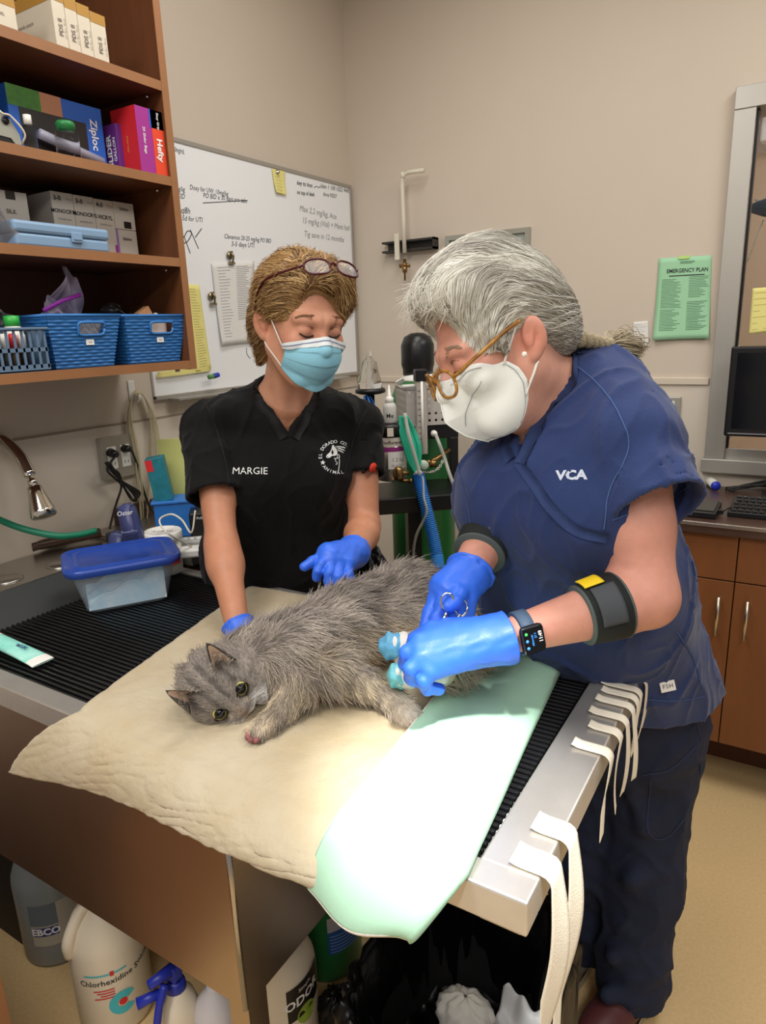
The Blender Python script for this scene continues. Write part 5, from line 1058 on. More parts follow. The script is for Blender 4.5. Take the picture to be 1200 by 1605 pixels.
# 2 chlorhexidine jug
t, b = jug('solution_jug', 'big milky jug labelled chlorhexidine with turquoise ring print', 176, 0.715, 0.082, 0.335, M_hdpe)
fv = face_dir(b); fu = V(-fv.y, fv.x, 0); R_ = 0.0828
jlabel(t, b, R_, -0.75, 0.35, 0.176, 0.180, mat('turquoise_print', (70, 184, 196), 0.6)); jtext(t, b, R_, 'Chlorhexidine S', 0.020, -0.12, 0.158, M_ink, 0.01, slope=0.02); jtext(t, b, R_, 'olution', 0.018, 0.98, 0.166, M_ink, 0.01, slope=0.1)
for k in range(4): jlabel(t, b, R_, -0.55+0.08*(k % 3), -0.02, 0.136-k*0.007, 0.139-k*0.007, M_red, 'printed_text')
jlabel(t, b, R_, -0.08, 0.02, 0.172, 0.184, M_red, 'printed_text')
def ringmark(r0, r1, a, z_, m_, t=t, b=b, R_=R_, st=0.0, en=2*PI):
    MB().grid(lambda u, v: b+fu*((R_+0.0004)*math.sin(a+(r0+(r1-r0)*v)*math.cos(st+(en-st)*u)/R_))+fv*((R_+0.0004)*math.cos(a+(r0+(r1-r0)*v)*math.cos(st+(en-st)*u)/R_))+Z*(z_+(r0+(r1-r0)*v)*math.sin(st+(en-st)*u)), 30, 1).build('printed_ring', m_, t)
ringmark(0.012, 0.030, 0.14, 0.092, MATS['turquoise_print'], st=0.5, en=5.6); ringmark(0.0, 0.009, 0.14, 0.094, M_red)
# 3 spray bottle with blue trigger
t, b = jug('spray_bottle', 'white spray bottle with blue trigger and handwritten label', 272, 0.70, 0.042, 0.235, M_hdpe, neck=0.014, handle=False, cat='spray bottle')
fv = face_dir(b); fu = V(-fv.y, fv.x, 0); M_trig = mat('cobalt_plastic', (34, 48, 158), 0.35)
MB().lathe(b+Z*0.205, [(0.022, 0), (0.020, 0.022), (0.016, 0.03), (0, 0.03)], n=20).build('collar', M_trig, t)
MB().box(b+V(-0.012, -0.012, 0.232), b+V(0.012, 0.012, 0.27), None, 0.004).tube([b+Z*0.262, b+Z*0.262-fu*0.05+fv*0.02], [0.013, 0.010], n=12).build('spray_head', M_trig, t)
MB().tube(smooth_path([b+Z*0.25-fu*0.02+fv*0.02, b+Z*0.22-fu*0.035+fv*0.034, b+Z*0.18-fu*0.045+fv*0.04, b+Z*0.155-fu*0.052+fv*0.042], 5), [0.009]*5+[0.008]*5+[0.007]*5+[0.006], n=10).tube([b+Z*0.235-fu*0.03+fv*0.02, b+Z*0.228-fu*0.075+fv*0.02], [0.009, 0.012], n=12).build('trigger', M_trig, t)
jlabel(t, b, 0.0425, -0.1, 1.2, 0.02, 0.125, mat('label_offwhite', (214, 200, 184), 0.7), tilt=0.02); jlabel(t, b, 0.0426, -0.12, 0.02, 0.04, 0.128, mat('coral_edge', (214, 78, 74), 0.6)); jlabel(t, b, 0.0427, -0.1, 0.9, 0.120, 0.127, MATS['coral_edge'], tilt=0.02)
for k, s in enumerate(('CHLORHEX', 'Solution', 'Dilute')): jtext(t, b, 0.0429, s, 0.018, 0.45, 0.108-k*0.025, M_ink, 0.012, shear=0.2, slope=0.25)
# 4 bluish white bottle
t, b = jug('white_bottle', 'plain bluish white bottle beside the table leg', 331, 0.74, 0.046, 0.22, mat('bluish_plastic', (206, 204, 208), 0.4), neck=0.014, handle=False, cat='bottle')
# 5 odor jug
t, b = jug('odor_jug', 'cream jug with black and lime label behind the table leg', 438, 0.86, 0.078, 0.305, M_hdpe)
fv = face_dir(b); fu = V(-fv.y, fv.x, 0); R_ = 0.0788
jlabel(t, b, R_, 0.10, 1.3, 0.115, 0.20, M_black, tilt=0.02); jtext(t, b, R_+0.0004, 'ODOR', 0.030, 0.60, 0.165, M_whitep, 0.03, slope=0.2); jtext(t, b, R_+0.0004, 'Simple', 0.013, 0.66, 0.192, M_whitep, 0.0, slope=0.2)
ringmark(0.0, 0.024, 0.66, 0.122, mat('lime_print', (150, 176, 66), 0.5), t=t, b=b, R_=R_); jlabel(t, b, R_, -0.95, -0.5, 0.06, 0.15, M_black); jlabel(t, b, R_+0.0003, -0.92, -0.6, 0.065, 0.135, M_paper)
# 6 green jug with blue label
t, b = jug('green_jug', 'translucent green jug with a white and blue label', 517, 1.07, 0.083, 0.33, M_grn, handle=False)
fv = face_dir(b); fu = V(-fv.y, fv.x, 0); R_ = 0.0838
jlabel(t, b, R_, 0.0, 1.2, 0.15, 0.19, mat('label_greywhite', (186, 184, 186), 0.6), tilt=0.01); jlabel(t, b, R_, 0.0, 1.2, 0.085, 0.15, mat('label_cobalt', (46, 92, 160), 0.6), tilt=0.01)
for k in range(6): jlabel(t, b, R_+0.0004, 0.06, 1.0, 0.092+k*0.009, 0.094+k*0.009, mat('label_pale', (150, 180, 216), 0.6), 'printed_text')
# ------------------------------------------------------------------ waste bin with liner
bc = V(-0.435, 0.92, 0); t = thing('waste_bin', bc, 'waste bin lined with a black bag between table and blue trousers', 'bin')
def binwall(r0, r1, z0_, z1_, th):
    def f(u, v):
        a = u*2*PI; e = 0.55; cx1, cy1 = math.copysign(abs(math.cos(a))**e, math.cos(a)), math.copysign(abs(math.sin(a))**e, math.sin(a)); k_ = r0+(r1-r0)*v
        return (bc.x+cx1*0.172*k_, bc.y+cy1*0.205*k_, z0_+(z1_-z0_)*v)
    return f
MB().grid(binwall(0.85, 1.0, 0.0, 0.33, 0), 48, 4).build('bin_shell', M_blackm, t)
def liner(u, v):
    a = u*2*PI; e = 0.55; cx1, cy1 = math.copysign(abs(math.cos(a))**e, math.cos(a)), math.copysign(abs(math.sin(a))**e, math.sin(a))
    wr = 0.012*math.sin(a*9+v*6)+0.009*math.sin(a*23+v*9)+0.006*math.sin(a*41-v*13)
    if v < 0.42: s_ = v/0.42; k_ = 1.07+0.02*math.sin(a*5); z_ = 0.08+(0.355-0.08)*s_+0.012*math.sin(a*7)
    elif v < 0.55: s_ = (v-0.42)/0.13; k_ = 1.07-0.12*s_; z_ = 0.355+0.014*math.sin(s_*PI)+0.012*math.sin(a*7)
    else: s_ = (v-0.55)/0.45; k_ = 0.95-0.95*max(0, s_-0.55)/0.45-0.08*s_; z_ = 0.355-0.28*min(1, s_/0.55)+0.012*math.sin(a*7)*(1-min(1, s_*2))
    k_ += wr*(1.8 if v < 0.6 else 1.2)
    return (bc.x+cx1*0.172*k_, bc.y+cy1*0.205*k_, z_+wr*0.5)
MB().grid(liner, 130, 44).build('bin_liner', M_bag, t)
M_tissue = mat('tissue_paper', (206, 202, 194), 0.8)
c = V(*at(690, 1585, 'y', 0.97)); crumple('crumpled_tissue', 'crumpled white tissue in the waste bin', (-0.455, 0.97, 0.17), 0.06, 0.045, 0.05, 21, M_tissue, 'tissue', amp=0.10)
o = MB().grid(lambda u, v: (-0.40+0.10*u, 0.98+0.05*v+0.004*math.sin(u*8), 0.155+0.055*v+0.01*math.sin(u*5+v*7)+0.008*math.sin(u*17)*v), 20, 14, thick=0.004).build('paper_pouch', mat('pouch_paper', (196, 196, 196), 0.7)); tag(o, 'pale paper pouch with small print lying in the bin', 'pouch')
crumple('small_bin_bag', 'small knotted black bag beside the waste bin', (float(at(530, 1590, 'y', 0.92)[0]), 0.92, 0.055), 0.045, 0.04, 0.06, 31, M_bag)
# ------------------------------------------------------------------ implicit-surface modelling kit
F32 = np.float32
def A3(p): return np.array([float(p[0]), float(p[1]), float(p[2])], dtype=F32)
def s_cap(P, a, b, ra, rb):
    a, b = A3(a), A3(b); d = b-a; t = np.clip(((P-a) @ d)/max(float(d @ d), 1e-12), 0, 1)
    return np.linalg.norm(P-a-t[:, None]*d, axis=1)-(ra+(rb-ra)*t)
def s_ell(P, c, r, R=None):
    q = P-A3(c)
    if R is not None: q = q @ R
    r = np.array(r, dtype=F32); k0 = np.linalg.norm(q/r, axis=1); k1 = np.linalg.norm(q/(r*r), axis=1)
    return k0*(k0-1.0)/np.maximum(k1, 1e-6)
def s_sph(P, c, r): return np.linalg.norm(P-A3(c), axis=1)-r
def s_ecap(P, a, b, ra, rb, wdir, sq):
    """tapered capsule flattened: extent along wdir is multiplied by sq"""
    a, b = A3(a), A3(b); w = A3(wdir); w /= np.linalg.norm(w); d = b-a
    q = P-a; q = q-(q @ w)[:, None]*w*(1-1/sq); d2 = d-(d @ w)*w*(1-1/sq)
    t = np.clip((q @ d2)/max(float(d2 @ d2), 1e-12), 0, 1)
    return (np.linalg.norm(q-t[:, None]*d2, axis=1)-(ra+(rb-ra)*t))
def smin(a, b, k):
    h = np.maximum(k-np.abs(a-b), 0)/k; return np.minimum(a, b)-h*h*k*0.25
def smax(a, b, k): return -smin(-a, -b, k)
def s_poly(P, pts, rs, k=0.0):
    d = None
    for i in range(len(pts)-1):
        e = s_cap(P, pts[i], pts[i+1], rs[i], rs[i+1]); d = e if d is None else (smin(d, e, k) if k else np.minimum(d, e))
    return d
def s_plane(P, p, n):
    n = A3(n); n = n/np.linalg.norm(n); return (P-A3(p)) @ n
def sdf_mesh(fn, lo, hi, h, blk=16, margin=1.35):
    """two-level sparse sampling of a signed distance, then surface nets"""
    lo = np.array(lo, dtype=np.float64); hi = np.array(hi, dtype=np.float64)
    nb = np.ceil((hi-lo)/(h*blk)).astype(int); n = nb*blk+1; vals = np.full(n, 1.0, dtype=F32)
    def centres(idx, size): return (lo+(idx+0.5)*h*size).astype(F32)
    idx = np.stack(np.meshgrid(*[np.arange(k) for k in nb], indexing='ij'), -1).reshape(-1, 3)
    d = fn(centres(idx, blk)); rad_ = h*blk*0.5*math.sqrt(3)*margin
    for i, j, k in idx[(d <= -rad_)]: vals[i*blk:(i+1)*blk+1, j*blk:(j+1)*blk+1, k*blk:(k+1)*blk+1] = -1.0
    act = idx[np.abs(d) < rad_]; sb = 4; r = blk//sb
    o = np.stack(np.meshgrid(*[np.arange(r)]*3, indexing='ij'), -1).reshape(-1, 3); idx2 = (act[:, None, :]*r+o[None]).reshape(-1, 3)
    d = np.concatenate([fn(centres(idx2[s:s+200000], sb)) for s in range(0, len(idx2), 200000)]); rad2 = h*sb*0.5*math.sqrt(3)*margin
    for i, j, k in idx2[d <= -rad2]: vals[i*sb:(i+1)*sb+1, j*sb:(j+1)*sb+1, k*sb:(k+1)*sb+1] = -1.0
    act2 = idx2[np.abs(d) < rad2]; need = np.zeros(n, bool); off = np.arange(sb+1)
    for a_ in off:
        for b_ in off:
            for c_ in off: need[act2[:, 0]*sb+a_, act2[:, 1]*sb+b_, act2[:, 2]*sb+c_] = True
    g = np.argwhere(need)
    for s in range(0, len(g), 200000):
        q = g[s:s+200000]; vals[q[:, 0], q[:, 1], q[:, 2]] = fn((lo+q*h).astype(F32))
    return surface_nets(vals, lo, h)
def surface_nets(v, lo, h):
    s = v < 0; nx, ny, nz = v.shape
    c = np.zeros((nx-1, ny-1, nz-1), np.int8)
    for i in (0, 1):
        for j in (0, 1):
            for k in (0, 1): c += s[i:nx-1+i, j:ny-1+j, k:nz-1+k]
    cells = np.argwhere((c > 0) & (c < 8)); vid = np.full(c.shape, -1, np.int64); vid[tuple(cells.T)] = np.arange(len(cells))
    acc = np.zeros((len(cells), 3)); cnt = np.zeros(len(cells))
    for ax in range(3):
        o = [a for a in range(3) if a != ax]
        for p in (0, 1):
            for q in (0, 1):
                c0 = cells.copy(); c0[:, o[0]] += p; c0[:, o[1]] += q; c1 = c0.copy(); c1[:, ax] += 1
                a, b = v[tuple(c0.T)], v[tuple(c1.T)]; m = (a < 0) != (b < 0); t = np.where(m, a/np.where(np.abs(a-b) < 1e-12, 1, a-b), 0)
                pos = (c0-0.0).astype(float); pos[:, ax] += t; acc[m] += pos[m]; cnt[m] += 1
    V_ = lo+acc/np.maximum(cnt, 1)[:, None]*h
    quads = []
    for ax in range(3):
        o = [a for a in range(3) if a != ax]; sl0 = [slice(None)]*3; sl1 = [slice(None)]*3; sl0[ax] = slice(0, -1); sl1[ax] = slice(1, None)
        m = s[tuple(sl0)] != s[tuple(sl1)]; e = np.argwhere(m)
        ok = (e[:, o[0]] > 0) & (e[:, o[1]] > 0) & (e[:, o[0]] < v.shape[o[0]]-1) & (e[:, o[1]] < v.shape[o[1]]-1); e = e[ok]
        fl = s[tuple(e.T)]
        def g(p, q): w = e.copy(); w[:, o[0]] -= p; w[:, o[1]] -= q; return vid[tuple(w.T)]
        Q = np.stack([g(0, 0), g(1, 0), g(1, 1), g(0, 1)], 1)
        flip = fl if ax != 1 else ~fl
        Q[~flip] = Q[~flip][:, ::-1]; quads.append(Q)
    return V_, np.concatenate(quads)
def sdf_obj(name, fn, lo, hi, h, m, parent=None, col=None, relax=1, label=None, disp=None):
    v, q = sdf_mesh(fn, lo, hi, h)
    for _ in range(1):   # settle on the true surface
        P = v.astype(F32); d = fn(P); e = h*0.5
        g = np.stack([fn(P+np.array(o, F32)*e)-fn(P-np.array(o, F32)*e) for o in ((1, 0, 0), (0, 1, 0), (0, 0, 1))], 1)/(2*e)
        gn = np.maximum(np.linalg.norm(g, axis=1), 0.3); st = np.clip(d/gn, -h*0.5, h*0.5); v = v-(g/gn[:, None])*st[:, None]*0.8
    if disp is not None: v = v+disp(v, g/gn[:, None])
    me = bpy.data.meshes.new(name); me.vertices.add(len(v)); me.vertices.foreach_set('co', v.astype(F32).ravel())
    me.loops.add(len(q)*4); me.loops.foreach_set('vertex_index', q.astype(np.int32).ravel()); me.polygons.add(len(q))
    me.polygons.foreach_set('loop_start', np.arange(0, len(q)*4, 4, dtype=np.int32)); me.polygons.foreach_set('use_smooth', np.ones(len(q), bool)); me.update(calc_edges=True); me.validate()
    if col is not None:
        at_ = me.attributes.new('col', 'FLOAT_COLOR', 'POINT'); c = col(v); at_.data.foreach_set('color', np.concatenate([c, np.ones((len(c), 1))], 1).astype(F32).ravel())
    o = link(name, me, m, parent, True, label); o_verts[o] = (v, q); return o
o_verts = {}
def bvh_of(o): v, q = o_verts[o]; return BVHTree.FromPolygons([tuple(p) for p in v.tolist()], [tuple(f) for f in q.tolist()])
def grad(fn, P, e=0.001):
    P = P.astype(F32); g = np.stack([fn(P+np.array(o, F32)*e)-fn(P-np.array(o, F32)*e) for o in ((1, 0, 0), (0, 1, 0), (0, 0, 1))], 1)
    return g/np.maximum(np.linalg.norm(g, axis=1, keepdims=True), 1e-9)
def to_surface(fn, P, it=4, off=0.0):
    for _ in range(it): P = P-grad(fn, P)*np.clip(fn(P.astype(F32))-off, -0.01, 0.01)[:, None]
    return P
def decal(bvh, vs, fs, o, u, w, n, lift=0.0012, sub=True):
    """flat outline laid on a surface: cast along -n from above"""
    o, u, w, n = Vector(o), Vector(u), Vector(w), Vector(n).normalized()
    bm = bmesh.new(); bv = [bm.verts.new((v.x, v.y, 0)) for v in vs]
    for f in fs:
        try: bm.faces.new([bv[i] for i in f])
        except ValueError: pass
    out = []
    for v in bm.verts:
        p = o+u*v.co.x+w*v.co.y; hit = bvh.ray_cast(p+n*0.06, -n, 0.25)
        v.co = (hit[0]+n*lift) if hit[0] is not None else p
    me = bpy.data.meshes.new('decal'); bm.to_mesh(me); bm.free(); return me
def strip_on(bvh, pts, w, lift=0.0015, nrm=None):
    """a flat ribbon of width w following pts, snapped to a surface"""
    P = []; N = []
    for p in pts:
        h = bvh.find_nearest(Vector(p)); P.append(h[0]); N.append(h[1])
    vs = []; fs = []
    for i, p in enumerate(P):
        d = (P[min(i+1, len(P)-1)]-P[max(i-1, 0)]).normalized(); s = d.cross(N[i]).normalized()
        for k in (-0.5, 0.5): vs.append(p+s*(w*k)+N[i]*lift)
        for k in (-0.5, 0.5): vs.append(p+s*(w*k)-N[i]*0.002)
    for i in range(len(P)-1):
        a, b = i*4, i*4+4; fs += [(a, b, b+1, a+1), (a+2, a, b, b+2), (a+1, a+3, b+3, b+1)]
    return MB().add(vs, fs, True)
def seen_path(bv, pts, n=8):
    """points of a surface found along surveyed sight lines"""
    out = []
    for p in smooth_path([(a[0], a[1], 0) for a in pts], n):
        h = bv.ray_cast(Vector(CAM), Vector(ray(p.x, p.y)).normalized(), 6.0)
        if h[0] is not None and (not out or (h[0]-out[-1]).length < 0.06): out.append(h[0])
    return out
def hair_obj(name, pts, r0, r1, cols, m, parent, kind=None):
    N, K, _ = pts.shape; hc = bpy.data.hair_curves.new(name); hc.add_curves([K]*N)
    W_ = np.array(MW.get(parent, Matrix.Identity(4)).inverted()); q = pts.reshape(-1, 3) @ W_[:3, :3].T+W_[:3, 3]
    hc.attributes['position'].data.foreach_set('vector', q.astype(F32).ravel())
    ra = hc.attributes.get('radius') or hc.attributes.new('radius', 'FLOAT', 'POINT')
    t = np.linspace(0, 1, K); ra.data.foreach_set('value', np.tile(r0+(r1-r0)*t**1.5, N).astype(F32))
    ca = hc.attributes.new('col', 'FLOAT_COLOR', 'CURVE'); ca.data.foreach_set('color', np.concatenate([cols, np.ones((N, 1))], 1).astype(F32).ravel())
    o = bpy.data.objects.new(name, hc); COL.objects.link(o); hc.materials.append(m); o.parent = parent
    if kind: o['kind'] = kind
    return o
def basis(fwd, upv):
    """columns: her left, back, up"""
    y = -np.array(fwd, float); y /= np.linalg.norm(y); z = np.array(upv, float); z -= y*(z @ y); z /= np.linalg.norm(z); x = np.cross(y, z); return np.stack([x, y, z], 1)
def lrgb(*c): return np.array([lin(v) for v in c])
def vnoise(P, s, seed=0):
    P = np.asarray(P)*s+seed*7.3
    return (np.sin(P[:, 0]*1.7+1.3*np.sin(P[:, 1]*1.3+seed))+np.sin(P[:, 1]*1.9+1.1*np.sin(P[:, 2]*1.5))+np.sin(P[:, 2]*2.1+1.2*np.sin(P[:, 0]*1.1)))/3
def cloth_disp(amp, sc, st=(1.0, 1.0, 0.45), seed=1):
    def f(v, n):
        w = v+0.02*np.stack([vnoise(v, 9, seed), vnoise(v, 9, seed+1), vnoise(v, 9, seed+2)], 1); q = w*np.array(st)
        a = 1-np.abs(vnoise(q, sc, seed+3))*2.2; b = 1-np.abs(vnoise(q[:, [1, 2, 0]], sc*1.9, seed+5))*2.2
        return n*(amp*(np.clip(a, -0.4, 1)**3+0.5*np.clip(b, -0.4, 1)**3))[:, None]
    return f
def hairline(name, body, hairfn, bodyfn, org, R, S, flow, n, length, K, cols, parent, zmin, seed, gap=0.010):
    """strands rooted in the skin along the hairline, combed onto the hair"""
    v = o_verts[body][0]; q = (v-org) @ R/S; d = hairfn(v.astype(F32)); m = (d > 0.0005) & (d < gap) & (q[:, 2] > zmin) & (q[:, 1] < -0.012) & (np.linalg.norm(q, axis=1) < 0.2); v = v[m]; rng = np.random.RandomState(seed)
    p = v[rng.randint(0, len(v), n)]+rng.normal(0, 0.001, (n, 3)); fn = lambda P: smin(hairfn(P), bodyfn(P), 0.02); p = to_surface(fn, p, 2, -0.0005); L = rng.uniform(length[0], length[1], n); pts = [p]; o = rng.uniform(0.0005, 0.004, n); jv = rng.normal(0, 0.07, (n, 3))
    for k in range(1, K):
        f = flow(p)+jv; g = grad(fn, p); f = f-g*(f*g).sum(1)[:, None]; f /= np.maximum(np.linalg.norm(f, axis=1, keepdims=True), 1e-6); p = p+f*(L/(K-1))[:, None]; g = grad(fn, p); p = p-g*np.clip(fn(p.astype(F32))-o*k/(K-1), -0.02, 0.01)[:, None]; pts.append(p)
    hair_obj(name, np.stack(pts, 1), 0.00055, 0.0002, cols(rng, n), M_hair, parent)
M_skin = mat('skin', (220, 170, 140), 0.5, attr='col', var=0.06, vscale=45, bump=0.12, bscale=260, sss=0.12)
M_glove = mat('blue_nitrile', (52, 108, 230), 0.42, var=0.05, vscale=30, bump=0.25, bscale=70)
M_hair = mat('hair_strands', (150, 120, 80), 0.45, attr='col')
def face_sdf(q, w=1.0, lids=True):
    """head in its own frame: x her left, -y face, z up, origin midway between the eyes at the skull axis"""
    ax = np.abs(q[:, 0]); m = np.stack([ax, q[:, 1], q[:, 2]], 1)
    d = s_ell(q, (0, 0.018, 0.032), (0.076*w, 0.096, 0.090))
    d = smin(d, s_ell(q, (0, -0.022, -0.034), (0.062*w, 0.068, 0.086)), 0.035)
    d = smin(d, s_ell(q, (0, -0.040, -0.092), (0.042*w, 0.044, 0.030)), 0.035)
    d = smin(d, s_cap(m, (0.052*w, 0.005, -0.055), (0.022, -0.062, -0.10), 0.022, 0.020), 0.03)
    d = smin(d, s_cap(m, (0.008, -0.084, 0.017), (0.046, -0.070, 0.018), 0.011, 0.010), 0.016)
    d = smin(d, s_sph(m, (0.042, -0.062, -0.030), 0.022), 0.025)
    d = smax(d, -s_ell(m, (0.032, -0.104, -0.002), (0.019, 0.020, 0.013)), 0.014)
    if lids: d = smin(d, s_ell(m, (0.0315, -0.0760, -0.003), (0.0150, 0.0115, 0.0122)), 0.006)
    d = smin(d, s_cap(q, (0, -0.086, 0.004), (0, -0.108, -0.034), 0.0075, 0.0125), 0.014)
    d = smin(d, s_cap(m, (0.011, -0.094, -0.040), (0.013, -0.088, -0.040), 0.008, 0.007), 0.008)
    d = smin(d, s_ell(q, (0, -0.088, -0.070), (0.024, 0.014, 0.012)), 0.012)
    # ears
    th = 0.55; c_, s_ = math.cos(th), math.sin(th)
    e = m-np.array([0.0830*w, 0.020, -0.012], F32); ex = e[:, 0]*c_-e[:, 1]*s_; ey = e[:, 0]*s_+e[:, 1]*c_; el = np.stack([ex, ey-0.12*e[:, 2], e[:, 2]], 1)
    ear = s_ell(el, (0, 0.003, 0.001), (0.0078, 0.0175, 0.029))
    ear = smax(ear, -s_ell(el, (0.011, 0.000, 0.004), (0.0105, 0.0105, 0.0185)), 0.004)
    ear = smin(ear, s_cap(el, (0.004, -0.004, -0.006), (0.002, 0.004, 0.014), 0.0042, 0.0035), 0.005)
    ear = smin(ear, s_ell(el, (0.001, -0.004, -0.025), (0.006, 0.009, 0.009)), 0.006)
    return smin(d, ear, 0.007)
def face_col(q, base, blush):
    """pigment of the skin: redder nose, cheeks and ears"""
    ax = np.abs(q[:, 0]); k = np.zeros(len(q))
    for c, r, a in (((0, -0.11, -0.03), 0.03, 0.6), ((0.045, -0.07, -0.035), 0.035, 0.5), ((0.082, 0.02, -0.01), 0.03, 0.5), ((0.0, -0.09, 0.06), 0.06, 0.2)):
        k += a*np.exp(-(((ax-c[0])**2+(q[:, 1]-c[1])**2+(q[:, 2]-c[2])**2)/(r*r)))
    k = np.clip(k, 0, 1)[:, None]; return base*(1-k)+blush*k
def brow_and_lash(parent, org, R, skinfn, brow, lash, tag_eye=True):
    """eyebrow hair and lash lines as small child meshes"""
    for s in (-1, 1):
        pts = []
        L = [(0.0185, -0.089, -0.0085), (0.025, -0.0905, -0.0115), (0.032, -0.0905, -0.0125), (0.039, -0.087, -0.0108), (0.0455, -0.0815, -0.0065)]
        P = np.array([[s*a, b, c] for a, b, c in L]) @ R.T+org; P = to_surface(skinfn, P, 3, 0.0004)
        MB().tube(smooth_path([V(*p) for p in P], 5), 0.0017, n=6).build('eyelashes', lash, parent)
        L = [(0.0195, -0.087, 0.0065), (0.026, -0.088, 0.0085), (0.033, -0.086, 0.0085), (0.041, -0.081, 0.0055)]
        P = np.array([[s*a, b, c] for a, b, c in L]) @ R.T+org; P = to_surface(skinfn, P, 3, -0.0002)
        MB().tube(smooth_path([V(*p) for p in P], 5), 0.0008, n=5).build('eyelid_crease', MATS['lid_line'] if 'lid_line' in MATS else mat('lid_line', (150, 96, 78), 0.6), parent)
        n = 90; rng = np.random.RandomState(5+s); t = rng.rand(n); a = 0.014+0.040*t
        Z0 = 0.0150+0.007*np.sin(t*PI*0.9)+0.009*t+rng.uniform(-0.0028, 0.0028, n); q0 = np.stack([s*a, np.full(n, -0.08), Z0], 1) @ R.T+org; q0 = to_surface(skinfn, q0, 5, 0.0002)
        dirv = np.stack([s*np.full(n, 0.9), 0.25*np.ones(n), 0.35-0.7*t], 1) @ R.T
        pts = np.stack([q0+dirv*(0.0075*k/3) for k in range(4)], 1); pts = to_surface(skinfn, pts.reshape(-1, 3), 2, 0.0010).reshape(n, 4, 3)
        hair_obj('eyebrow', pts, 0.00045, 0.0001, np.tile(brow, (n, 1))*(0.8+0.4*rng.rand(n, 1)), M_hair, parent)
# ------------------------------------------------------------------ person in black behind the table
hcam = np.array([-_f[0], -_f[1], 0.0]); hcam /= np.linalg.norm(hcam); ZZ = np.array([0, 0, 1.0])
def rad(a): return math.radians(a)
def noisefold(P, s, seed): return vnoise(P, s, seed)
def glove(parent, wrist, elbow, palm, fingers, rw, k=0.0075, name='glove', h=0.0025, cuff=0.03, extra=None):
    """nitrile glove: wrist point, direction to elbow, palm capsules [(a, b, ra, rb)], fingers [(pts, radii)]"""
    wrist, elbow = np.array(wrist), np.array(elbow); ax = (elbow-wrist)/np.linalg.norm(elbow-wrist)
    def fn(P):
        d = None
        for (a, b, ra, rb) in palm: e = s_cap(P, a, b, ra, rb); d = e if d is None else smin(d, e, 0.018)
        f = None
        for (pts, rs) in fingers:
            e = s_poly(P, pts, rs, 0.004); f = e if f is None else smin(f, e, 0.0012)
        d = smin(d, f, k)
        c = s_cap(P, palm[0][0], wrist+ax*cuff, palm[0][2]*0.95, rw*1.16); d = smin(d, c, 0.012)
        # rolled cuff edge, wrinkles
        e_ = wrist+ax*cuff; q = P-A3(e_); t = q @ A3(ax); rr = np.linalg.norm(q-t[:, None]*A3(ax), axis=1)
        d = smin(d, np.sqrt((rr-rw*1.16)**2+t*t)-0.0028, 0.003)
        d = smax(d, t-0.001, 0.002)
        d = smax(d, -np.maximum(rr-rw*1.0, -t-0.007), 0.002)
        return d+0.0006*np.sin(P[:, 0]*170+4*np.sin(P[:, 2]*90))*np.sin(P[:, 1]*150)
    pts = np.array([p for (a, b, _, _) in palm for p in (a, b)]+[p for (pp, _) in fingers for p in pp]+[wrist, wrist+ax*cuff], float)
    return sdf_obj(name, fn, pts.min(0)-0.045, pts.max(0)+0.045, h, M_glove, parent)
D = lambda a, b, c: dep(a, b, c)
MG = dict(sR=D(330, 668, 1.57), sL=D(561, 664, 1.66), eR=D(348, 858, 1.47), wR=D(370, 972, 1.365), eL=D(571, 826, 1.62), wL=D(556, 866, 1.45), nk=D(447, 628, 1.56), ch=D(440, 722, 1.62), wa=D(440, 870, 1.80), pv=D(445, 960, 1.95))
_h = hcam*math.cos(rad(32))+_r0*math.sin(rad(32)); _fw = _h*math.cos(rad(15))-ZZ*math.sin(rad(15)); MR = basis(_fw, ZZ+0.07*_r0); MO = D(505, 520, 1.36)-MR @ np.array([0, -0.09, 0])
def mloc(P): return ((P-A3(MO)) @ MR.astype(F32))
def mw(l): return MO+MR @ np.array(l, float)
pm = thing('person', (MG['pv'][0], MG['pv'][1], 0), 'person in black scrubs and blue surgical mask leaning over the grey cat', 'person')
tl = MG['sL']-MG['sR']; tl /= np.linalg.norm(tl); tu = MG['nk']-MG['pv']; tu -= tl*(tu @ tl); tu /= np.linalg.norm(tu); tf = np.cross(tu, tl); tf = tf if tf @ (CAM-MG['ch']) > 0 else -tf
legs = {}
for s, nm in ((-1, 'R'), (1, 'L')):
    hp = MG['pv']+tl*0.085*s; legs[nm] = (hp, np.array([hp[0]+0.0, hp[1]+0.02, 0.46]), np.array([hp[0], hp[1]+0.04, 0.09]))
def m_torso(P, g=0.0, gw=0.0):
    d = s_ecap(P, MG['ch'], MG['wa'], 0.100+g, 0.094+gw, tl, 1.5)
    d = smin(d, s_ecap(P, MG['wa'], MG['pv'], 0.094+gw, 0.108+gw, tl, 1.5), 0.06)
    d = smin(d, s_cap(P, MG['nk']-tu*0.015-tf*0.015, MG['sR']-tu*0.004, 0.046+g, 0.046+g), 0.05)
    d = smin(d, s_cap(P, MG['nk']-tu*0.015-tf*0.015, MG['sL']-tu*0.004, 0.046+g, 0.046+g), 0.05)
    for s in (-1, 1): d = smin(d, s_sph(P, MG['ch']+tl*0.068*s+tf*0.052-tu*0.018, 0.060+g), 0.05)
    return d
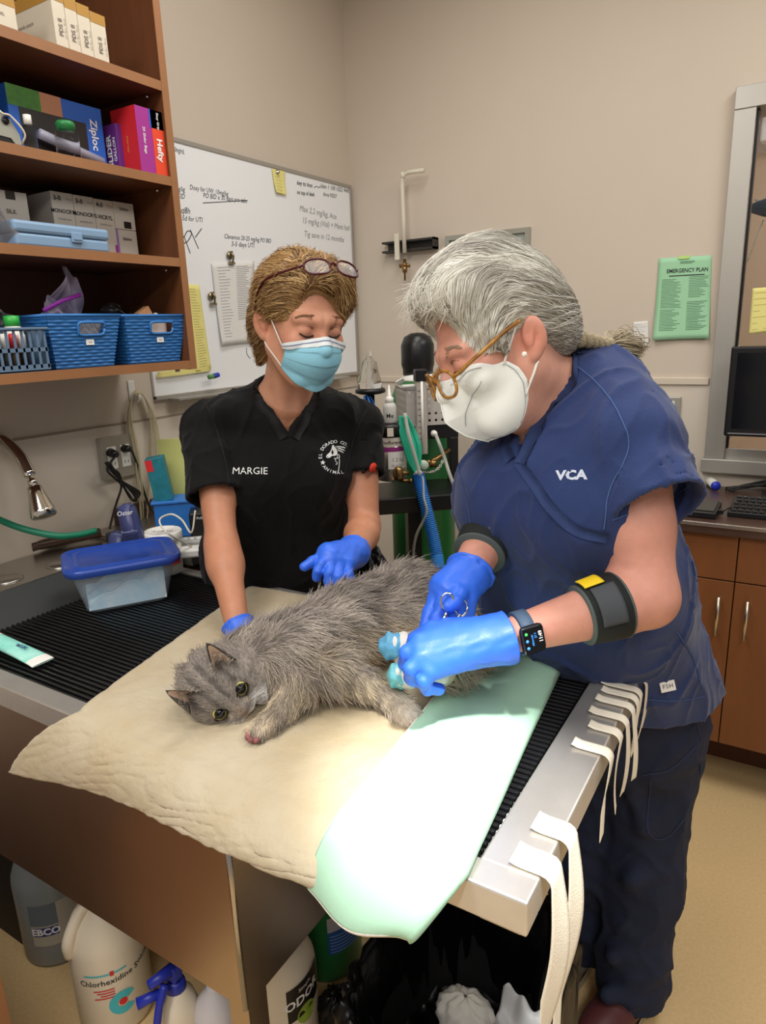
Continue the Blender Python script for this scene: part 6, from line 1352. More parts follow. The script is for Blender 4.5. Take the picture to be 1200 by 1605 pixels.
def m_body(P):
    q = mloc(P); d = face_sdf(q, 0.98)
    nkt = mw((0, 0.030, -0.075)); d = smin(d, s_cap(P, nkt, MG['nk'], 0.050, 0.054), 0.028)
    d = smin(d, s_cap(P, mw((0.035, -0.005, -0.07)), MG['nk']+tl*0.02+tf*0.045, 0.013, 0.011), 0.02)
    d = smin(d, s_cap(P, mw((-0.045, 0.01, -0.06)), MG['nk']-tl*0.01+tf*0.045, 0.013, 0.011), 0.02)
    d = smin(d, m_torso(P), 0.035)
    for s in (-1, 1): d = smin(d, s_cap(P, MG['nk']+tl*0.018*s+tf*0.052-tu*0.035, MG['nk']+tl*0.12*s+tf*0.022-tu*0.012, 0.009, 0.009), 0.02)
    d = smin(d, s_poly(P, [MG['sR'], MG['eR'], MG['eR']*0.75+MG['wR']*0.25, MG['wR']], [0.048, 0.0315, 0.0335, 0.0245], 0.03), 0.04)
    d = smin(d, s_poly(P, [MG['sL'], MG['eL'], MG['eL']*0.7+MG['wL']*0.3, MG['wL']], [0.048, 0.0345, 0.037, 0.028], 0.02), 0.04)
    for nm in 'RL': d = smin(d, s_poly(P, list(legs[nm]), [0.075, 0.052, 0.036], 0.03), 0.05)
    return d
sk_m, sk_mb = lrgb(202, 148, 120), lrgb(200, 120, 98)
def m_col(v):
    q = (v-MO) @ MR; c = face_col(q, sk_m, sk_mb); far = np.linalg.norm(q, axis=1) > 0.2; c[far] = lrgb(188, 130, 100); return c
body_m = sdf_obj('body', m_body, (-1.42, 0.82, 0.86), (-0.55, 1.72, 1.70), 0.0034, M_skin, pm, m_col)
# scrub top
M_blk = mat('black_scrub_cloth', (10, 10, 11), 0.85, bump=0.15, bscale=320, sheen=0.06, spec=0.25)
slR = MG['sR']+(MG['eR']-MG['sR'])*0.60; slL = MG['sL']+(MG['eL']-MG['sL'])*0.50
Vb = D(455, 690, 1.50)
folds_m = [(D(395, 780, 1.58), D(425, 730, 1.52), 0.010), (D(390, 860, 1.66), D(470, 840, 1.64), 0.012), (D(400, 900, 1.70), D(500, 870, 1.68), 0.012), (D(505, 800, 1.62), D(540, 750, 1.58), 0.010), (D(420, 820, 1.62), D(415, 900, 1.68), 0.010), (D(470, 800, 1.60), D(480, 890, 1.68), 0.010)]
folds_sl = [(D(300, 690, 1.53), D(330, 770, 1.48), 0.010), (D(590, 690, 1.62), D(570, 740, 1.58), 0.008), (D(345, 700, 1.50), D(352, 780, 1.46), 0.010)]
def garment(P, torso, sleeves, neckcut, hem, folds, fsl, wall=0.007):
    """cloth shell: torso SDF, sleeves [(a, b, ra, rb)], neckcut SDF to remove, hem (point, normal)"""
    t = torso(P)
    for (a, b, r) in folds: t = smin(t, s_cap(P, a, b, r, r*0.5), 0.022)
    full = t; outer = t
    for (a, b, ra, rb) in sleeves:
        a, b = np.array(a), np.array(b); ax = (b-a)/np.linalg.norm(b-a); c = s_cap(P, a, b+ax*0.05, ra, rb)
        for (p, q_, r) in fsl: c = smin(c, s_cap(P, p, q_, r, r*0.5), 0.02)
        full = smin(full, c, 0.010); outer = smin(outer, smax(c, s_plane(P, b, ax), 0.002), 0.010)
    nz_ = 0.0022*noisefold(P, 34, 3)
    sh = np.minimum(np.maximum(outer+nz_, -(full+nz_+wall)), np.maximum(t+nz_, -(t+nz_+wall)))
    sh = np.maximum(sh, s_plane(P, hem[0], hem[1]))
    return smax(sh, -neckcut(P), 0.003)
def m_gtorso(P):
    d = m_torso(P, 0.017, 0.030)
    for s in (-1, 1): d = smin(d, s_cap(P, MG['nk']+tl*0.035*s+tf*0.050-tu*0.035, MG['nk']+tl*0.13*s+tf*0.024-tu*0.012, 0.024, 0.028), 0.03)
    return d
def m_neckcut(P):
    q = P-A3(Vb); u = q @ A3(tl); w = q @ A3(tu); n = q @ A3(tf)
    wedge = np.maximum((np.abs(u)-0.64*w)*0.85, -(n+0.10))
    return np.minimum(wedge, s_cap(P, MG['nk']-tu*0.02, MG['nk']+tu*0.15+tf*0.03, 0.064, 0.078))
def m_top(P): return garment(P, m_gtorso, [(MG['sR']-tu*0.012, slR, 0.062, 0.066), (MG['sL']-tu*0.010, slL, 0.058, 0.056)], m_neckcut, (MG['pv']-tu*0.06, -tu), folds_m, folds_sl)
top_m = sdf_obj('scrub_top', m_top, (-1.46, 0.92, 0.78), (-0.55, 1.85, 1.50), 0.0040, M_blk, pm, disp=cloth_disp(0.0045, 26))
bv_m = bvh_of(top_m)
# neck band along the V
def v_band(bv, par, m_, Vp, tl_, tu_, tf_, slope, w1, width=0.022, lim=0.09):
    for sd_, wm in ((-1, w1[0]), (1, w1[1])):
        pts = []
        for k in range(30):
            w = wm*k/29; sl_ = slope if not isinstance(slope, tuple) else slope[(sd_+1)//2]; p = Vector(Vp)+Vector(tl_)*(sd_*(sl_*w+width*0.46/0.85))+Vector(tu_)*(w-0.004); h_ = None
            for j_ in range(16):
                c_ = bv.ray_cast(p+Vector(tl_)*(sd_*0.003*j_)+Vector(tf_)*0.2, -Vector(tf_), 0.40)
                if c_[0] is not None and (not pts or (c_[0]-pts[-1][0]).length < 0.022): h_ = c_; break
            if h_ is None: break
            if h_[1].dot(Vector(tf_)) < 0.05 and h_[1].dot(Vector(tf_)) > -0.05: break
            pts.append((h_[0], h_[1]))
        vs = []; fs = []
        for i, (p, n) in enumerate(pts):
            d = (pts[min(i+1, len(pts)-1)][0]-pts[max(i-1, 0)][0]).normalized(); n = (n if n.dot(Vector(tf_)) > 0 else -n); n = (n+Vector(tf_)).normalized(); sdv = d.cross(n).normalized()
            for kk in (-0.5, 0.5): vs.append(p+sdv*(width*kk)+n*0.0035)
            for kk in (-0.5, 0.5): vs.append(p+sdv*(width*kk)-n*0.004)
        for i in range(len(pts)-1): a_, b_ = i*4, i*4+4; fs += [(a_, b_, b_+1, a_+1), (a_+2, a_, b_, b_+2), (a_+1, a_+3, b_+3, b_+1)]
        if fs: MB().add(vs, fs, True).build('neck_band', m_, par)
M_blk2 = mat('black_scrub_band', (11, 11, 13), 0.8, bump=0.15, bscale=320)
v_band(bv_m, top_m, M_blk2, Vb, tl, tu, tf, 0.64, (0.15, 0.15))
def pocket_seam(bv, pts, m_, par, w=0.0022, name='seam', lift=0.0012):
    q_ = seen_path(bv, pts)
    if len(q_) > 2: link(name, strip_on(bv, q_, w, lift).mesh(), m_, par)
M_seam = mat('black_seam', (26, 26, 28), 0.8)
pocket_seam(bv_m, [(318, 625), (335, 660), (352, 720), (360, 770)], M_seam, top_m)
pocket_seam(bv_m, [(585, 625), (560, 670), (545, 720), (538, 750)], M_seam, top_m)
pocket_seam(bv_m, [(283, 775), (320, 785), (360, 780)], M_seam, top_m)
# embroidery
M_thread = mat('white_thread', (225, 226, 224), 0.8, bump=0.4, bscale=500)
def emb(bv, s, size, c, right, up, nrm, par, m_=None, **kw):
    vs_, fs_ = text_geo(s, size, 'CENTER', **kw); link('embroidery', decal(bv, vs_, fs_, c, right, up, nrm), m_ or M_thread, par)
eu, ew, en = Vector(_r), Vector(-_d), Vector(-_f)
emb(bv_m, 'MARGIE', 0.0215, D(393.5, 739, 1.50), eu, ew, en, top_m, bold=0.0)
lc_ = Vector(D(528, 716, 1.55)); sc_ = 1.55/FPX
def arc_text(bv, s, size, c, r, a0, a1, par, flip=False):
    n = len(s)
    for k, ch_ in enumerate(s):
        if ch_ == ' ': continue
        a = a0+(a1-a0)*k/(n-1); rad_ = eu*math.cos(a)+ew*math.sin(a); tang = (eu*math.sin(a)-ew*math.cos(a)) if not flip else (-eu*math.sin(a)+ew*math.cos(a))
        vs_, fs_ = text_geo(ch_, size, 'CENTER', bold=0.01); link('embroidery', decal(bv, vs_, fs_, c+rad_*r, tang, rad_ if not flip else -rad_, en), M_thread, par)
arc_text(bv_m, 'EL DORADO CO.', 0.0105, lc_, 24.5*sc_, rad(186), rad(52), top_m)
arc_text(bv_m, 'ANIMAL', 0.0105, lc_, 25*sc_, rad(222), rad(288), top_m, True)
def poly_decal(bv, pts, c, par, m_=None):
    bm = bmesh.new(); vs_ = [bm.verts.new((x_*sc_, -y_*sc_, 0)) for x_, y_ in pts]; bm.faces.new(vs_); bmesh.ops.triangulate(bm, faces=bm.faces[:])
    bm.verts.index_update(); v2 = [v.co.copy() for v in bm.verts]; f2 = [tuple(v.index for v in f.verts) for f in bm.faces]; bm.free(); link('embroidery', decal(bv, v2, f2, c, eu, ew, en), m_ or M_thread, par)
def line_decal(bv, pts, c, par, w=0.0016, m_=None):
    link('embroidery', strip_on(bv, [c+eu*(x_*sc_)+ew*(-y_*sc_) for x_, y_ in [(p.x, p.y) for p in smooth_path([(a, b, 0) for a, b in pts], 5)]], w, 0.0016).mesh(), m_ or M_thread, par)
hx0, hy0 = 528, 716   # horse head, mane, cat and dog outlines around the badge centre (pixels)
def rel(l): return [(a/8.571+480-hx0, b/8.571+660-hy0) for a, b in l]
poly_decal(bv_m, rel([(345, 325), (362, 318), (372, 335), (395, 365), (412, 400), (415, 440), (390, 465), (350, 470), (315, 500), (285, 505), (272, 485), (285, 460), (320, 420), (340, 370)]), lc_, top_m)
for l in ([(375, 335), (430, 326), (500, 332), (522, 352), (500, 350), (440, 342)], [(385, 350), (440, 350), (495, 370), (515, 388), (480, 382), (430, 365)], [(400, 375), (440, 382), (480, 400), (498, 425), (470, 410), (430, 395)]): poly_decal(bv_m, rel(l), lc_, top_m)
for l in ([(305, 605), (320, 560), (350, 520), (355, 500), (372, 515), (405, 495), (430, 500)], [(430, 495), (440, 450), (470, 430), (490, 450), (470, 480), (440, 490)], [(372, 520), (385, 545), (410, 560), (400, 580), (370, 590), (352, 620), (360, 660), (372, 680)], [(475, 490), (460, 560), (445, 620), (430, 660), (415, 675)]): line_decal(bv_m, rel(l), lc_, top_m)
st = [(math.sin(k*PI/5)*(4.2 if k % 2 == 0 else 1.8), -math.cos(k*PI/5)*(4.2 if k % 2 == 0 else 1.8)) for k in range(10)]
sx_, sy_ = 232/8.571+480-hx0, 566/8.571+660-hy0
poly_decal(bv_m, [(a+sx_, b+sy_) for a, b in st], lc_, top_m)
hq = bv_m.find_nearest(Vector(D(592, 738, 1.58))); MB().lathe(hq[0], [(0, 0), (0.012, 0), (0.012, 0.0015), (0, 0.002)], n=16, axis=tuple(hq[1])).build('red_badge', mat('red_patch', (222, 62, 44), 0.7), top_m)
# trousers and shoes behind the table
def m_pants(P):
    d = s_ecap(P, MG['pv']+tu*0.02, MG['pv']-tu*0.08, 0.116, 0.12, tl, 1.45)
    for nm in 'RL': a, b, c = legs[nm]; d = smin(d, s_poly(P, [a, b, c-np.array([0, 0, 0.03])], [0.095, 0.078, 0.07], 0.03), 0.04)
    return np.maximum(d+0.004*noisefold(P, 22, 8), -(P[:, 2]-0.05))
sdf_obj('trousers', m_pants, (MG['pv'][0]-0.3, MG['pv'][1]-0.25, 0.0), (MG['pv'][0]+0.3, MG['pv'][1]+0.3, 1.0), 0.010, M_blk, pm)
for nm in 'RL':
    c = legs[nm][2]; sdf_obj('shoe', lambda P, c=c: np.maximum(smin(s_ell(P, (c[0], c[1], 0.04), (0.045, 0.06, 0.055)), s_ell(P, np.array([c[0], c[1], 0.03])+np.array([tf[0], tf[1], 0])*0.10, (0.045, 0.08, 0.035)), 0.04), -P[:, 2]+0.001), (c[0]-0.2, c[1]-0.25, -0.01), (c[0]+0.25, c[1]+0.2, 0.12), 0.008, M_black, pm)
# ---- hair
def m_hair(P):
    q = mloc(P); d = s_ell(q, (0.002, 0.026, 0.046), (0.084, 0.100, 0.086))
    d = smin(d, s_ell(q, (0.006, -0.046, 0.096), (0.062, 0.040, 0.030)), 0.04)
    d = smin(d, s_ell(q, (0.063, -0.032, 0.056), (0.019, 0.032, 0.034)), 0.03)
    d = smin(d, s_ell(q, (-0.066, -0.012, 0.052), (0.020, 0.038, 0.036)), 0.03)
    d = smin(d, s_ell(q, (0.0, 0.086, -0.030), (0.062, 0.034, 0.062)), 0.05)
    d = smin(d, s_cap(q, (-0.062, 0.058, -0.01), (-0.054, 0.062, -0.100), 0.018, 0.006), 0.03)
    d = smax(d, -s_ell(q, (-0.008, -0.100, -0.012), (0.076, 0.074, 0.100)), 0.008)
    d = smax(d, -s_ell(q, (-0.088, 0.012, -0.026), (0.030, 0.034, 0.044)), 0.008)
    d = smax(d, -s_ell(q, (0.086, 0.000, -0.040), (0.030, 0.034, 0.046)), 0.008)
    return d+0.0026*np.sin(q[:, 0]*130+3*np.sin(q[:, 1]*40+q[:, 2]*30))
h_dark, h_mid, h_light = lrgb(104, 76, 48), lrgb(166, 130, 84), lrgb(226, 192, 136)
M_hairbase = mat('hair_base', (110, 80, 50), 0.6, attr='col', bump=0.5, bscale=150)
hs_m = sdf_obj('hair', m_hair, MO-0.22, MO+0.22, 0.004, M_hairbase, pm, lambda v: np.tile(h_dark, (len(v), 1)))
def groom(shell, fn, n, length, K, flow, seed, off=(0.0005, 0.005), lift=0.0, keep=None, jit=0.25):
    v, q = o_verts[shell]; rng = np.random.RandomState(seed)
    a = v[q[:, 0]]; b = v[q[:, 1]]; c = v[q[:, 3]]; ar = np.linalg.norm(np.cross(b-a, c-a), axis=1); pick = rng.choice(len(q), n*2, p=ar/ar.sum())
    p = a[pick]+(b-a)[pick]*rng.rand(n*2, 1)+(c-a)[pick]*rng.rand(n*2, 1)
    if keep is not None: p = p[keep(p)]
    p = p[:n]; n = len(p); o = rng.uniform(off[0], off[1], n); p = to_surface(fn, p, 2); g = grad(fn, p); p = p+g*o[:, None]*0.3
    L = rng.uniform(length[0], length[1], n); pts = [p]; jv = rng.normal(0, jit, (n, 3))
    for k in range(1, K):
        f = flow(p)+jv*1.0; g = grad(fn, p); f = f-g*(f*g).sum(1)[:, None]; f /= np.maximum(np.linalg.norm(f, axis=1, keepdims=True), 1e-6)
        p = p+f*(L/(K-1))[:, None]; d = fn(p.astype(F32)); tgt = o*(0.3+0.7*k/(K-1))+lift*(k/(K-1))**2*rng.uniform(0, 1, n); g = grad(fn, p); p = p-g*np.clip(d-tgt, -0.02, 0.006)[:, None]; pts.append(p)
    return np.stack(pts, 1)
def m_flow(P):
    q = (P-MO) @ MR; x = q[:, 0]+0.034; s = np.tanh(x/0.012); n = len(q); wf = np.clip((0.03-q[:, 1])/0.07, 0, 1)
    top = np.clip((q[:, 2]-0.075)/0.04, 0, 1); lat = np.clip(np.abs(x)/0.07, 0, 1)
    f1 = np.stack([s*(0.9-0.55*lat), 0.25+0.55*lat, 0.30*(1-lat)-1.0*lat*lat], 1)
    f2 = np.stack([0.20*s, 0.75*np.ones(n), -0.35-5*np.clip(q[:, 1], 0.0, 0.12)], 1)
    return (f1*wf[:, None]+f2*(1-wf[:, None])) @ MR.T
pts = groom(hs_m, m_hair, 9500, (0.06, 0.12), 10, m_flow, 3, (0.0005, 0.007), 0.012, jit=0.13)
q0 = (pts[:, 0]-MO) @ MR; rng = np.random.RandomState(2); mix = np.clip(0.42+0.45*vnoise(q0, 130, 1)+1.6*(q0[:, 2]-0.06)+rng.normal(0, 0.2, len(q0)), 0, 1)[:, None]
hair_obj('hair_strands', pts, 0.00075, 0.00025, np.where(mix < 0.5, h_dark+(h_mid-h_dark)*mix*2, h_mid+(h_light-h_mid)*(mix*2-1)), M_hair, pm)
hairline('hairline_strands', body_m, m_hair, m_body, MO, MR, 1.0, m_flow, 900, (0.03, 0.06), 8, lambda r, n: h_mid*(0.6+0.7*r.rand(n, 1)), pm, 0.005, 5)
brow_and_lash(pm, MO, MR, m_body, lrgb(120, 84, 56), mat('lash_dark', (40, 26, 22), 0.6))
# ---- mask (worn: part of the person)
def surgical_mask(par, org, R, fn, m_, m_band, white):
    def mp_(u, v):
        th = (u*2-1)*1.08; zt_ = -0.018-0.016*abs(u*2-1)**2+0.010*math.cos(th)**4; zb_ = -0.124+0.040*abs(u*2-1)**1.5
        rx = 0.070+0.005*math.sin(v*PI); ry = 0.092+0.020*math.sin(min(1, v*1.15)*PI)-0.012*v
        pl = 0.0022*((v*4.0) % 1.0) if 0.16 < v < 0.86 else 0.0
        return np.array([rx*math.sin(th), -0.012-(ry+pl)*math.cos(th), zt_+(zb_-zt_)*v])
    nu, nv = 44, 56
    G = np.array([[mp_(i/nu, j/nv) for j in range(nv+1)] for i in range(nu+1)]).reshape(-1, 3) @ R.T+org
    d = fn(G.astype(F32)); g = grad(fn, G); G = G+g*np.clip(0.0035-d, 0, 0.02)[:, None]; G = G.reshape(nu+1, nv+1, 3)
    f = lambda u, v: G[round(u*nu), round(v*nv)]
    mk_ = MB().grid(f, nu, nv, thick=-0.0012).build('face_mask', m_, par)
    outn = lambda i, j: Vector(grad(fn, G[i, j][None])[0])
    MB().grid(lambda u, v: Vector(G[round(u*nu), round(v*8)])+outn(round(u*nu), round(v*8))*0.0016, nu, 8).build('mask_band', m_band, mk_)
    MB().grid(lambda u, v: Vector(G[round(u*nu), 3+round(v*1)])+outn(round(u*nu), 3)*0.0022, nu, 1).build('band_stitch', mat('band_line', (120, 130, 170), 0.7), mk_)
    for s, i in ((-1, 0), (1, nu)):
        e1 = org+R @ np.array([s*0.078, 0.004, 0.017]); e3 = org+R @ np.array([s*0.075, 0.014, -0.044])
        a, b = G[i, 2], G[i, nv-3]
        mb_ = MB()
        for (p0_, p1_) in ((a, e1), (e3, b)):
            P_ = np.array([p0_*(1-k/10)+p1_*k/10 for k in range(11)]); dd = fn(P_.astype(F32)); P_ = P_+grad(fn, P_)*np.clip(0.0015-dd, 0, 0.02)[:, None]; mb_.tube([V(*p) for p in P_], 0.0014, n=6)
        mb_.build('ear_loop', white, mk_)
    return mk_, G
M_mask = mat('mask_blue', (140, 200, 222), 0.75, bump=0.1, bscale=300); M_maskw = mat('mask_white', (226, 232, 234), 0.75, bump=0.1, bscale=300)
mask_m, _G = surgical_mask(pm, MO, MR, m_body, M_mask, M_maskw, M_white)
# ---- gloves
def X_(l): return [np.array(D(*p)) for p in l]
kn = X_([(513, 866, 1.37), (520, 876, 1.36), (531, 882, 1.36), (543, 884, 1.37)])
wl_ = np.array(D(553, 867, 1.435))
glove(pm, wl_, MG['eL'], [(wl_, kn[1], 0.029, 0.021), (wl_, kn[3], 0.027, 0.019), (wl_, kn[0], 0.027, 0.021)],
      [(X_([(531, 866, 1.41), (508, 872, 1.37), (490, 880, 1.355), (477, 888, 1.35)]), [0.013, 0.0115, 0.0105, 0.0095]),
       ([kn[0]]+X_([(504, 884, 1.345), (498, 896, 1.34), (496, 905, 1.345)]), [0.0125, 0.0112, 0.0102, 0.0092]),
       ([kn[1]]+X_([(516, 898, 1.335), (515, 910, 1.335), (515, 919, 1.34)]), [0.0125, 0.0112, 0.0102, 0.0092]),
       ([kn[2]]+X_([(530, 904, 1.335), (531, 915, 1.335), (532, 923, 1.34)]), [0.0120, 0.0108, 0.0100, 0.0090]),
       ([kn[3]]+X_([(546, 901, 1.345), (550, 911, 1.345), (552, 918, 1.35)]), [0.0108, 0.0098, 0.0092, 0.0084])], 0.029, cuff=0.012)
wr_ = np.array(D(378, 990, 1.350)); 
glove(pm, wr_, MG['wR'], [(wr_, np.array(D(402, 1006, 1.33)), 0.026, 0.022), (wr_, np.array(D(392, 1016, 1.31)), 0.025, 0.020)],
      [(X_([(402, 1006, 1.33), (420, 1012, 1.31), (432, 1022, 1.30)]), [0.0115, 0.0105, 0.009]), (X_([(398, 1012, 1.32), (412, 1022, 1.30), (420, 1034, 1.29)]), [0.0115, 0.0105, 0.009]),
       (X_([(394, 1016, 1.31), (400, 1030, 1.29), (404, 1042, 1.28)]), [0.0115, 0.0105, 0.009]), (X_([(388, 1016, 1.31), (386, 1030, 1.29), (386, 1040, 1.28)]), [0.0105, 0.0095, 0.0085]), (X_([(372, 998, 1.335), (366, 1012, 1.31), (370, 1026, 1.29)]), [0.012, 0.0105, 0.009])], 0.027, cuff=0.018)
# ---- glasses pushed up on the hair: a thing of its own
def spectacles(name, label, org, R, c, tilt, m_f, m_l, rx, rz, half, temple, rt=0.0018, fn=None):
    """two lens rims, bridge, temples; c = bridge centre in head frame, tilt about x"""
    t = thing(name, org+R @ np.array(c), label, 'glasses'); ct, st_ = math.cos(tilt), math.sin(tilt)
    def L(x, z, y=0.0): return V(*(org+R @ (np.array(c)+np.array([x, y*ct-z*st_, y*st_+z*ct]))))
    for s in (-1, 1):
        rim = []
        for k in range(29):
            a = 2*PI*k/28; ex = 0.8; x = math.copysign(abs(math.cos(a))**ex, math.cos(a))*rx; z = math.copysign(abs(math.sin(a))**ex, math.sin(a))*rz
            rim.append((s*(half+x), z, 0.012*((half+x)/0.06)**2))
        r_ = MB().tube([L(*p) for p in rim], rt, n=8).build('lens_rim', m_f, t)
        ce = L(s*half, 0, 0.012*(half/0.06)**2); MB().add([ce]+[L(*p) for p in rim[:-1]], [(0, k+1, (k+1) % 28+1) for k in range(28)], True).build('lens', m_l, r_)
        hinge = L(s*(half+rx), rz*0.35, 0.012*((half+rx)/0.06)**2); P_ = [hinge]+[V(*(org+R @ np.array([s*p[0], p[1], p[2]]))) for p in temple]
        MB().tube(smooth_path(P_, 6), rt*1.15, n=8, sx=1.4).build('temple', m_f, t)
    MB().tube(smooth_path([L(-half+rx, rz*0.25, 0.003), L(0, rz*0.5, -0.001), L(half-rx, rz*0.25, 0.003)], 6), rt*1.05, n=8).build('bridge', m_f, t)
    for s in (-1, 1): MB().tube([L(s*(half-rx), -rz*0.1, 0.004), L(s*(half-rx-0.003), -rz*0.3, 0.009)], 0.0018, n=6).build('nose_pad', M_clearp, t)
    return t
M_lens = mat('lens_glass', (235, 238, 240), 0.04, alpha=0.22, spec=0.8); M_frame1 = mat('oxblood_frame', (74, 16, 22), 0.25)
spectacles('reading_glasses', 'dark red framed glasses pushed up on the blonde hair', MO, MR, (0.010, -0.086, 0.124), -0.80, M_frame1, M_lens, 0.0255, 0.0165, 0.033, [(0.094, -0.025, 0.085), (0.098, 0.01, 0.050), (0.092, 0.03, 0.012)], 0.0022)
# ------------------------------------------------------------------ person in navy at the end of the table
VT = dict(nk=D(882, 612, 1.14), sL=D(984, 692, 1.03), sR=D(815, 660, 1.29), ch=D(886, 752, 1.15), wa=D(896, 905, 1.27), pv=D(976, 1075, 1.45),
          eL=D(1012, 935, 1.00), wL=D(815, 992, 0.965), eR=D(800, 770, 1.24), wR=D(738, 893, 1.10))
_fw = -0.850*_r+0.498*_d-0.170*_f; VR = basis(_fw, -0.460*_r-0.860*_d-0.221*_f); VO = D(774.6, 537.3, 1.06)
VS = 0.99
def vloc(P): return ((P-A3(VO)) @ VR.astype(F32))/F32(VS)
def vw(l): return VO+VR @ (np.array(l, float)*VS)
_lft = -_r0; vfront = _lft*math.cos(rad(42))+hcam*math.sin(rad(42)); vtl = np.cross(ZZ, vfront); vtl = vtl if vtl @ _r0 > 0 else -vtl
pn_ = thing('person', (-0.2, 1.3, 0), 'person in navy scrubs with grey braid and white mask holding scissors', 'person')
vtu = VT['nk']-VT['pv']; vtu -= vtl*(vtu @ vtl); vtu /= np.linalg.norm(vtu); vtf = np.cross(vtu, vtl); vtf = vtf if vtf @ vfront > 0 else -vtf
vlegs = dict(L=(D(1022, 1120, 1.45), D(1006, 1360, 1.50), D(985, 1560, 1.545)), R=(D(940, 1120, 1.54), D(915, 1330, 1.58), D(905, 1470, 1.65)))
def v_torso(P, g=0.0, gw=0.0):
    d = s_ecap(P, VT['ch'], VT['wa'], 0.114+g, 0.122+gw, vtl, 1.28)
    d = smin(d, s_ecap(P, VT['wa'], VT['pv'], 0.122+gw, 0.118+gw, vtl, 1.22), 0.07)
    d = smin(d, s_cap(P, VT['nk']-vtu*0.02-vtf*0.02, VT['sL']-vtu*0.002, 0.055+g, 0.052+g), 0.06)
    d = smin(d, s_cap(P, VT['nk']-vtu*0.02-vtf*0.02, VT['sR']-vtu*0.002, 0.055+g, 0.052+g), 0.06)
    for s in (-1, 1): d = smin(d, s_sph(P, VT['ch']+vtl*0.075*s+vtf*0.066-vtu*0.02, 0.070+g), 0.06)
    return d
def v_body(P):
    q = vloc(P); d = face_sdf(q, 1.0)*VS
    d = smin(d, s_cap(P, vw((0, 0.030, -0.070)), VT['nk'], 0.054, 0.054), 0.03)
    d = smin(d, s_cap(P, vw((0.02, -0.03, -0.10)), VT['nk']+vtf*0.05-vtu*0.03, 0.026, 0.03), 0.03)
    d = smin(d, v_torso(P), 0.04)
    d = smin(d, s_poly(P, [VT['sL'], VT['eL']*0.55+VT['sL']*0.45, VT['eL'], VT['eL']*0.72+VT['wL']*0.28, VT['wL']], [0.056, 0.049, 0.043, 0.042, 0.0265], 0.02), 0.04)
    d = smin(d, s_poly(P, [VT['sR'], VT['eR'], VT['eR']*0.7+VT['wR']*0.3, VT['wR']], [0.055, 0.042, 0.041, 0.030], 0.02), 0.04)
    for nm in 'RL': d = smin(d, s_poly(P, list(vlegs[nm]), [0.080, 0.055, 0.038], 0.03), 0.05)
    return d
sk_v, sk_vb = lrgb(208, 154, 134), lrgb(206, 118, 102)
def v_col(v):
    q = (v-VO) @ VR; c = face_col(q, sk_v, sk_vb); far = np.linalg.norm(q, axis=1) > 0.21; c[far] = lrgb(200, 142, 124); return c
body_v = sdf_obj('body', v_body, (-0.80, 0.70, 0.80), (0.24, 1.62, 1.68), 0.0034, M_skin, pn_, v_col)
M_navy = mat('navy_scrub_cloth', (32, 50, 98), 0.88, var=0.10, vscale=9, bump=0.22, bscale=300, sheen=0.15)
M_navyd = mat('navy_trouser_cloth', (26, 34, 58), 0.85, var=0.08, vscale=9, bump=0.22, bscale=260)
slL_, slR_ = D(1032, 796, 0.975), VT['sR']+(VT['eR']-VT['sR'])*0.75
vfolds = [] and [(D(735, 760, 1.10), D(800, 900, 1.12), 0.012), (D(770, 730, 1.05), D(860, 860, 1.08), 0.012), (D(860, 900, 1.12), D(950, 860, 1.10), 0.012), (D(820, 960, 1.16), D(900, 900, 1.13), 0.014), (D(760, 850, 1.1), D(780, 920, 1.15), 0.012), (D(1085, 880, 1.2), D(1100, 1010, 1.24), 0.016), (D(1050, 1020, 1.2), D(1110, 960, 1.24), 0.014), (D(960, 740, 1.03), D(940, 640, 1.04), 0.010), (D(950, 830, 1.05), D(935, 760, 1.04), 0.012), (D(1010, 1060, 1.2), D(1070, 1090, 1.24), 0.012)]
vfsl = [] and [(D(1030, 690, 0.94), D(1010, 790, 0.92), 0.010), (D(1075, 720, 0.98), D(1085, 780, 0.97), 0.010), (D(975, 700, 0.95), D(975, 800, 0.93), 0.010)]
Vb2 = D(812, 716, 1.00)
def v_gtorso(P):
    d = v_torso(P, 0.020, 0.030)
    d = smin(d, s_ecap(P, VT['wa']-vtf*0.01, VT['pv']-vtu*0.03-vtf*0.03, 0.138, 0.142, vtl, 1.15), 0.06)
    d = smin(d, s_cap(P, VT['nk']+vtl*0.05-vtf*0.03-vtu*0.01, VT['sL']-vtf*0.01, 0.066, 0.060), 0.04)
    for s in (-1, 1): d = smin(d, s_cap(P, VT['nk']+vtl*0.055*s+vtf*0.045-vtu*0.03, VT['nk']+vtl*0.13*s+vtf*0.03-vtu*0.02, 0.030, 0.034), 0.04)
    return d
def trace(fn, px, py, t0=0.7):
    d = ray(px, py); L = np.linalg.norm(d); t = t0
    for _ in range(60):
        e = float(fn((CAM+d*t).astype(F32)[None])[0]); t += max(e, 0.0005)/L*0.9
        if e < 0.0008: break
    return CAM+d*t
Vb2 = trace(v_gtorso, 812, 716); _e1 = trace(v_gtorso, 872, 590)-Vb2; v_s1 = float((_e1 @ vtl)/max(_e1 @ vtu, 0.02))
nax = vw((0, 0.02, -0.05))-VT['nk']; nax /= np.linalg.norm(nax)
def v_neckcut(P):
    q = P-A3(Vb2); u = q @ A3(vtl); w = q @ A3(vtu); n = q @ A3(vtf)
    wedge = np.maximum(np.maximum((u-v_s1*w)*0.92, (-u-1.2*w)*0.64), -(n+0.12))
    return np.minimum(wedge, s_cap(P, VT['nk']-nax*0.02, VT['nk']+nax*0.16, 0.057, 0.066))
hemz = float(D(1060, 1108, 1.33)[2])
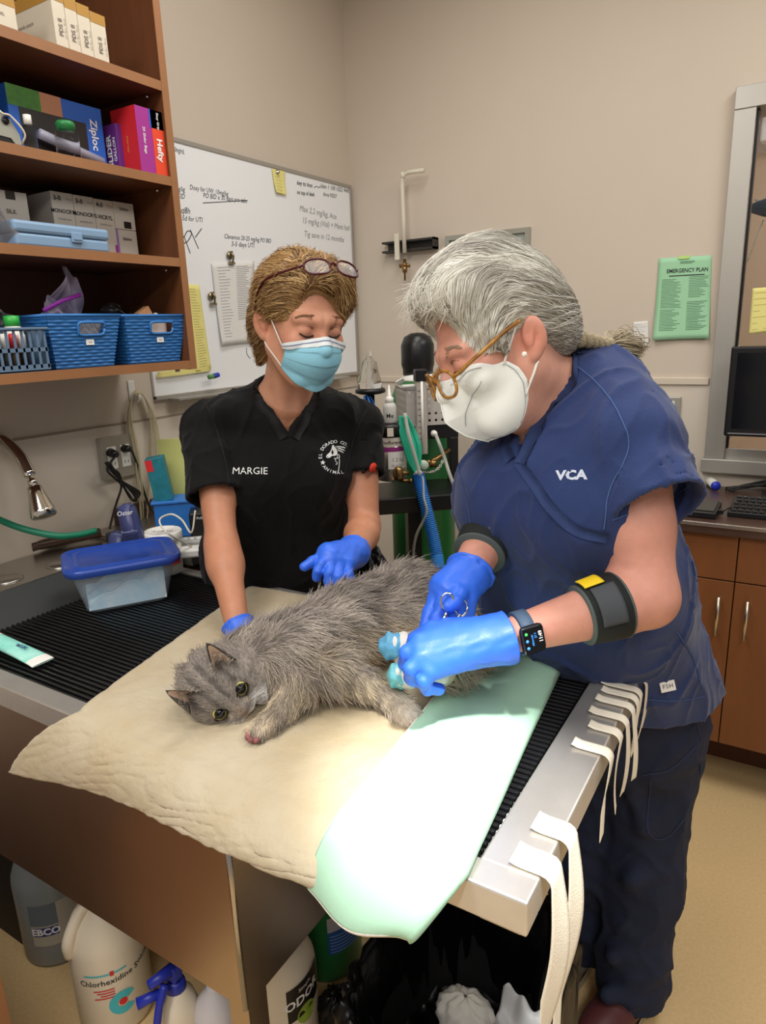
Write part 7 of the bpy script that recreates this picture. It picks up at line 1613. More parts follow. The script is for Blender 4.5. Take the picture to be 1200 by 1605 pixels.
def v_top(P): return garment(P, v_gtorso, [(VT['sL']-vtu*0.005, slL_, 0.062, 0.073), (VT['sR'], slR_, 0.066, 0.062)], v_neckcut, ((0, 0, hemz), (0.0, 0.0, -1.0)), vfolds, vfsl)
top_v = sdf_obj('scrub_top', v_top, (-0.80, 0.66, hemz-0.02), (0.26, 1.75, 1.55), 0.0042, M_navy, pn_, disp=cloth_disp(0.0060, 22, seed=4))
bv_v = bvh_of(top_v)
M_navyb = mat('navy_scrub_band', (34, 52, 96), 0.85, bump=0.2, bscale=300); M_nseam = mat('navy_seam', (62, 86, 136), 0.85)
v_band(bv_v, top_v, M_navyb, Vb2, vtl, vtu, vtf, (1.2, v_s1), (0.06, 0.16), 0.020)
pocket_seam(bv_v, [(810, 722), (832, 752), (868, 802), (905, 832), (950, 843)], M_navyb, top_v, 0.016, 'wrap_band', 0.0025)
for l in ([(905, 575, 1.0), (935, 600, 0.98), (965, 640, 0.95), (985, 700, 0.93), (955, 770, 0.95), (945, 830, 0.97)], [(958, 815, 0.95), (1000, 800, 0.90), (1060, 775, 0.92), (1095, 752, 0.96)], [(1085, 880, 1.1), (1100, 960, 1.12), (1090, 1020, 1.12)], [(1005, 1095, 1.15), (1060, 1098, 1.15), (1105, 1090, 1.18)], [(1060, 990, 1.1), (1085, 1030, 1.12), (1100, 1080, 1.15)], [(715, 720, 1.15), (735, 800, 1.1), (740, 860, 1.1)]):
    pocket_seam(bv_v, l, M_nseam, top_v, 0.0022)
# chest embroidery: letters and outline
sc_ = 1.03/FPX
emb(bv_v, 'VCA', 0.0190, D(884, 747, 1.03), eu, ew, en, top_v, mat('pale_thread', (196, 206, 224), 0.8), bold=0.045, shear=0.12)
lc2 = Vector(D(893, 747, 1.03))
line_decal(bv_v, [(-2, -8), (6, -9), (10, -6), (16, -9), (21, -12), (22, -4), (18, 0), (20, 5), (14, 6), (10, 9), (6, 6), (0, 8)], lc2, top_v, 0.0013, MATS['pale_thread'])
hq = bv_v.find_nearest(Vector(D(1086, 1103, 1.15))); T_ = Matrix.Translation(hq[0]+hq[1]*0.003) @ (Matrix(((eu[0], ew[0], en[0], 0), (eu[1], ew[1], en[1], 0), (eu[2], ew[2], en[2], 0), (0, 0, 0, 1)))) @ Matrix.Rotation(0.22, 4, 'Z')
MB().box((-0.013, -0.009, -0.001), (0.013, 0.009, 0.001), T_).build('size_tag', M_paper, top_v)
put_text(MB(), 'FSH', 0.0105, (0, 0, 0.0014), X, Y, 'CENTER', space=1.15).xf(T_).build('lettering', M_ink, top_v)
# trousers
def v_pants(P):
    d = s_ecap(P, VT['pv']+vtu*0.03, VT['pv']-np.array([0, 0, 0.08]), 0.128, 0.135, vtl, 1.22)
    a, b, c = vlegs['L']; d = smin(d, s_poly(P, [a, b, c+np.array([0, 0, 0.01])], [0.108, 0.080, 0.074], 0.04), 0.035)
    a, b, c = vlegs['R']; d = smin(d, s_poly(P, [a, b, c+np.array([0, 0, 0.01])], [0.102, 0.078, 0.070], 0.04), 0.030)
    for (p, q_, r) in ((D(975, 1440, 1.47), D(1050, 1430, 1.49), 0.014), (D(960, 1500, 1.47), D(1030, 1450, 1.49), 0.014), (D(950, 1560, 1.48), D(1040, 1545, 1.50), 0.014), (D(985, 1380, 1.42), D(1050, 1300, 1.45), 0.012), (D(900, 1420, 1.59), D(935, 1440, 1.61), 0.012), (D(1060, 1200, 1.41), D(1040, 1330, 1.43), 0.012), (D(960, 1160, 1.38), D(1010, 1300, 1.39), 0.012)):
        d = smin(d, s_cap(P, p, q_, r, r*0.6), 0.03)
    d = d+0.0045*noisefold(P, 24, 8)+0.002*noisefold(P, 60, 4)
    return np.maximum(d, -(P[:, 2]-0.055))
pants_v = sdf_obj('trousers', v_pants, (-0.55, 0.95, 0.0), (0.25, 1.72, 1.02), 0.006, M_navyd, pn_, disp=cloth_disp(0.0065, 15, (1, 1, 0.8), 7)); bv_p = bvh_of(pants_v)
M_pseam = mat('trouser_seam', (44, 56, 88), 0.85)
for l in ([(1005, 1215, 1.3), (1050, 1205, 1.3), (1095, 1165, 1.33)], [(1020, 1222, 1.3), (1015, 1300, 1.32), (1045, 1312, 1.32), (1090, 1260, 1.35)], [(1098, 1180, 1.35), (1090, 1300, 1.38), (1075, 1400, 1.42), (1060, 1480, 1.46), (1045, 1560, 1.5)], [(1090, 1130, 1.3), (1098, 1160, 1.33)]):
    pocket_seam(bv_p, l, M_pseam, pants_v, 0.0026)
ffw = np.array([vfront[0], vfront[1], 0]); ffw /= np.linalg.norm(ffw)
for nm, m_, lab in (('L', mat('maroon_leather', (84, 40, 42), 0.5), 'maroon lace-up shoe'), ('R', mat('grey_canvas', (120, 116, 108), 0.7), 'grey shoe with pale sole')):
    c = vlegs[nm][2]; rt = np.array([-ffw[1], ffw[0], 0])
    R3 = np.stack([ffw, rt, ZZ], 1).astype(F32)
    so = sdf_obj('shoe', lambda P, c=c: np.maximum(smin(s_ell(P, np.array([c[0], c[1], 0.06]), (0.055, 0.045, 0.055), R3), s_ell(P, np.array([c[0], c[1], 0.045])+ffw*0.10, (0.095, 0.045, 0.038), R3), 0.05), -P[:, 2]+0.018), np.array([c[0]-0.25, c[1]-0.25, 0.0]), np.array([c[0]+0.25, c[1]+0.25, 0.14]), 0.005, m_, pn_, label=lab)
    def sole(u, v, c=c):
        a = u*2*PI; k_ = 1.0; return np.array([c[0], c[1], 0.001+0.024*v])+ffw*(0.065+0.135*math.cos(a))+rt*(0.047*math.sin(a)*(1-0.12*math.cos(a)*-1))
    MB().grid(sole, 40, 2).build('sole', mat('shoe_sole', (176, 168, 146), 0.7), so)
    if nm == 'L':
        mb = MB()
        for k in range(4):
            a = np.array([c[0], c[1], 0])+ffw*(0.055+0.022*k); zt_ = 0.085-0.012*k
            mb.tube(smooth_path([a-rt*0.03+ZZ*(zt_-0.012), a+ZZ*(zt_+0.006), a+rt*0.03+ffw*0.02+ZZ*(zt_-0.014)], 5), 0.003, n=6)
        mb.build('laces', mat('lace_brown', (96, 74, 70), 0.8), so)
# ---- hair, braid
def v_hair(P):
    q = vloc(P); d = s_ell(q, (0.0, 0.022, 0.048), (0.090, 0.108, 0.090))
    d = smin(d, s_ell(q, (0.0, -0.050, 0.100), (0.072, 0.042, 0.040)), 0.05)
    d = smin(d, s_ell(q, (0.0, 0.020, 0.125), (0.050, 0.050, 0.024)), 0.05)
    d = smin(d, s_ell(q, (0.0, 0.098, -0.020), (0.060, 0.036, 0.050)), 0.05)
    d = smin(d, s_cap(q, (0.070, -0.028, 0.020), (0.074, -0.022, -0.008), 0.012, 0.008), 0.02)
    d = smax(d, -s_ell(q, (0.0, -0.102, -0.004), (0.078, 0.074, 0.100)), 0.022)
    d = smax(d, -s_ell(q, (0.088, 0.010, -0.030), (0.028, 0.034, 0.044)), 0.008)
    d = smax(d, -s_ell(q, (-0.088, 0.010, -0.030), (0.028, 0.034, 0.044)), 0.008)
    return (d+0.0009*np.sin(np.arctan2(q[:, 0], q[:, 2]+0.03)*42+2*np.sin(q[:, 1]*40)))*VS
g_dark, g_mid, g_light = lrgb(112, 106, 98), lrgb(172, 168, 158), lrgb(222, 220, 210)
hs_v = sdf_obj('hair', v_hair, VO-0.24, VO+0.24, 0.004, M_hairbase, pn_, lambda v: np.tile(lrgb(128, 122, 112), (len(v), 1)))
nape = np.array([0.0, 0.135, -0.030])
def v_flow(P):
    q = (P-VO) @ VR/VS; t = nape-q; t /= np.maximum(np.linalg.norm(t, axis=1, keepdims=True), 1e-6); wf = (np.clip((0.025-q[:, 1])/0.07, 0, 1)*np.clip((0.135-q[:, 2])/0.04, 0, 1))[:, None]
    up_ = np.stack([-q[:, 0]*2.5, 0.45*np.ones(len(q)), 0.9*np.ones(len(q))], 1); return (t*(1-0.85*wf)+up_*wf*0.85) @ VR.T
pts = groom(hs_v, v_hair, 11000, (0.07, 0.14), 10, v_flow, 13, (0.0004, 0.004), 0.002, jit=0.05)
q0 = (pts[:, 0]-VO) @ VR/VS; rng = np.random.RandomState(6); ang = np.arctan2(q0[:, 0], q0[:, 2]+0.03)
mix = np.clip(0.58+0.30*np.sin(ang*17+2*np.sin(ang*7))+0.18*vnoise(q0, 90, 2)-3.2*np.clip(q0[:, 1]-0.02, -0.05, 0.1)+rng.normal(0, 0.16, len(q0)), 0, 1)[:, None]
hair_obj('hair_strands', pts, 0.0008, 0.00025, np.where(mix < 0.5, g_dark+(g_mid-g_dark)*mix*2, g_mid+(g_light-g_mid)*(mix*2-1)), M_hair, pn_)
# wispy fringe standing off the front
n = 220; rng = np.random.RandomState(9); th_ = rng.uniform(-1.2, 1.2, n); p0 = np.stack([0.075*np.sin(th_), -0.062-0.02*np.cos(th_), 0.085+0.035*np.cos(th_)+rng.uniform(-0.03, 0.02, n)], 1)*VS @ VR.T+VO; p0 = to_surface(v_hair, p0, 5, 0.0)
dirs = np.stack([np.sin(th_)*0.8, -0.7+0*th_, 0.5+0*th_], 1)+rng.normal(0, 0.35, (n, 3)); dr = dirs @ VR.T; dn = rng.normal(0, 0.3, (n, 3))-0.8*ZZ; L_ = rng.uniform(0.006, 0.020, n)
fr_ = np.stack([p0+dr*(L_*k/5)[:, None]+dn*(L_*0.9*(k/5)**2)[:, None] for k in range(6)], 1)
hair_obj('fringe_strands', fr_, 0.0004, 0.00015, np.tile(g_light, (n, 1)), M_hair, pn_)
bp_ = [V(*p) for p in (vw((0.0, 0.120, -0.030)), D(893, 528, 1.06), D(925, 535, 1.085), D(955, 541, 1.105))]
bc_ = smooth_path(bp_, 24); br = MB(); K_ = len(bc_)
for s in range(3):
    pp = []
    for k, c in enumerate(bc_):
        a = k/K_*2*PI*3.2+s*2*PI/3; d_ = (bc_[min(k+1, K_-1)]-bc_[max(k-1, 0)]).normalized(); x_, y_, _z = frame_of(d_); pp.append(c+x_*(0.0085*math.sin(a))+y_*(0.005*math.sin(2*a)))
    br.tube(pp, [0.0078*(1.25-0.45*k/K_) for k in range(K_)], n=9)
braid = br.build('braid', mat('braid_hair', (166, 152, 124), 0.55, var=0.3, vscale=260, bump=0.8, bscale=320), pn_)
e0 = np.array(bc_[-1]); e1 = np.array(D(1002, 545, 1.12)); n = 500; rng = np.random.RandomState(4); o_ = rng.normal(0, 1, (n, 3)); ks = np.linspace(0, 1, 7)
tf_ = np.stack([e0+(e1-e0)*k+o_*(0.004+0.0105*math.sin(min(1, k*1.1)*PI)*1.0+0.002*k)*np.array([1, 1, 1])*0.75+np.array([0, 0, -0.006])*k*k for k in ks], 1)
hair_obj('braid_tuft', tf_, 0.0007, 0.0002, g_mid*np.array([0.95, 0.85, 0.66])*(0.7+0.6*rng.rand(n, 1)), M_hair, pn_)
MB().tube([V(*(e0+(e1-e0)*k)) for k in (-0.06, 0.06)], 0.0085, n=12).build('hair_tie', mat('hair_elastic', (190, 176, 146), 0.7), pn_)
hairline('hairline_strands', body_v, v_hair, v_body, VO, VR, VS, v_flow, 1300, (0.03, 0.07), 8, lambda r, n: g_light*(0.65+0.5*r.rand(n, 1)), pn_, -0.005, 15, 0.012)
brow_and_lash(pn_, VO, VR*VS, v_body, lrgb(150, 128, 108), MATS['lash_dark'])
# stud earring
ep = vw((0.092, 0.010, -0.044)); MB().lathe(V(*D(820, 556, 0.948)), [(0, 0), (0.003, 0.0005), (0.0042, 0.003), (0.003, 0.0056), (0, 0.006)], n=14, axis=tuple(VR[:, 0])).build('stud_earring', mat('pearl', (232, 226, 214), 0.2), pn_)
# ---- folded respirator mask
M_kn = mat('respirator_white', (238, 242, 238), 0.8, bump=0.12, bscale=400)
def kn_pt(u, v):
    """u 0 ridge .. 1 cheek; v 0 top .. 1 chin"""
    C_ = [np.array(p) for p in ((0, -0.106, -0.016), (0, -0.122, -0.044), (0, -0.128, -0.072), (0, -0.108, -0.106), (0, -0.078, -0.132))]
    S_ = [np.array(p) for p in ((0.070, -0.028, -0.024), (0.076, -0.016, -0.042), (0.076, -0.012, -0.064), (0.066, -0.020, -0.094), (0.040, -0.045, -0.128))]
    def ev(L, t):
        m = len(L); xs = [k/(m-1) for k in range(m)]; r = 0
        for k in range(m):
            w = 1.0
            for j in range(m):
                if j != k: w *= (t-xs[j])/(xs[k]-xs[j])
            r = r+L[k]*w
        t2 = t*(m-1); i = min(int(t2), m-2); f = t2-i; return r*0.35+(L[i]*(1-f)+L[i+1]*f)*0.65
    c, s = ev(C_, v), ev(S_, v); q = c*(1-u)+s*u; bul = math.sin(u*PI)*0.007
    top_ = (1-v)**3*0.008*math.sin(min(1, u*1.3)*PI); return q+np.array([bul*0.8, -bul*0.6, top_*0.6])
kn_parts = MB(); Gs = {}
for s in (1, -1):
    nu, nv = 44, 60; G = np.array([[kn_pt(i/nu, j/nv)*np.array([s, 1, 1]) for j in range(nv+1)] for i in range(nu+1)]).reshape(-1, 3)*VS @ VR.T+VO
    d = v_body(G.astype(F32)); G = G+grad(v_body, G)*np.clip(0.003-d, 0, 0.02)[:, None]; G = G.reshape(nu+1, nv+1, 3); Gs[s] = G
    kn_parts.grid(lambda u, v, G=G: G[round(u*nu), round(v*nv)], nu, nv, thick=-0.0018*s)
knm = kn_parts.build('face_mask', M_kn, pn_)
G = Gs[1]; ox = Vector(VR[:, 0])
M_emb = mat('mask_emboss', (150, 156, 158), 0.8)
def gs(a, b):
    x, y = a*44, b*60; i, j = min(int(x), 43), min(int(y), 59); f, g_ = x-i, y-j; return Vector(G[i, j]*(1-f)*(1-g_)+G[i+1, j]*f*(1-g_)+G[i, j+1]*(1-f)*g_+G[i+1, j+1]*f*g_)
def mline(pts, w=0.0008, m_=None): MB().tube([gs(a, b)+ox*0.0012-Vector(VR[:, 1])*0.0012 for a, b in pts], w, n=5).build('mask_seam', m_ or M_emb, knm)
mline([(0.14+0.44*k/40, 0.64-0.50*k/40) for k in range(41)], 0.0006, mat('mask_line', (150, 154, 156), 0.8)); mline([(k/44, 4/60) for k in range(6, 28)], 0.0005); mline([(k/44, 57/60) for k in range(2, 40)], 0.0005); mline([(42/44, k/60) for k in range(4, 56)], 0.0005)
MB().tube([Vector(Gs[1][0, j])-Vector(VR[:, 1])*0.0006 for j in range(0, 61)], 0.0012, n=6).build('mask_fold', M_kn, knm)
for s in (1, -1):
    e1 = vw((s*0.079, 0.006, 0.014)); e3 = vw((s*0.078, 0.014, -0.046)); a, b = Gs[s][40, 4], Gs[s][42, 40]; mb_ = MB()
    for (p0_, p1_) in ((a, e1), (e3, b)):
        P_ = np.array([p0_*(1-k/10)+p1_*k/10 for k in range(11)]); dd = v_body(P_.astype(F32)); P_ = P_+grad(v_body, P_)*np.clip(0.0016-dd, 0, 0.02)[:, None]; mb_.tube([V(*p) for p in P_], 0.0018, n=6, sx=1.4)
    mb_.build('ear_loop', M_white, knm)
M_tort = mat('tortoise_frame', (120, 74, 28), 0.25, col2=(190, 140, 64), vscale=60, detail=2)
spectacles('round_glasses', 'round tortoiseshell glasses low on the nose above white mask', VO, VR*VS, (0.0, -0.117, -0.016), -0.12, M_tort, M_lens, 0.0225, 0.0205, 0.0335, [(0.078, -0.060, 0.004), (0.084, -0.02, 0.014), (0.084, 0.012, 0.018)], 0.0026)
# ---- gloves
kl = X_([(678, 990, 0.985), (659, 1008, 0.962), (660, 1030, 0.948), (676, 1051, 0.943)]); w0 = np.array(D(792, 1000, 0.965))
glove(pn_, w0, VT['eL'], [(w0, kl[1], 0.030, 0.0150), (w0, kl[2], 0.030, 0.0150), (w0, kl[3], 0.028, 0.0140), (w0, kl[0], 0.028, 0.0160)],
      [([kl[0]]+X_([(652, 1004, 0.985), (642, 1024, 0.995), (652, 1040, 1.005)]), [0.0125, 0.0115, 0.0108, 0.0098]), ([kl[1]]+X_([(639, 1023, 0.958), (636, 1040, 0.972), (652, 1053, 0.985)]), [0.0128, 0.0116, 0.0108, 0.0098]),
       ([kl[2]]+X_([(644, 1048, 0.942), (645, 1063, 0.956), (664, 1070, 0.97)]), [0.0124, 0.0112, 0.0104, 0.0095]), ([kl[3]]+X_([(664, 1067, 0.938), (669, 1079, 0.95), (688, 1080, 0.965)]), [0.0112, 0.0102, 0.0094, 0.0086]),
       (X_([(745, 985, 0.99), (700, 983, 1.01), (672, 990, 1.025), (650, 1000, 1.03)]), [0.017, 0.0140, 0.0122, 0.011])], 0.029, cuff=0.004, k=0.006)
kr = X_([(694, 918, 1.075), (704, 925, 1.06), (716, 932, 1.055), (730, 936, 1.06)]); w1 = np.array(D(735, 900, 1.095))
glove(pn_, w1, VT['eR'], [(w1, kr[1], 0.031, 0.022), (w1, kr[3], 0.029, 0.020), (w1, kr[0], 0.029, 0.022)],
      [([kr[0]]+X_([(682, 940, 1.065), (673, 962, 1.055), (667, 984, 1.045)]), [0.0140, 0.0125, 0.0115, 0.0100]), ([kr[1]]+X_([(694, 950, 1.045), (684, 972, 1.04), (677, 990, 1.035)]), [0.0140, 0.0125, 0.0112, 0.0100]),
       ([kr[2]]+X_([(716, 958, 1.045), (710, 978, 1.045), (704, 992, 1.045)]), [0.0135, 0.0120, 0.0110, 0.0098]), ([kr[3]]+X_([(733, 958, 1.055), (730, 976, 1.055), (725, 990, 1.05)]), [0.0122, 0.0108, 0.0098, 0.0088]),
       (X_([(722, 915, 1.07), (718, 932, 1.04), (711, 944, 1.025), (704, 950, 1.02)]), [0.015, 0.0135, 0.012, 0.0105])], 0.033, cuff=0.006)
# ---- things worn or held
def band_on(name, label, a, b, r0, r1, m_edge, m_body, wdir, patch, cat='arm band'):
    a, b = np.array(a), np.array(b); t = thing(name, (a+b)/2, label, cat); d_ = V(*(b-a)); L = d_.length
    MB().lathe(a, [(r0, 0.0), (r0+0.0035, 0.003), (r0*0.5+r1*0.5+0.004, L/2), (r1+0.0035, L-0.003), (r1, L)], n=36, axis=tuple(d_)).build('band', m_body, t)
    MB().lathe(a, [(r0+0.0022, -0.001), (r0+0.0042, 0.0015), (r0+0.0022, 0.004)], n=36, axis=tuple(d_)).lathe(V(*b), [(r1+0.0022, -0.004), (r1+0.0042, -0.0015), (r1+0.0022, 0.001)], n=36, axis=tuple(d_)).build('edge_binding', m_edge, t)
    w = V(*wdir); dn = d_.normalized(); w = (w-dn*w.dot(dn)).normalized(); s_ = dn.cross(w)
    for (nm, a0, a1, t0, t1, off, m_) in patch:
        MB().grid(lambda u, v: V(*a)+d_*(t0+(t1-t0)*u)+(w*math.cos(a0+(a1-a0)*v)+s_*math.sin(a0+(a1-a0)*v))*(r0+(r1-r0)*(t0+(t1-t0)*u)+off), 8, 14, thick=0.002).build(nm, m_, t)
    return t
M_neo = mat('black_neoprene', (20, 26, 26), 0.8, bump=0.3, bscale=200); M_neoe = mat('neoprene_edge', (74, 84, 84), 0.7); M_strap = mat('grey_strap', (62, 66, 72), 0.7); M_yel = mat('yellow_tab', (236, 202, 36), 0.5)
fa = VT['wL']-VT['eL']
band_on('forearm_brace', 'wide black forearm brace with grey strap and yellow tab near elbow', VT['eL']+fa*0.23, VT['eL']+fa*0.53, 0.0455, 0.0400, M_neoe, M_neo, -_f-0.5*_d, (('strap', -0.75, 0.45, 0.25, 0.85, 0.007, M_strap), ('yellow_tab', 0.55, 1.15, 0.42, 0.92, 0.0065, M_yel)))
fb_ = VT['wR']-VT['eR']
band_on('forearm_brace', 'black forearm brace with yellow tab on the arm behind', VT['eR']+fb_*0.50, VT['eR']+fb_*0.82, 0.0435, 0.0405, M_neoe, M_neo, -_f-0.3*_d+0.15*_r, (('yellow_tab', -0.35, 0.25, 0.30, 0.75, 0.006, M_yel),))
# watch
wc = VT['wL']+(VT['eL']-VT['wL'])*0.02; wax = V(*(VT['eL']-VT['wL'])).normalized(); nrm_ = V(*(-_f+0.15*_d)); nrm_ = (nrm_-wax*nrm_.dot(wax)).normalized(); sd_ = nrm_.cross(wax)
t = thing('smart_watch', wc, 'square black smart watch on a slate blue band beside the glove', 'watch')
MB().lathe(V(*wc)-wax*0.010, [(0.0290, 0), (0.0315, 0.001), (0.0315, 0.019), (0.0290, 0.020)], n=40, axis=tuple(wax)).build('watch_band', mat('slate_band', (66, 86, 112), 0.6), t)
Tw = Matrix(((wax[0], sd_[0], nrm_[0], 0), (wax[1], sd_[1], nrm_[1], 0), (wax[2], sd_[2], nrm_[2], 0), (0, 0, 0, 1))); Tw = Matrix.Translation(V(*wc)+nrm_*0.031) @ Tw
MB().box((-0.017, -0.020, -0.003), (0.017, 0.020, 0.007), Tw, bev=0.006).build('watch_case', mat('watch_metal', (86, 90, 98), 0.25, metal=0.9), t)
MB().box((-0.0145, -0.0175, 0.0065), (0.0145, 0.0175, 0.0076), Tw, bev=0.0005).build('watch_screen', mat('watch_glass', (8, 8, 12), 0.08), t)
M_scr = mat('screen_white', (230, 234, 240), 0.5, emit=0.6); M_scrb = mat('screen_blue', (60, 140, 230), 0.5, emit=0.6); M_scrg = mat('screen_green', (60, 190, 90), 0.5, emit=0.6)
ex_, ey_ = V(0, -1, 0), V(1, 0, 0)
for s, sz, o, m_ in (('11:49', 0.0075, (0.010, 0.003, 0.0078), M_scr), ('57 F', 0.0045, (0.003, 0.006, 0.0078), M_scrb), ('MESSAGES', 0.0035, (-0.002, 0.0, 0.0078), M_scrb)):
    put_text(MB(), s, sz, o, V(0, 1, 0), V(-1, 0, 0), 'CENTER', bold=0.01).xf(Tw).build('screen_text', m_, t)
for yy, m_ in ((-0.010, M_scrb), (0.0, M_scrb), (0.010, M_scrg)): MB().lathe((-0.010, yy, 0.0076), [(0.0022, 0), (0.0022, 0.0003), (0, 0.0003)], n=12).xf(Tw).build('screen_icon', m_, t)
# scissors in the right hand
sr = V(*D(701, 943, 1.015)); t = thing('suture_scissors', sr, 'steel scissors with ring handle in the gloved hand', 'scissors')
ring = lambda c, rx, rz: [c+eu*(rx*math.cos(2*PI*k/24))+ew*(rz*math.sin(2*PI*k/24)) for k in range(25)]
s2 = V(*D(722, 952, 1.03)); pv_ = V(*D(682, 1005, 1.0)); tip = V(*D(655, 1035, 0.985))
MB().tube(ring(sr, 0.0095, 0.0125), 0.0019, n=8).tube([sr-ew*0.0125, V(*D(696, 968, 1.01)), pv_, tip], [0.0022, 0.0026, 0.003, 0.0008], n=8).build('blade_and_ring', M_chrome, t)
MB().tube(ring(s2, 0.0095, 0.0125), 0.0019, n=8).tube([s2-ew*0.0125, V(*D(703, 978, 1.02)), pv_+en*0.003, tip+en*0.002+eu*0.003], [0.0022, 0.0026, 0.003, 0.0008], n=8).build('blade_and_ring', M_chrome, t)
# ------------------------------------------------------------------ long-haired grey cat lying on its side
CR = np.array([[0.315, -0.943, 0.109], [0.719, 0.162, -0.675], [0.619, 0.292, 0.729]]); CO = np.array([-0.7495, 0.6874, 0.959]); CSC = 1.09
def cw(l): return CO+CR @ (np.array(l, float)*CSC)
def cloc(P): return ((P-A3(CO)) @ CR.astype(F32))/F32(CSC)
def T3(px, py, z): return np.array(at(px, py, 'z', z))
cat_ = thing('cat', T3(520, 1030, PZ), 'long haired grey cat lying on its side on the cream pad', 'cat')
c0, c1, c2, c3 = T3(398, 1043, 0.958), T3(455, 1035, 0.968), T3(545, 985, 0.975), T3(625, 948, 0.985)
hipj = T3(640, 965, 0.985)
legF = [T3(520, 1048, 0.975), T3(572, 1072, 0.955), T3(612, 1098, 0.936), T3(634, 1116, 0.928), T3(643, 1124, 0.926)]
legG = [T3(470, 1078, 0.955), T3(445, 1110, 0.937), T3(420, 1136, 0.929), T3(405, 1147, 0.926)]
h1 = [hipj, D(700, 985, 1.26), D(690, 1003, 1.10), D(648, 1011, 1.075), D(618, 1013, 1.075)]
h2 = [T3(630, 990, 0.96), D(715, 1030, 1.17), D(690, 1052, 1.06), D(656, 1056, 1.055), D(630, 1058, 1.06)]
tail = [T3(665, 935, 0.965), T3(705, 935, 0.945), T3(740, 952, 0.935), T3(760, 985, 0.930), T3(762, 1010, 0.928)]
def cat_head(q):
    m = np.stack([np.abs(q[:, 0]), q[:, 1], q[:, 2]], 1)
    d = s_ell(q, (0, 0.004, 0.004), (0.041, 0.044, 0.038)); d = smin(d, s_ell(q, (0, -0.034, -0.012), (0.019, 0.020, 0.016)), 0.018)
    d = smin(d, s_ell(m, (0.011, -0.042, -0.016), (0.0125, 0.012, 0.0105)), 0.008); d = smin(d, s_ell(q, (0, -0.038, -0.026), (0.012, 0.012, 0.008)), 0.010)
    d = smin(d, s_ell(m, (0.030, -0.008, -0.012), (0.017, 0.022, 0.020)), 0.02)
    d = smin(d, s_cap(q, (0, -0.030, 0.010), (0, -0.050, -0.006), 0.009, 0.0065), 0.010)
    d = smax(d, -s_ell(m, (0.0215, -0.0435, 0.006), (0.0105, 0.010, 0.009)), 0.006)
    return d
def cat_body(P):
    d = cat_head(cloc(P))*F32(CSC)
    d = smin(d, s_cap(P, cw((0, 0.03, -0.006)), c0, 0.040, 0.050), 0.035); d = smin(d, s_cap(P, c0, c1, 0.050, 0.064), 0.04)
    d = smin(d, s_cap(P, c1, c2, 0.062, 0.066), 0.05); d = smin(d, s_cap(P, c2, c3, 0.066, 0.072), 0.05)
    d = smin(d, s_ell(P, T3(648, 945, 0.99), (0.062, 0.075, 0.062)), 0.04)
    d = smin(d, s_poly(P, legF, [0.036, 0.022, 0.0165, 0.0175, 0.0170], 0.015), 0.022); d = smin(d, s_poly(P, legG, [0.030, 0.019, 0.0150, 0.0155], 0.015), 0.020)
    d = smin(d, s_poly(P, h1, [0.058, 0.036, 0.020, 0.017, 0.016], 0.02), 0.03); d = smin(d, s_poly(P, h2, [0.050, 0.032, 0.019, 0.016, 0.016], 0.02), 0.03)
    d = smin(d, s_poly(P, tail, [0.020, 0.015, 0.014, 0.013, 0.009], 0.015), 0.02)
    for p, dirv in ((legF[-1], legF[-1]-legF[-2]), (legG[-1], legG[-1]-legG[-2])):     # toes
        u = dirv/np.linalg.norm(dirv); s = np.cross(u, ZZ); s /= np.linalg.norm(s)
        for k in (-1.5, -0.5, 0.5, 1.5): d = smin(d, s_ell(P, p+s*0.0078*k+u*(0.008-0.0015*abs(k)), (0.0072, 0.0072, 0.0072)), 0.004)
    return np.maximum(d, PZ+0.006-P[:, 2])
f_base, f_dark, f_light, f_buff, f_white = lrgb(160, 150, 141), lrgb(94, 87, 83), lrgb(210, 200, 188), lrgb(222, 204, 174), lrgb(228, 226, 224)
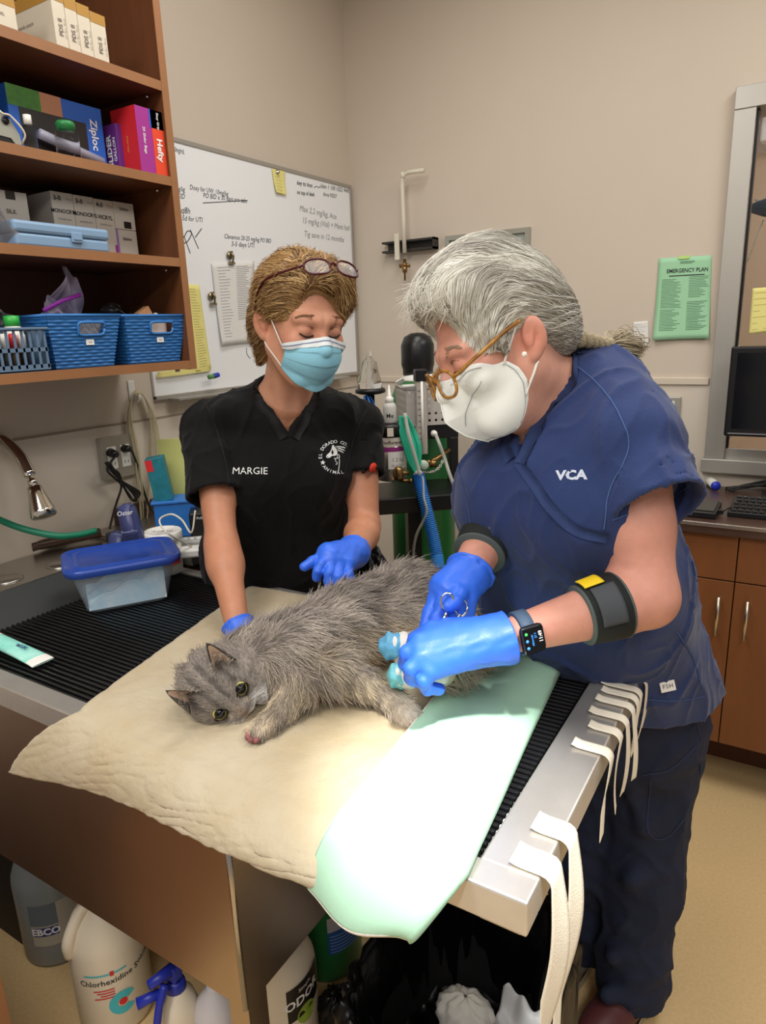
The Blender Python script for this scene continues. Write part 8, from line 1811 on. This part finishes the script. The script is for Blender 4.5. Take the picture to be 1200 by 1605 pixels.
def cat_col(v):
    q = (v-CO) @ CR/CSC; n = len(v); t = 0.5+0.5*vnoise(v, 75, 2); c = f_base+(f_dark-f_base)*np.clip(t*1.7-0.55, 0, 0.95)[:, None]; c = c+(f_light-c)*np.clip(vnoise(v, 42, 9)*0.9-0.1, 0, 0.5)[:, None]
    ax_ = c3-c1; ax_ = ax_/np.linalg.norm(ax_); lat = np.cross(ax_, ZZ); lat = lat if lat[0] > 0 else -lat
    s = ((v-c1) @ lat); bel = np.clip((s-0.005)/0.05, 0, 1)*np.clip((1.03-v[:, 2])/0.08, 0, 1); c = c+(f_buff-c)*(0.95*bel*np.clip(0.75+0.6*vnoise(v, 60, 5), 0, 1))[:, None]
    lg = np.clip((0.055-np.minimum(s_poly(v.astype(F32), legF[1:], [0.02]*4), s_poly(v.astype(F32), legG, [0.02]*4)))/0.03, 0, 1); c = c+(f_dark-c)*(0.62*lg*np.clip(0.75+0.5*np.sin(s*260+4*vnoise(v, 60, 4)), 0.35, 1))[:, None]
    pw = np.clip((0.038-np.minimum(np.linalg.norm(v-legF[-1], axis=1), np.linalg.norm(v-legF[-2], axis=1)))/0.02, 0, 1); c = c+(f_light-c)*(0.7*pw)[:, None]
    hd = np.linalg.norm(q, axis=1) < 0.075
    st = np.clip(np.sin(q[:, 0]*330)*1.6, 0, 1)*np.clip((q[:, 2]-0.012)/0.01, 0, 1)*(q[:, 1] < 0.02)
    c[hd] = (f_base*0.70)+(f_dark*0.8-f_base*0.70)*np.clip(st, 0, 0.75)[hd][:, None]
    mz = np.clip((-0.010-q[:, 2])/0.010, 0, 1)*np.clip((-0.012-q[:, 1])/0.016, 0, 1)*hd; c = c+(f_white-c)*(0.9*mz)[:, None]
    nb_ = np.clip(1-np.abs(q[:, 0])/0.008, 0, 1)*np.clip((-0.034-q[:, 1])/0.01, 0, 1)*np.clip((0.012-q[:, 2])/0.01, 0, 1)*hd; c = c+(lrgb(140, 116, 98)-c)*(0.7*nb_)[:, None]
    for s_ in (1, -1):
        e = np.linalg.norm(q-np.array([s_*0.0215, -0.036, 0.0045]), axis=1); c = c+(lrgb(44, 40, 38)-c)*(np.clip((0.0135-e)/0.003, 0, 0.9)*hd)[:, None]
        w = np.linalg.norm((q-np.array([s_*0.015, -0.040, -0.004]))/np.array([0.004, 0.01, 0.006]), axis=1); c = c+(lrgb(186, 170, 146)-c)*(np.clip(1.2-w, 0, 0.8)*hd)[:, None]
    return c
M_catskin = mat('cat_coat', (110, 100, 95), 0.8, attr='col')
cb_ = sdf_obj('coat_body', cat_body, (-0.95, 0.58, PZ), (-0.36, 1.42, 1.12), 0.0036, M_catskin, cat_, cat_col)
# fur
v, qd = o_verts[cb_]; rng = np.random.RandomState(11); NF = 46000
a, b, c = v[qd[:, 0]], v[qd[:, 1]], v[qd[:, 3]]; ar = np.linalg.norm(np.cross(b-a, c-a), axis=1); cen = a; qh = (cen-CO) @ CR/CSC
hdm = np.linalg.norm(qh, axis=1) < 0.075; wgt = ar*np.where(hdm, 1.8, 1.0); pk = rng.choice(len(qd), NF, p=wgt/wgt.sum())
p = a[pk]+(b-a)[pk]*rng.rand(NF, 1)*0.9+(c-a)[pk]*rng.rand(NF, 1)*0.9; q = (p-CO) @ CR/CSC; hd = np.linalg.norm(q, axis=1) < 0.072
eyes = np.minimum(np.linalg.norm(q-np.array([0.0215, -0.036, 0.0055]), axis=1), np.linalg.norm(q-np.array([-0.0215, -0.036, 0.0055]), axis=1)) < 0.0115
nose_ = np.linalg.norm(q-np.array([0, -0.0545, -0.008]), axis=1) < 0.007
tipd = np.minimum(np.linalg.norm(p-legG[-1], axis=1), 9); wraps = np.minimum(s_poly(p.astype(F32), h1[2:], [0.0]*3), s_poly(p.astype(F32), h2[2:], [0.0]*3)) < 0.026
keep = ~(eyes | nose_ | wraps) & (p[:, 2] > PZ+0.010); p, q, hd = p[keep], q[keep], hd[keep]; n = len(p); g = grad(cat_body, p)
ax_ = (c3-c0)/np.linalg.norm(c3-c0); fl = np.tile(ax_*0.9-ZZ*0.35, (n, 1))+0.25*np.stack([vnoise(p, 28, 1), vnoise(p, 28, 3), vnoise(p, 28, 5)], 1)*2.0
def near_leg(leg): return np.clip((0.05-s_poly(p.astype(F32), leg[1:], [0.02]*(len(leg)-1)))/0.03, 0, 1)
leng = np.full(n, 0.027)*(0.75+0.5*rng.rand(n))
for leg, L in ((legF, 0.010), (legG, 0.010)):
    w = near_leg(leg); d_ = leg[-1]-leg[1]; d_ /= np.linalg.norm(d_); fl = fl*(1-w[:, None])+d_*w[:, None]; leng = leng*(1-w)+L*w
pw = np.minimum(np.linalg.norm(p-legF[-1], axis=1), np.linalg.norm(p-legG[-1], axis=1)); leng = np.where(pw < 0.03, 0.005, leng)
lat = np.cross(ax_, ZZ); lat = lat if lat[0] > 0 else -lat; bel = np.clip(((p-c1) @ lat-0.02)/0.05, 0, 1); leng = leng*(1+0.30*bel*(~hd)); fl = fl+(lat*0.6-ZZ*0.5)*bel[:, None]*(~hd)[:, None]
hf_ = np.stack([np.sign(q[:, 0])*0.35, 0.9*np.ones(n), 0.45-6*np.clip(-q[:, 2], 0, 0.1)], 1) @ CR.T; fl[hd] = hf_[hd]; leng[hd] = np.where(q[hd][:, 1] < -0.03, 0.0045, 0.0075+0.12*np.clip(q[hd][:, 1]+0.01, 0, 0.07))
cheek = hd & (q[:, 1] > -0.012) & (q[:, 2] < 0); leng[cheek] *= 1.4
fl = fl-g*(fl*g).sum(1)[:, None]; fl /= np.maximum(np.linalg.norm(fl, axis=1, keepdims=True), 1e-6); jit_ = rng.normal(0, 0.22, (n, 3)); clump = 0.35*np.stack([vnoise(p, 150, 7), vnoise(p, 150, 8), vnoise(p, 150, 9)], 1)
lift = np.where(hd, 0.28, 0.42)[:, None]; K_ = 5; pts = []
for k in range(K_):
    t = k/(K_-1); pos = p+(fl+jit_+clump*t)*(leng*t)[:, None]+g*lift*(leng*(t-0.45*t*t))[:, None]+np.array([0, 0, -0.15])*(leng*t*t)[:, None]*(~hd)[:, None]; pos[:, 2] = np.maximum(pos[:, 2], PZ+0.008); pts.append(pos)
fc_ = cat_col(p)*(0.82+0.66*rng.rand(n, 1))
M_fur = mat('fur_strands', (120, 110, 104), 0.6, attr='col')
hair_obj('fur', np.stack(pts, 1), 0.00052, 0.00014, fc_, M_fur, cat_, 'stuff')
# ears
M_earin = mat('ear_inside', (210, 182, 164), 0.7, var=0.1, vscale=80); M_earout = mat('ear_back', (92, 86, 82), 0.8)
for s in (1, -1):
    def ear(u, v, s=s, off=0.0):
        w = (1-v)**0.72*0.026; th = (u-0.5)*2
        return cw((s*(0.028+0.012*v)+s*w*th*0.75, 0.006-0.008*(1-th*th)*(1-v)*-1+w*abs(th)*-0.55-off, 0.024+0.060*v+0.004*(1-th*th)*(1-v)))
    e_ = MB().grid(ear, 14, 12, thick=0.0016).build('ear', M_earout, cat_)
    MB().grid(lambda u, v: ear(0.1+0.8*u, v*0.92, off=0.0022), 12, 10).build('ear_lining', M_earin, e_)
    n_ = 160; uu, vv = rng.rand(n_), rng.rand(n_)*0.5; r0 = np.array([ear(a_, b_, off=0.002) for a_, b_ in zip(uu, vv)]); d_ = np.array([[-s*0.3, -0.5, 0.8]]) @ CR.T+rng.normal(0, 0.25, (n_, 3))
    hair_obj('ear_tuft', np.stack([r0+d_*0.012*k/3 for k in range(4)], 1), 0.0003, 0.0001, np.tile(f_light, (n_, 1)), M_fur, e_)
# eyes, nose, whiskers, pads
for s in (1, -1):
    c = cw((s*0.0215, -0.0315, 0.0055)); fw_ = CR @ np.array([s*0.22, -0.92, 0.22]); fw_ /= np.linalg.norm(fw_); cd_ = CAM-c; fw_ = fw_*0.5+0.75*cd_/np.linalg.norm(cd_); fw_ /= np.linalg.norm(fw_)
    ey = MB().lathe(c-fw_*0.0095, [(0, 0), (0.007, 0.0015), (0.0105, 0.0065), (0.0110, 0.0105), (0.0098, 0.0150), (0.0086, 0.0168)], n=24, axis=tuple(fw_)).build('eye', mat('iris_yellow', (186, 178, 96), 0.15), cat_)
    MB().lathe(c-fw_*0.0095, [(0.0087, 0.0167), (0.0062, 0.0188), (0.003, 0.0202), (0, 0.0207)], n=20, axis=tuple(fw_)).build('pupil', mat('pupil_black', (8, 8, 8), 0.05), ey)
    lid = [cw((s*0.0215+0.0110*math.cos(a_), -0.0410+0.0022*abs(math.cos(a_))+0.003*(math.cos(a_)*s > 0.3), 0.0058+(0.0096 if s == 1 else 0.0066)*math.sin(a_))) for a_ in [2*PI*k/24 for k in range(25)]]
    MB().tube([V(*x_) for x_ in lid], 0.0016, n=6).build('eyelid', mat('eye_rim', (38, 32, 30), 0.5), ey)
MB().lathe(V(*cw((0, -0.0530, -0.0065))), [(0.0, -0.002), (0.0045, -0.001), (0.0052, 0.001), (0.003, 0.0035), (0, 0.004)], n=14, axis=tuple(CR @ np.array([0, -0.9, 0.2])), sx=1.2).build('nose', mat('nose_leather', (150, 100, 88), 0.4), cat_)
n_ = 26; rr_ = np.random.RandomState(8); sg = np.where(np.arange(n_) % 2, 1.0, -1.0); r0 = np.stack([sg*0.013, np.full(n_, -0.045), -0.014+rr_.uniform(-0.005, 0.005, n_)], 1); d_ = np.stack([sg*0.9, -0.15+rr_.normal(0, 0.3, n_), rr_.normal(-0.1, 0.3, n_)], 1); L_ = rr_.uniform(0.02, 0.045, n_)
hair_obj('whiskers', np.stack([(r0+d_*(L_*k/5)[:, None]+np.array([0, 0.3, -0.2])*(L_*0.3*(k/5)**2)[:, None])*CSC @ CR.T+CO for k in range(6)], 1), 0.00022, 0.00006, np.tile(f_white, (n_, 1)), M_fur, cat_)
M_pad = mat('paw_pad', (176, 104, 104), 0.6, col2=(96, 66, 64), vscale=150)
u = legG[-1]-legG[-2]; u /= np.linalg.norm(u); sd = np.cross(u, ZZ); sd /= np.linalg.norm(sd); pm_ = MB(); vd = -_f
for (a_, b_, r_) in ((-1.4, 0.010, 0.0048), (-0.4, 0.014, 0.005), (0.7, 0.013, 0.005), (1.6, 0.008, 0.0046), (0.3, -0.002, 0.0078)):
    cc_ = legG[-1]+sd*0.0072*a_+u*b_; dd_ = float(cat_body(A3(cc_)[None])[0]); cc_ = cc_+vd*0.013; pm_.lathe(V(*cc_)-Vector(vd)*r_*0.6, [(0, -r_*0.7), (r_*0.7, -r_*0.5), (r_, 0), (r_*0.7, r_*0.5), (0, r_*0.7)], n=12, axis=tuple(vd))
pm_.build('paw_pads', M_pad, cat_)
# bandages on the hind feet
M_bb2 = mat('blue_bandage', (74, 142, 186), 0.85, col2=(112, 176, 208), vscale=60, bump=0.8, bscale=120); M_bw = mat('white_bandage', (214, 210, 206), 0.9, bump=0.7, bscale=150); M_bt = mat('teal_bandage', (88, 168, 182), 0.85, col2=(130, 196, 204), vscale=60, bump=0.8, bscale=120)
for leg, lab, m_ in ((h1, 'blue and white bandage wrapped on the upper hind paw', M_bb2), (h2, 'teal and white bandage wrapped on the lower hind paw', M_bt)):
    A_, B_ = leg[-2], leg[-1]; d_ = (B_-A_)/np.linalg.norm(B_-A_); t = thing('paw_bandage', A_, lab, 'bandage')
    def wrap_f(P, A_=A_, B_=B_, d_=d_): s = (P-A3(A_)) @ A3(d_); return smin(s_cap(P, A_+d_*0.012, B_+d_*0.004, 0.0190, 0.0195), s_sph(P, B_+d_*0.004, 0.0180), 0.01)+0.0012*np.sin(s*420+60*(P[:, 2]-A_[2]))+0.0022*vnoise(P, 150, 3)
    sdf_obj('bandage_wrap', wrap_f, np.minimum(A_, B_)-0.04, np.maximum(A_, B_)+0.04, 0.0026, m_, t)
    def wrap_w(P, A_=A_, d_=d_): s = (P-A3(A_)) @ A3(d_); return s_cap(P, A_-d_*0.030, A_+d_*0.020, 0.0200, 0.0215)+0.0012*np.sin(s*380+40*(P[:, 0]-A_[0]))
    sdf_obj('bandage_end', wrap_w, A_-0.07, A_+0.07, 0.0028, M_bw, t)
